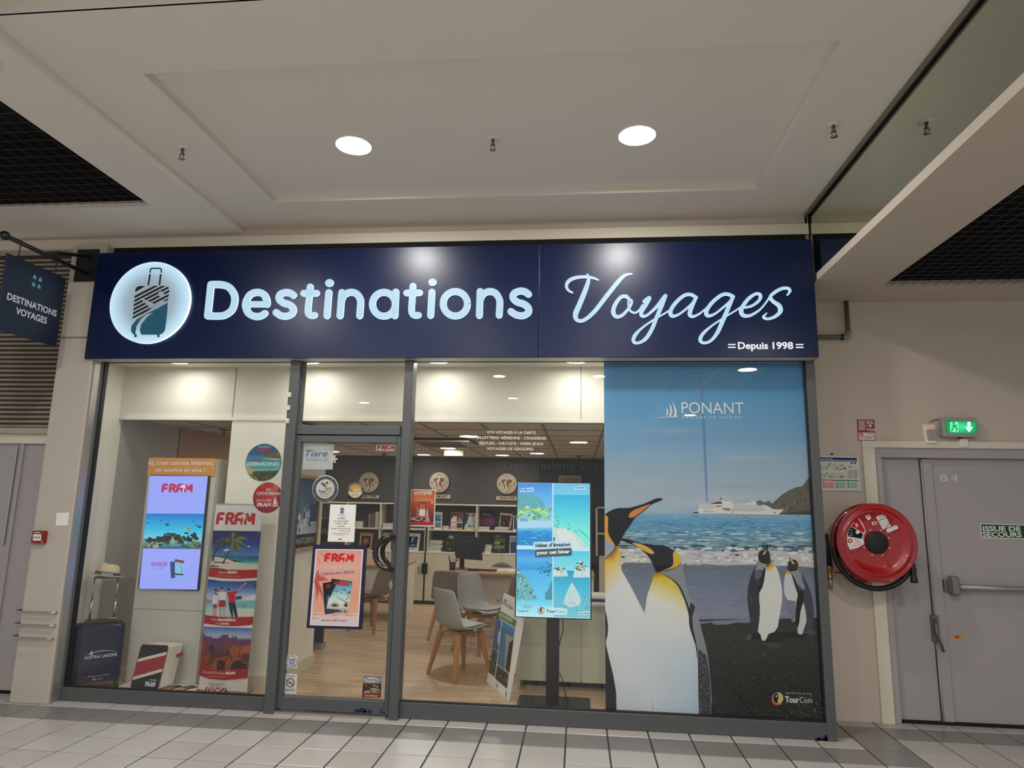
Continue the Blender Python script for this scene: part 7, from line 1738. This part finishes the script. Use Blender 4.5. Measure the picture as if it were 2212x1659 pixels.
ik.poly([(535, 1420), (600, 1400), (680, 1410), (765, 1440), (740, 1470), (700, 1490), (620, 1460), (545, 1440)], (60, 60, 62), ZP); ik.poly([(300, 1380), (320, 1320), (350, 1295), (380, 1330), (360, 1370)], (70, 70, 70), ZP)
ik.poly([(800, 560), (812, 510), (840, 490), (880, 530), (910, 620), (940, 720), (970, 780), (950, 880), (935, 1000), (935, 1130), (960, 1215), (965, 1290), (1000, 1308), (1030, 1295), (1040, 1250), (1080, 1130), (1060, 980), (1040, 900), (1010, 960), (975, 1100), (900, 1150), (860, 1060), (825, 900), (790, 760), (785, 640)], (186, 188, 190), ZP)
ik.poly([(790, 780), (830, 860), (940, 880), (930, 1120), (900, 1150), (850, 1030)], (110, 116, 128), ZP)
ik.mesh([(806, 540), (815, 500), (845, 485), (880, 530), (850, 560)], [(0, 1, 4), (1, 2, 4), (2, 3, 4)], [(206, 170, 80), (196, 130, 30), (176, 100, 30), (206, 150, 60), (206, 196, 150)], ZP)
ik.poly([(880, 490), (970, 480), (1020, 540), (1080, 640), (1130, 760), (1160, 900), (1172, 1040), (1168, 1200), (1140, 1250), (1060, 1250), (1078, 1120), (1065, 980), (1042, 890), (1050, 780), (970, 790), (930, 680), (905, 590), (885, 530)], (56, 60, 68), ZP)
ik.poly([(870, 500), (970, 480), (1010, 530), (1030, 640), (1060, 700), (1040, 740), (960, 660), (910, 560)], (128, 132, 142), ZP)
ik.poly([(885, 520), (930, 620), (975, 740), (1040, 760), (1045, 850), (1030, 900), (1000, 1010), (985, 1150), (965, 1222), (938, 1170), (932, 1080), (945, 920), (968, 800), (930, 680), (900, 580)], (16, 16, 18), ZP)
ik.poly([(836, 480), (840, 400), (850, 370), (890, 348), (940, 352), (968, 400), (975, 450), (950, 485), (890, 494)], (28, 28, 24), ZP, n=2); ik.poly([(852, 325), (862, 318), (880, 345), (925, 400), (915, 412), (890, 395), (870, 352)], (24, 20, 18), ZP); ik.poly([(872, 345), (900, 362), (928, 402), (905, 405), (885, 385)], (206, 160, 110), ZP); ik.line([(968, 430), (974, 460), (955, 482)], 6, (190, 140, 40), ZP)
ik.poly([(1040, 1280), (1120, 1240), (1170, 1250), (1200, 1300), (1130, 1310)], (70, 70, 74), ZP); ik.poly([(840, 1345), (960, 1335), (990, 1365), (880, 1365)], (40, 40, 40), ZP)
# PONANT lettering
ZO = Zm(1380, 840, 340/1945); pw = (206, 208, 210)
for (a, b_, w) in (((398, 142), (425, 348), 1), ((372, 178), (380, 342), 1), ((338, 225), (345, 336), 1)): pass
ik.poly([(398, 140), (440, 200), (465, 270), (468, 345), (425, 348), (440, 290), (430, 210)], pw, ZO); ik.poly([(368, 175), (400, 215), (412, 270), (400, 342), (375, 332), (386, 280), (382, 220)], pw, ZO); ik.poly([(336, 222), (358, 255), (364, 290), (350, 337), (334, 325), (344, 285), (342, 250)], pw, ZO)
ik.line([(216, 370), (300, 354), (400, 348), (500, 355)], [3, 8, 12, 4], pw, ZO, n=3)
ik.text('PONANT', (528, 304), (1298, 310), 138, pw, ZO, bold=.004); ik.text('EXPLORE TO INSPIRE', (536, 368), (1254, 370), 30, pw, ZO, bold=.005, space=1.6)
# TourCom mark
ik.ell((1163, 1442), (38, 42), (196, 70, 60), Z7); ik.ell((1168, 1436), (35, 38), (150, 190, 200), Z7); ik.ell((1162, 1436), (26, 34), (24, 26, 34), Z7); ik.poly([(1165, 1400), (1190, 1415), (1200, 1445), (1190, 1462), (1165, 1465), (1172, 1430)], (220, 180, 60), Z7, n=2); ik.ell((1158, 1424), (5, 5), (220, 220, 220), Z7); ik.line([(1128, 1450), (1145, 1478), (1190, 1475)], 8, (206, 80, 66), Z7, n=3)
ik.text('Tour', (1215, 1464), (1308, 1467), 38, (206, 206, 206), Z7, bold=.035); ik.text('Com', (1312, 1467), (1396, 1470), 38, (200, 200, 200), Z7); ik.text('Agence adhérente du réseau', (1215, 1406), (1390, 1414), 13, (150, 150, 150), Z7)
ik.line([(24, 1519), (360, 1531), (650, 1549)], 5, (190, 160, 110), Z7)
# trim everything to the sheet
for i, p in enumerate(ik.v):
    ik.v[i] = Vector((min(max(p.x, pxl), 1.784), p.y, min(max(p.z, .12), 2.795)))
ik.build('print', ink_mat('ink_poster', rough=.4, grain=.035, gscale=70, coat=.0, bright=1.22), pg)

# ================================================================== stickers and sheets on the glass
def sheet(name, label, cat, quad, Y, T=None, base=M_paper, thick=.002):
    return flat_sign(name, label, cat, quad, Y, base, thick, T)
def round_sign(name, label, c, r, Y, base):
    p = onY(c[0], c[1], Y); t = thing(name, label, 'sticker', (p.x, Y, p.z-r))
    MB().lathe([(.0001, .001), (r, .001), (r, -.001)], p, axis=(0, -1, 0), n=48).build('disc', base, t)
    return t
SY = GY+.012
t = round_sign('round_sticker', 'round GRENADINES cruise sticker with island bay photo on the window', (569, 999), .163, SY, M_paper)
ik = Ink((0, SY-.0012, 0), FRONT); C = onY(569, 999, SY)
ik.disc((569, 999), .163, (196, 200, 190)); ik.disc((569, 999), .157, (40, 86, 130))
def clip_to(ik, c, r, k0):
    for i in range(k0, len(ik.v)):
        d = ik.v[i]-c; d.y = 0
        if d.length > r: ik.v[i] = Vector((c.x+d.x/d.length*r, ik.v[i].y, c.z+d.z/d.length*r))
k0 = len(ik.v)
ik.grad([((1110, 90), (1520, 90), (50, 100, 150)), ((1108, 150), (1520, 150), (60, 140, 160)), ((1108, 240), (1520, 240), (70, 160, 165)), ((1108, 300), (1520, 300), (130, 180, 160))], ZT)
ik.poly([(1280, 135), (1330, 105), (1400, 85), (1470, 75), (1520, 100), (1520, 150), (1400, 150)], (110, 96, 56), ZT); ik.poly([(1290, 138), (1400, 150), (1515, 150), (1510, 160), (1390, 158)], (206, 200, 180), ZT); ik.ell((1440, 155), (30, 6), (200, 214, 214), ZT)
ik.poly([(1115, 210), (1160, 225), (1200, 260), (1230, 330), (1250, 400), (1170, 390), (1120, 300)], (176, 160, 110), ZT); ik.poly([(1195, 300), (1230, 280), (1300, 290), (1400, 300), (1490, 270), (1500, 330), (1430, 400), (1280, 400), (1240, 350)], (70, 76, 34), ZT); ik.poly([(1150, 320), (1200, 310), (1240, 360), (1260, 400), (1190, 380)], (100, 110, 40), ZT)
random.seed(81)
for k in range(60): ik.ell((1210+random.random()*270, 295+random.random()*95), (9, 7), random.choice([(50, 58, 26), (96, 96, 46), (40, 46, 24), (120, 112, 60)]), ZT, n=7, same=k > 0)
for k in range(30): ik.ell((1295+random.random()*210, 92+random.random()*50), (8, 6), random.choice([(90, 80, 44), (130, 112, 66), (74, 70, 40)]), ZT, n=7, same=k > 0)
clip_to(ik, C, .156, k0)
ik.text('NOUVEAUTÉ', (1265, 35), (1390, 35), 17, (170, 190, 214), ZT, bold=.01); ik.text('FRAM', (1260, 74), (1390, 74), 32, (176, 34, 60), ZT, bold=.05); ik.text('CROISIÈRE', (1140, 176), (1292, 176), 22, (140, 40, 60), ZT, bold=.025); ik.text('GRENADINES', (1138, 224), (1480, 224), 36, (206, 222, 220), ZT, bold=.02); ik.line([(1160, 246), (1438, 248)], 4, (150, 70, 60), ZT)
ik.build('print', INK, t)
t = round_sign('round_sticker', 'round red EN CATAMARAN sticker below the island bay one', (578, 1075), .127, SY, mat('sticker_red', (176, 26, 28), .4))
ik = Ink((0, SY-.0012, 0), FRONT); cw = (222, 206, 202)
ik.text('EN', (1344, 490), (1388, 490), 26, cw, ZT, bold=.01); ik.text('CATAMARAN', (1240, 532), (1490, 532), 30, cw, ZT, bold=.03); ik.text('EXCLUSIF', (1240, 604), (1396, 604), 27, cw, ZT, bold=.005); ik.text('FRAM', (1245, 655), (1390, 655), 36, cw, ZT, bold=.05)
ik.poly([(1436, 548), (1446, 580), (1450, 638), (1412, 638), (1420, 590)], cw, ZT); ik.poly([(1450, 575), (1468, 638), (1454, 640)], cw, ZT); ik.poly([(1402, 644), (1470, 644), (1462, 656), (1410, 656)], cw, ZT)
ik.build('print', INK, t)
DY = GY+.002            # on the door glass
ZG = Zm(560, 760, 540/2212)
t = sheet('door_sticker', 'pale Tiare sticker with blue lettering in the door corner', 'sticker', [(398, 814), (664, 816), (648, 1042), (382, 1038)], DY, ZG, mat('sticker_pale', (190, 194, 190), .5))
ik = Ink((0, DY, 0), FRONT)
ik.text('Tiare', (404, 926), (604, 926), 54, (58, 100, 158), ZG, bold=.01, shear=.25); ik.line([(414, 944), (620, 948)], 3, (120, 150, 170), ZG); ik.text('Tahiti Agent Certifié', (412, 964), (604, 966), 13, (110, 130, 150), ZG)
for k in range(6): aa = k*math.pi/3; ik.ell((655+22*math.cos(aa), 948+22*math.sin(aa)), (19, 8), (214, 212, 206), ZG, rot=aa, same=k > 0)
for (x, y, r1, r2) in ((500, 850, 40, 20), (560, 860, 50, 24), (610, 845, 30, 14)): ik.ell((x, y), (r1, r2), (204, 206, 204), ZG)
ik.build('print', INK, t)
t = sheet('door_sticker', 'small white FRAM logo sticker in the upper door corner', 'sticker', [(1036, 822), (1204, 824), (1200, 876), (1032, 872)], DY, ZG)
ik = Ink((0, DY, 0), FRONT); fram(ik, box_map((1042, 828), (1198, 828), (1040, 868)), ZG, (186, 40, 36), (222, 218, 214)); ik.build('print', INK, t)
t = round_sign('round_sticker', 'round TourCom membership sticker with navy ring on the door', (702.5, 1056), .111, DY, M_paper)
ik = Ink((0, DY-.0012, 0), FRONT); ik.disc((702.5, 1056), .105, (16, 20, 44)); ik.disc((702.5, 1056), .080, (212, 212, 206))
c0 = ik.at(702.5, 1056)
def ring_text(ik, s, c, r, a0, a1, h, col, flip=False):
    v, tr, xa, xb = text_tris(s, .01); ik.up(); out = []
    for p in v:
        u = (p[0]-xa)/(xb-xa); a = math.radians(a0+(a1-a0)*u); rr_ = r+(-(p[1]) if flip else p[1])*h/CAP
        out.append(c+Vector((rr_*math.sin(a), -ik.h, rr_*math.cos(a))))
    ik._add(out, tr, [lin(col)]*len(out))
ring_text(ik, 'AGENCE DE VOYAGES MEMBRE DU RÉSEAU', c0, .087, -100, 100, .011, (150, 154, 170)); ring_text(ik, 'AGENCE DE VOYAGES MEMBRE DU RÉSEAU', c0, .098, 255, 105, .011, (150, 154, 170), True)
ZC = Zm(560, 760, 540/2212)
ik.text('2025', (588, 1222), (644, 1222), 20, (30, 34, 40), ZC, bold=.02); ik.text('Tour', (524, 1246), (588, 1246), 22, (30, 32, 36), ZC, bold=.04); ik.text('Com', (590, 1246), (642, 1246), 22, (60, 62, 66), ZC); ik.line([(524, 1252), (640, 1252)], 2, (60, 60, 60), ZC); ik.line([(534, 1264), (625, 1264)], 5, (110, 110, 112), ZC)
for k in range(4): ik.ell((555+k*17, 1279), (4, 4), (50, 50, 54), ZC, same=k > 0)
ik.poly([(548, 1152), (575, 1172), (600, 1180), (592, 1192), (560, 1190), (572, 1182), (550, 1172)], (34, 60, 84), ZC); ik.ell((600, 1160), (12, 9), (24, 26, 30), ZC); ik.poly([(608, 1154), (634, 1158), (636, 1166), (608, 1166)], (222, 170, 40), ZC); ik.poly([(578, 1186), (600, 1184), (582, 1216), (572, 1216)], (214, 140, 60), ZC); ik.poly([(560, 1150), (580, 1166), (570, 1170)], (60, 140, 130), ZC)
ik.build('print', INK, t)
t = round_sign('round_sticker', 'round golden APST sticker with black ring on the door', (767.5, 1061.5), .072, DY, mat('sticker_black', (16, 15, 14), .5))
ik = Ink((0, DY-.0012, 0), FRONT); ik.disc((767.5, 1061.5), .055, (206, 164, 76)); c0 = ik.at(767.5, 1061.5)
ik.poly([(786, 1240), (912, 1240), (900, 1266), (870, 1288), (828, 1288), (798, 1266)], (214, 206, 190), ZC)
ring_text(ik, 'DEPUIS 60 ANS', c0, .058, -62, 62, .010, (206, 200, 190))
for a in (-80, -96, -112, 80, 96, 112): a = math.radians(a); ik.up(); q = c0+Vector((.063*math.sin(a), -ik.h, .063*math.cos(a))); ik._add([q+Vector((.004, 0, 0)), q+Vector((0, 0, .004)), q+Vector((-.004, 0, 0)), q+Vector((0, 0, -.004))], [(0, 1, 2, 3)], [lin((220, 210, 180))]*4)
ik.text('APST', (832, 1232), (892, 1232), 17, (226, 216, 190), ZC, bold=.03); ik.ell((816, 1224), (8, 8), (150, 40, 30), ZC); ik.text('2025', (815, 1277), (876, 1277), 24, (196, 160, 90), ZC, bold=.02)
ik.build('print', INK, t)
# opening hours
HYY = .004
t = sheet('opening_hours', 'white opening hours sheet in a clear holder on the door', 'notice', [(738, 392), (1176, 396), (1140, 1036), (692, 1026)], HYY, ZD, M_paper, thick=.012)
ik = Ink((0, HYY, 0), FRONT); tx = (60, 60, 66)
ik.poly([(912, 455), (972, 456), (968, 550), (908, 546)], (40, 70, 106), ZD); ik.poly([(912, 520), (940, 490), (972, 480), (968, 550), (930, 548)], (60, 130, 180), ZD); ik.line([(930, 455), (932, 418), (956, 418), (957, 455)], 4, (80, 90, 100), ZD); ik.line([(915, 500), (960, 480)], 8, (214, 214, 210), ZD)
ik.text('Destinations', (868, 578), (1002, 578), 18, (70, 80, 96), ZD); ik.text('Voyages', (900, 602), (970, 602), 12, (120, 124, 130), ZD, shear=.3)
for s, a, b_, y, c in (('HORAIRES', 860, 995, 640, 20), ('Du Lundi au Vendredi', 798, 1050, 686, 19), ('De 10h00 à 18h00', 826, 1026, 728, 19), ('Le Samedi', 862, 978, 772, 19), ('De 10h à 13h et de 14h à 18h', 752, 1080, 814, 19)): ik.text(s, (a, y), (b_, y), c, tx, ZD, bold=.015)
ik.line([(888, 842), (1095, 848)], 7, (130, 130, 134), ZD); ik.line([(768, 886), (1062, 892)], 7, (120, 120, 124), ZD); ik.line([(815, 912), (995, 916)], 5, (140, 140, 144), ZD)
ik.ell((889, 984), (12, 12), (170, 50, 50), ZD); ik.ell((919, 986), (12, 12), (50, 50, 54), ZD)
ik.build('print', INK, t)
# framed pink brochure poster
ZF = Zm(640, 1160, 160/1264)
t = sheet('framed_poster', 'pink brochure poster in a navy frame on the glass door', 'poster', [(288, 128), (1200, 142), (1112, 1578), (172, 1555)], -.004, ZF, mat('navy_frame', (10, 12, 52), .45), thick=.020)
ik = Ink((0, -.004, 0), FRONT)
ik.poly([(332, 204), (1146, 212), (1062, 1530), (228, 1506)], (214, 208, 208), ZF)
ik.grad([((352, 222), (1124, 230), (206, 150, 140)), ((330, 500), (1106, 510), (212, 160, 146)), ((295, 1000), (1070, 1010), (208, 150, 128)), ((274, 1280), (1054, 1296), (214, 160, 132)), ((272, 1290), (1052, 1306), (214, 176, 160)), ((258, 1400), (1046, 1420), (206, 190, 192)), ((248, 1490), (1040, 1512), (200, 192, 198))], ZF)
random.seed(91)
sh_ = (176, 84, 82)
for e in ((370, 560), (420, 640), (500, 690), (560, 740), (470, 760), (400, 900), (440, 1000), (380, 980), (470, 1110), (340, 900), (350, 1100)):
    ik.line([(318, 760), ((318+e[0])/2+20, (760+e[1])/2-30), e], [30, 40, 3], sh_, ZF, n=4, same=e != (370, 560))
for l in ([(355, 230), (470, 330), (560, 470)], [(350, 330), (390, 400), (400, 470)], [(450, 225), (560, 280), (620, 330)]): ik.line(l, [4, 20, 2], (186, 122, 116), ZF, n=3, same=True)
for l in ([(275, 1310), (500, 1340)], [(270, 1380), (420, 1395)], [(830, 1330), (1050, 1345)], [(600, 1340), (800, 1320)]): ik.line(l, [18, 3], (186, 128, 120), ZF, same=True)
fram(ik, box_map((478, 286), (985, 288), (472, 420)), ZF, (196, 40, 38), (216, 168, 158))
ik.text('NOUVELLE', (468, 545), (690, 549), 62, (214, 204, 196), ZF, bold=.01); ik.text('BROCHURE', (726, 548), (968, 550), 62, (214, 204, 196), ZF, bold=.01)
ik.text('Collection Hiver 2025-26', (432, 650), (985, 618), 48, (60, 76, 110), ZF, bold=-.004, shear=.35)
ik.poly([(452, 785), (600, 762), (650, 1300), (492, 1320)], (34, 44, 50), ZF); ik.poly([(520, 1000), (640, 960), (640, 1300), (505, 1310)], (60, 90, 110), ZF); ik.text('FR', (515, 865), (580, 858), 48, (186, 40, 44), ZF, bold=.05)
ik.grad([((605, 710), (955, 755), (60, 80, 86)), ((590, 850), (945, 880), (110, 170, 196)), ((565, 1000), (925, 1020), (176, 206, 206)), ((540, 1120), (908, 1140), (206, 206, 196)), ((505, 1265), (880, 1300), (150, 150, 146))], ZF)
ik.poly([(605, 710), (760, 730), (700, 800), (640, 900), (590, 1010), (560, 1060), (580, 880)], (36, 46, 44), ZF)
for k in range(36): x = 600+random.random()*220; y = 800+random.random()*210; ik.ell((x, y), (6+random.random()*10, 5+random.random()*6), random.choice([(60, 100, 120), (40, 70, 84), (90, 150, 180)]), ZF, n=7, same=k > 0)
fram(ik, box_map((655, 752), (895, 790), (648, 808)), ZF, (190, 44, 46), (80, 70, 70), palm=False)
ik.line([(820, 870), (870, 960), (905, 1040)], [10, 9, 6], (70, 60, 50), ZF); ik.line([(700, 1020), (800, 1080), (895, 1118)], [6, 10, 5], (90, 70, 56), ZF); ik.ell((908, 945), (20, 26), (80, 86, 40), ZF); ik.line([(840, 1060), (900, 1040)], 8, (70, 60, 40), ZF)
for cx_ in (660, 850):
    for j in range(9): aa = math.pi*(.08+j*.105); ik.line([(cx_, 1185), (cx_-(90 if cx_ < 700 else 50)*math.cos(aa), 1185-85*math.sin(aa))], [16, 2], random.choice([(60, 66, 40), (84, 88, 56), (40, 48, 36)]), ZF, same=j > 0)
ik.poly([(525, 1170), (885, 1215), (882, 1228), (522, 1186)], (206, 190, 190), ZF); ik.poly([(510, 1220), (740, 1240), (790, 1270), (505, 1300)], (60, 66, 70), ZF)
for (x, y) in ((820, 1270), (855, 1265), (830, 1250)): ik.line([(x, y-20), (x+8, y+25)], 8, (60, 60, 70), ZF, same=True)
ik.ell((660, 1368), (28, 28), (186, 160, 162), ZF); ik.ell((660, 1368), (24, 24), (208, 186, 186), ZF); ik.text('DEMANDEZ-LA DANS CETTE AGENCE !', (430, 1428), (875, 1436), 22, (170, 50, 56), ZF, bold=.015)
ik.build('print', INK, t)
# small door notices
ZN = Zm(560, 1150, 540/2212)
t = sheet('door_sticker', 'square sticker with crossed-out shopping trolley low on the door', 'sticker', [(232, 1088), (340, 1090), (335, 1204), (228, 1202)], DY, ZN)
ik = Ink((0, DY, 0), FRONT); ik.ell((284, 1146), (52, 54), (176, 90, 86), ZN); ik.ell((284, 1146), (47, 49), (218, 216, 212), ZN); bl = (74, 120, 170)
ik.poly([(262, 1118), (318, 1122), (308, 1166), (280, 1168)], bl, ZN); ik.poly([(270, 1126), (310, 1129), (302, 1158), (284, 1160)], (170, 190, 210), ZN); ik.line([(242, 1112), (262, 1116), (284, 1176), (318, 1174)], 5, bl, ZN); ik.ell((282, 1184), (6, 6), bl, ZN); ik.ell((316, 1180), (6, 6), bl, ZN, same=True); ik.line([(250, 1182), (318, 1110)], 4, (176, 90, 86), ZN)
ik.build('print', INK, t)
t = sheet('door_sticker', 'white no smoking notice at the foot of the door', 'sticker', [(226, 1250), (336, 1252), (328, 1428), (214, 1426)], DY, ZN)
ik = Ink((0, DY, 0), FRONT); ik.ell((276, 1330), (38, 42), (110, 40, 36), ZN); ik.ell((276, 1330), (30, 33), (214, 210, 206), ZN); ik.line([(254, 1330), (296, 1340)], 8, (40, 40, 40), ZN); ik.line([(290, 1326), (298, 1312)], 4, (90, 90, 90), ZN); ik.line([(252, 1302), (300, 1358)], 7, (110, 40, 36), ZN)
ik.line([(244, 1271), (314, 1272)], 5, (90, 90, 92), ZN); ik.line([(232, 1384), (316, 1386)], 4, (120, 120, 120), ZN); ik.line([(232, 1396), (314, 1398)], 6, (90, 90, 92), ZN)
ik.build('print', INK, t)
t = sheet('door_sticker', 'red and white theme park ticket sticker at the door corner', 'sticker', [(924, 1272), (1084, 1280), (1076, 1464), (908, 1462)], DY, ZN, mat('sticker_red2', (140, 30, 28), .5))
ik = Ink((0, DY, 0), FRONT); ik.poly([(925, 1276), (1083, 1283), (1080, 1340), (920, 1335)], (120, 150, 176), ZN); ik.ell((995, 1305), (66, 24), (206, 206, 204), ZN); ik.text('Puy du Fou', (945, 1312), (1048, 1314), 22, (40, 50, 80), ZN, bold=.02, shear=.2)
ik.poly([(918, 1335), (1080, 1340), (1076, 1428), (912, 1424)], (60, 40, 34), ZN); ik.poly([(918, 1332), (1080, 1336), (1080, 1350), (918, 1346)], (130, 40, 34), ZN); ik.poly([(940, 1395), (1060, 1380), (1070, 1420), (920, 1420)], (176, 156, 120), ZN)
for k in range(16): ik.ell((935+random.random()*130, 1355+random.random()*60), (9, 8), random.choice([(206, 196, 176), (90, 60, 44), (40, 30, 26), (150, 110, 70)]), ZN, n=7, same=k > 0)
ik.ell((994, 1408), (12, 14), (70, 120, 90), ZN); ik.text('En vente ici', (938, 1450), (1046, 1454), 18, (220, 206, 200), ZN, bold=.02, shear=.15)
ik.build('print', INK, t)
t = sheet('window_poster', 'red sunset EXOTISMES poster with hand and phone on the window', 'poster', [(1346, 1216), (1564, 1220), (1548, 1548), (1332, 1544)], SY, ZG)
ik = Ink((0, SY, 0), FRONT)
ik.grad([((1352, 1224), (1556, 1228), (196, 84, 44)), ((1348, 1300), (1552, 1304), (206, 110, 50)), ((1344, 1345), (1549, 1348), (196, 76, 40)), ((1342, 1400), (1547, 1402), (150, 60, 44)), ((1340, 1450), (1545, 1454), (120, 46, 40)), ((1337, 1505), (1543, 1508), (90, 34, 36))], ZG)
for k in range(10): y = 1345+k*15; ik.line([(1345+(k*53) % 60, y), (1440+(k*71) % 90, y+2)], [2, 6], random.choice([(206, 110, 66), (90, 40, 40), (176, 84, 56)]), ZG, same=k > 0)
ik.ell((1530, 1332), (10, 9), (236, 206, 150), ZG); ik.poly([(1337, 1505), (1543, 1509), (1541, 1536), (1335, 1533)], (176, 34, 40), ZG)
ik.text('EXOTISMES', (1372, 1262), (1530, 1262), 26, (226, 214, 206), ZG, bold=.035); ik.line([(1372, 1270), (1528, 1271)], 4, (206, 150, 130), ZG); ik.line([(1382, 1290), (1515, 1292)], 4, (214, 160, 140), ZG); ik.line([(1372, 1310), (1530, 1310)], 6, (220, 180, 160), ZG)
sk2 = (206, 146, 130)
ik.poly([(1485, 1500), (1465, 1470), (1480, 1400), (1490, 1385), (1500, 1460), (1510, 1505), (1450, 1500)], sk2, ZG); ik.poly([(1440, 1500), (1470, 1490), (1500, 1505)], sk2, ZG)
ik.poly([(1414, 1340), (1420, 1332), (1474, 1332), (1478, 1342), (1474, 1470), (1412, 1470)], (60, 26, 24), ZG); ik.poly([(1420, 1340), (1472, 1340), (1469, 1464), (1418, 1464)], (196, 100, 66), ZG); ik.ell((1456, 1352), (5, 5), (120, 40, 30), ZG); ik.poly([(1417, 1392), (1470, 1394), (1468, 1454), (1415, 1452)], (222, 216, 212), ZG)
for y in (1385, 1410, 1432, 1456): ik.ell((1403, y), (10, 8), sk2, ZG, same=True)
ik.line([(1392, 1495), (1425, 1488), (1440, 1470)], [6, 5, 4], (222, 206, 200), ZG, n=3); ik.poly([(1428, 1476), (1444, 1464), (1446, 1482)], (222, 206, 200), ZG); ik.line([(1342, 1470), (1390, 1474)], 6, (222, 206, 200), ZG); ik.line([(1342, 1482), (1395, 1487)], 6, (222, 206, 200), ZG)
ik.build('print', INK, t)
wt = thing('window_lettering', 'white cut-out lettering VOS VOYAGES À LA CARTE on the window', 'lettering', tuple(onY(1105, 975, GY-.001)))
lw2 = (206, 204, 198)
for s, a, b_ in (('VOS VOYAGES À LA CARTE', (354, 250), (1088, 260)), ('BILLETTERIE AÉRIENNE - CROISIÈRES', (206, 330), (1240, 344)), ('SÉJOURS - CIRCUITS - WEEK-ENDS', (238, 414), (1198, 427)), ('VOYAGES DE GROUPES', (354, 496), (1050, 504))):
    ik = Ink((0, GY-.001, 0), FRONT); ik.text(s, a, b_, 38, lw2, ZI, bold=.012); ik.build('text_line', INK, wt)
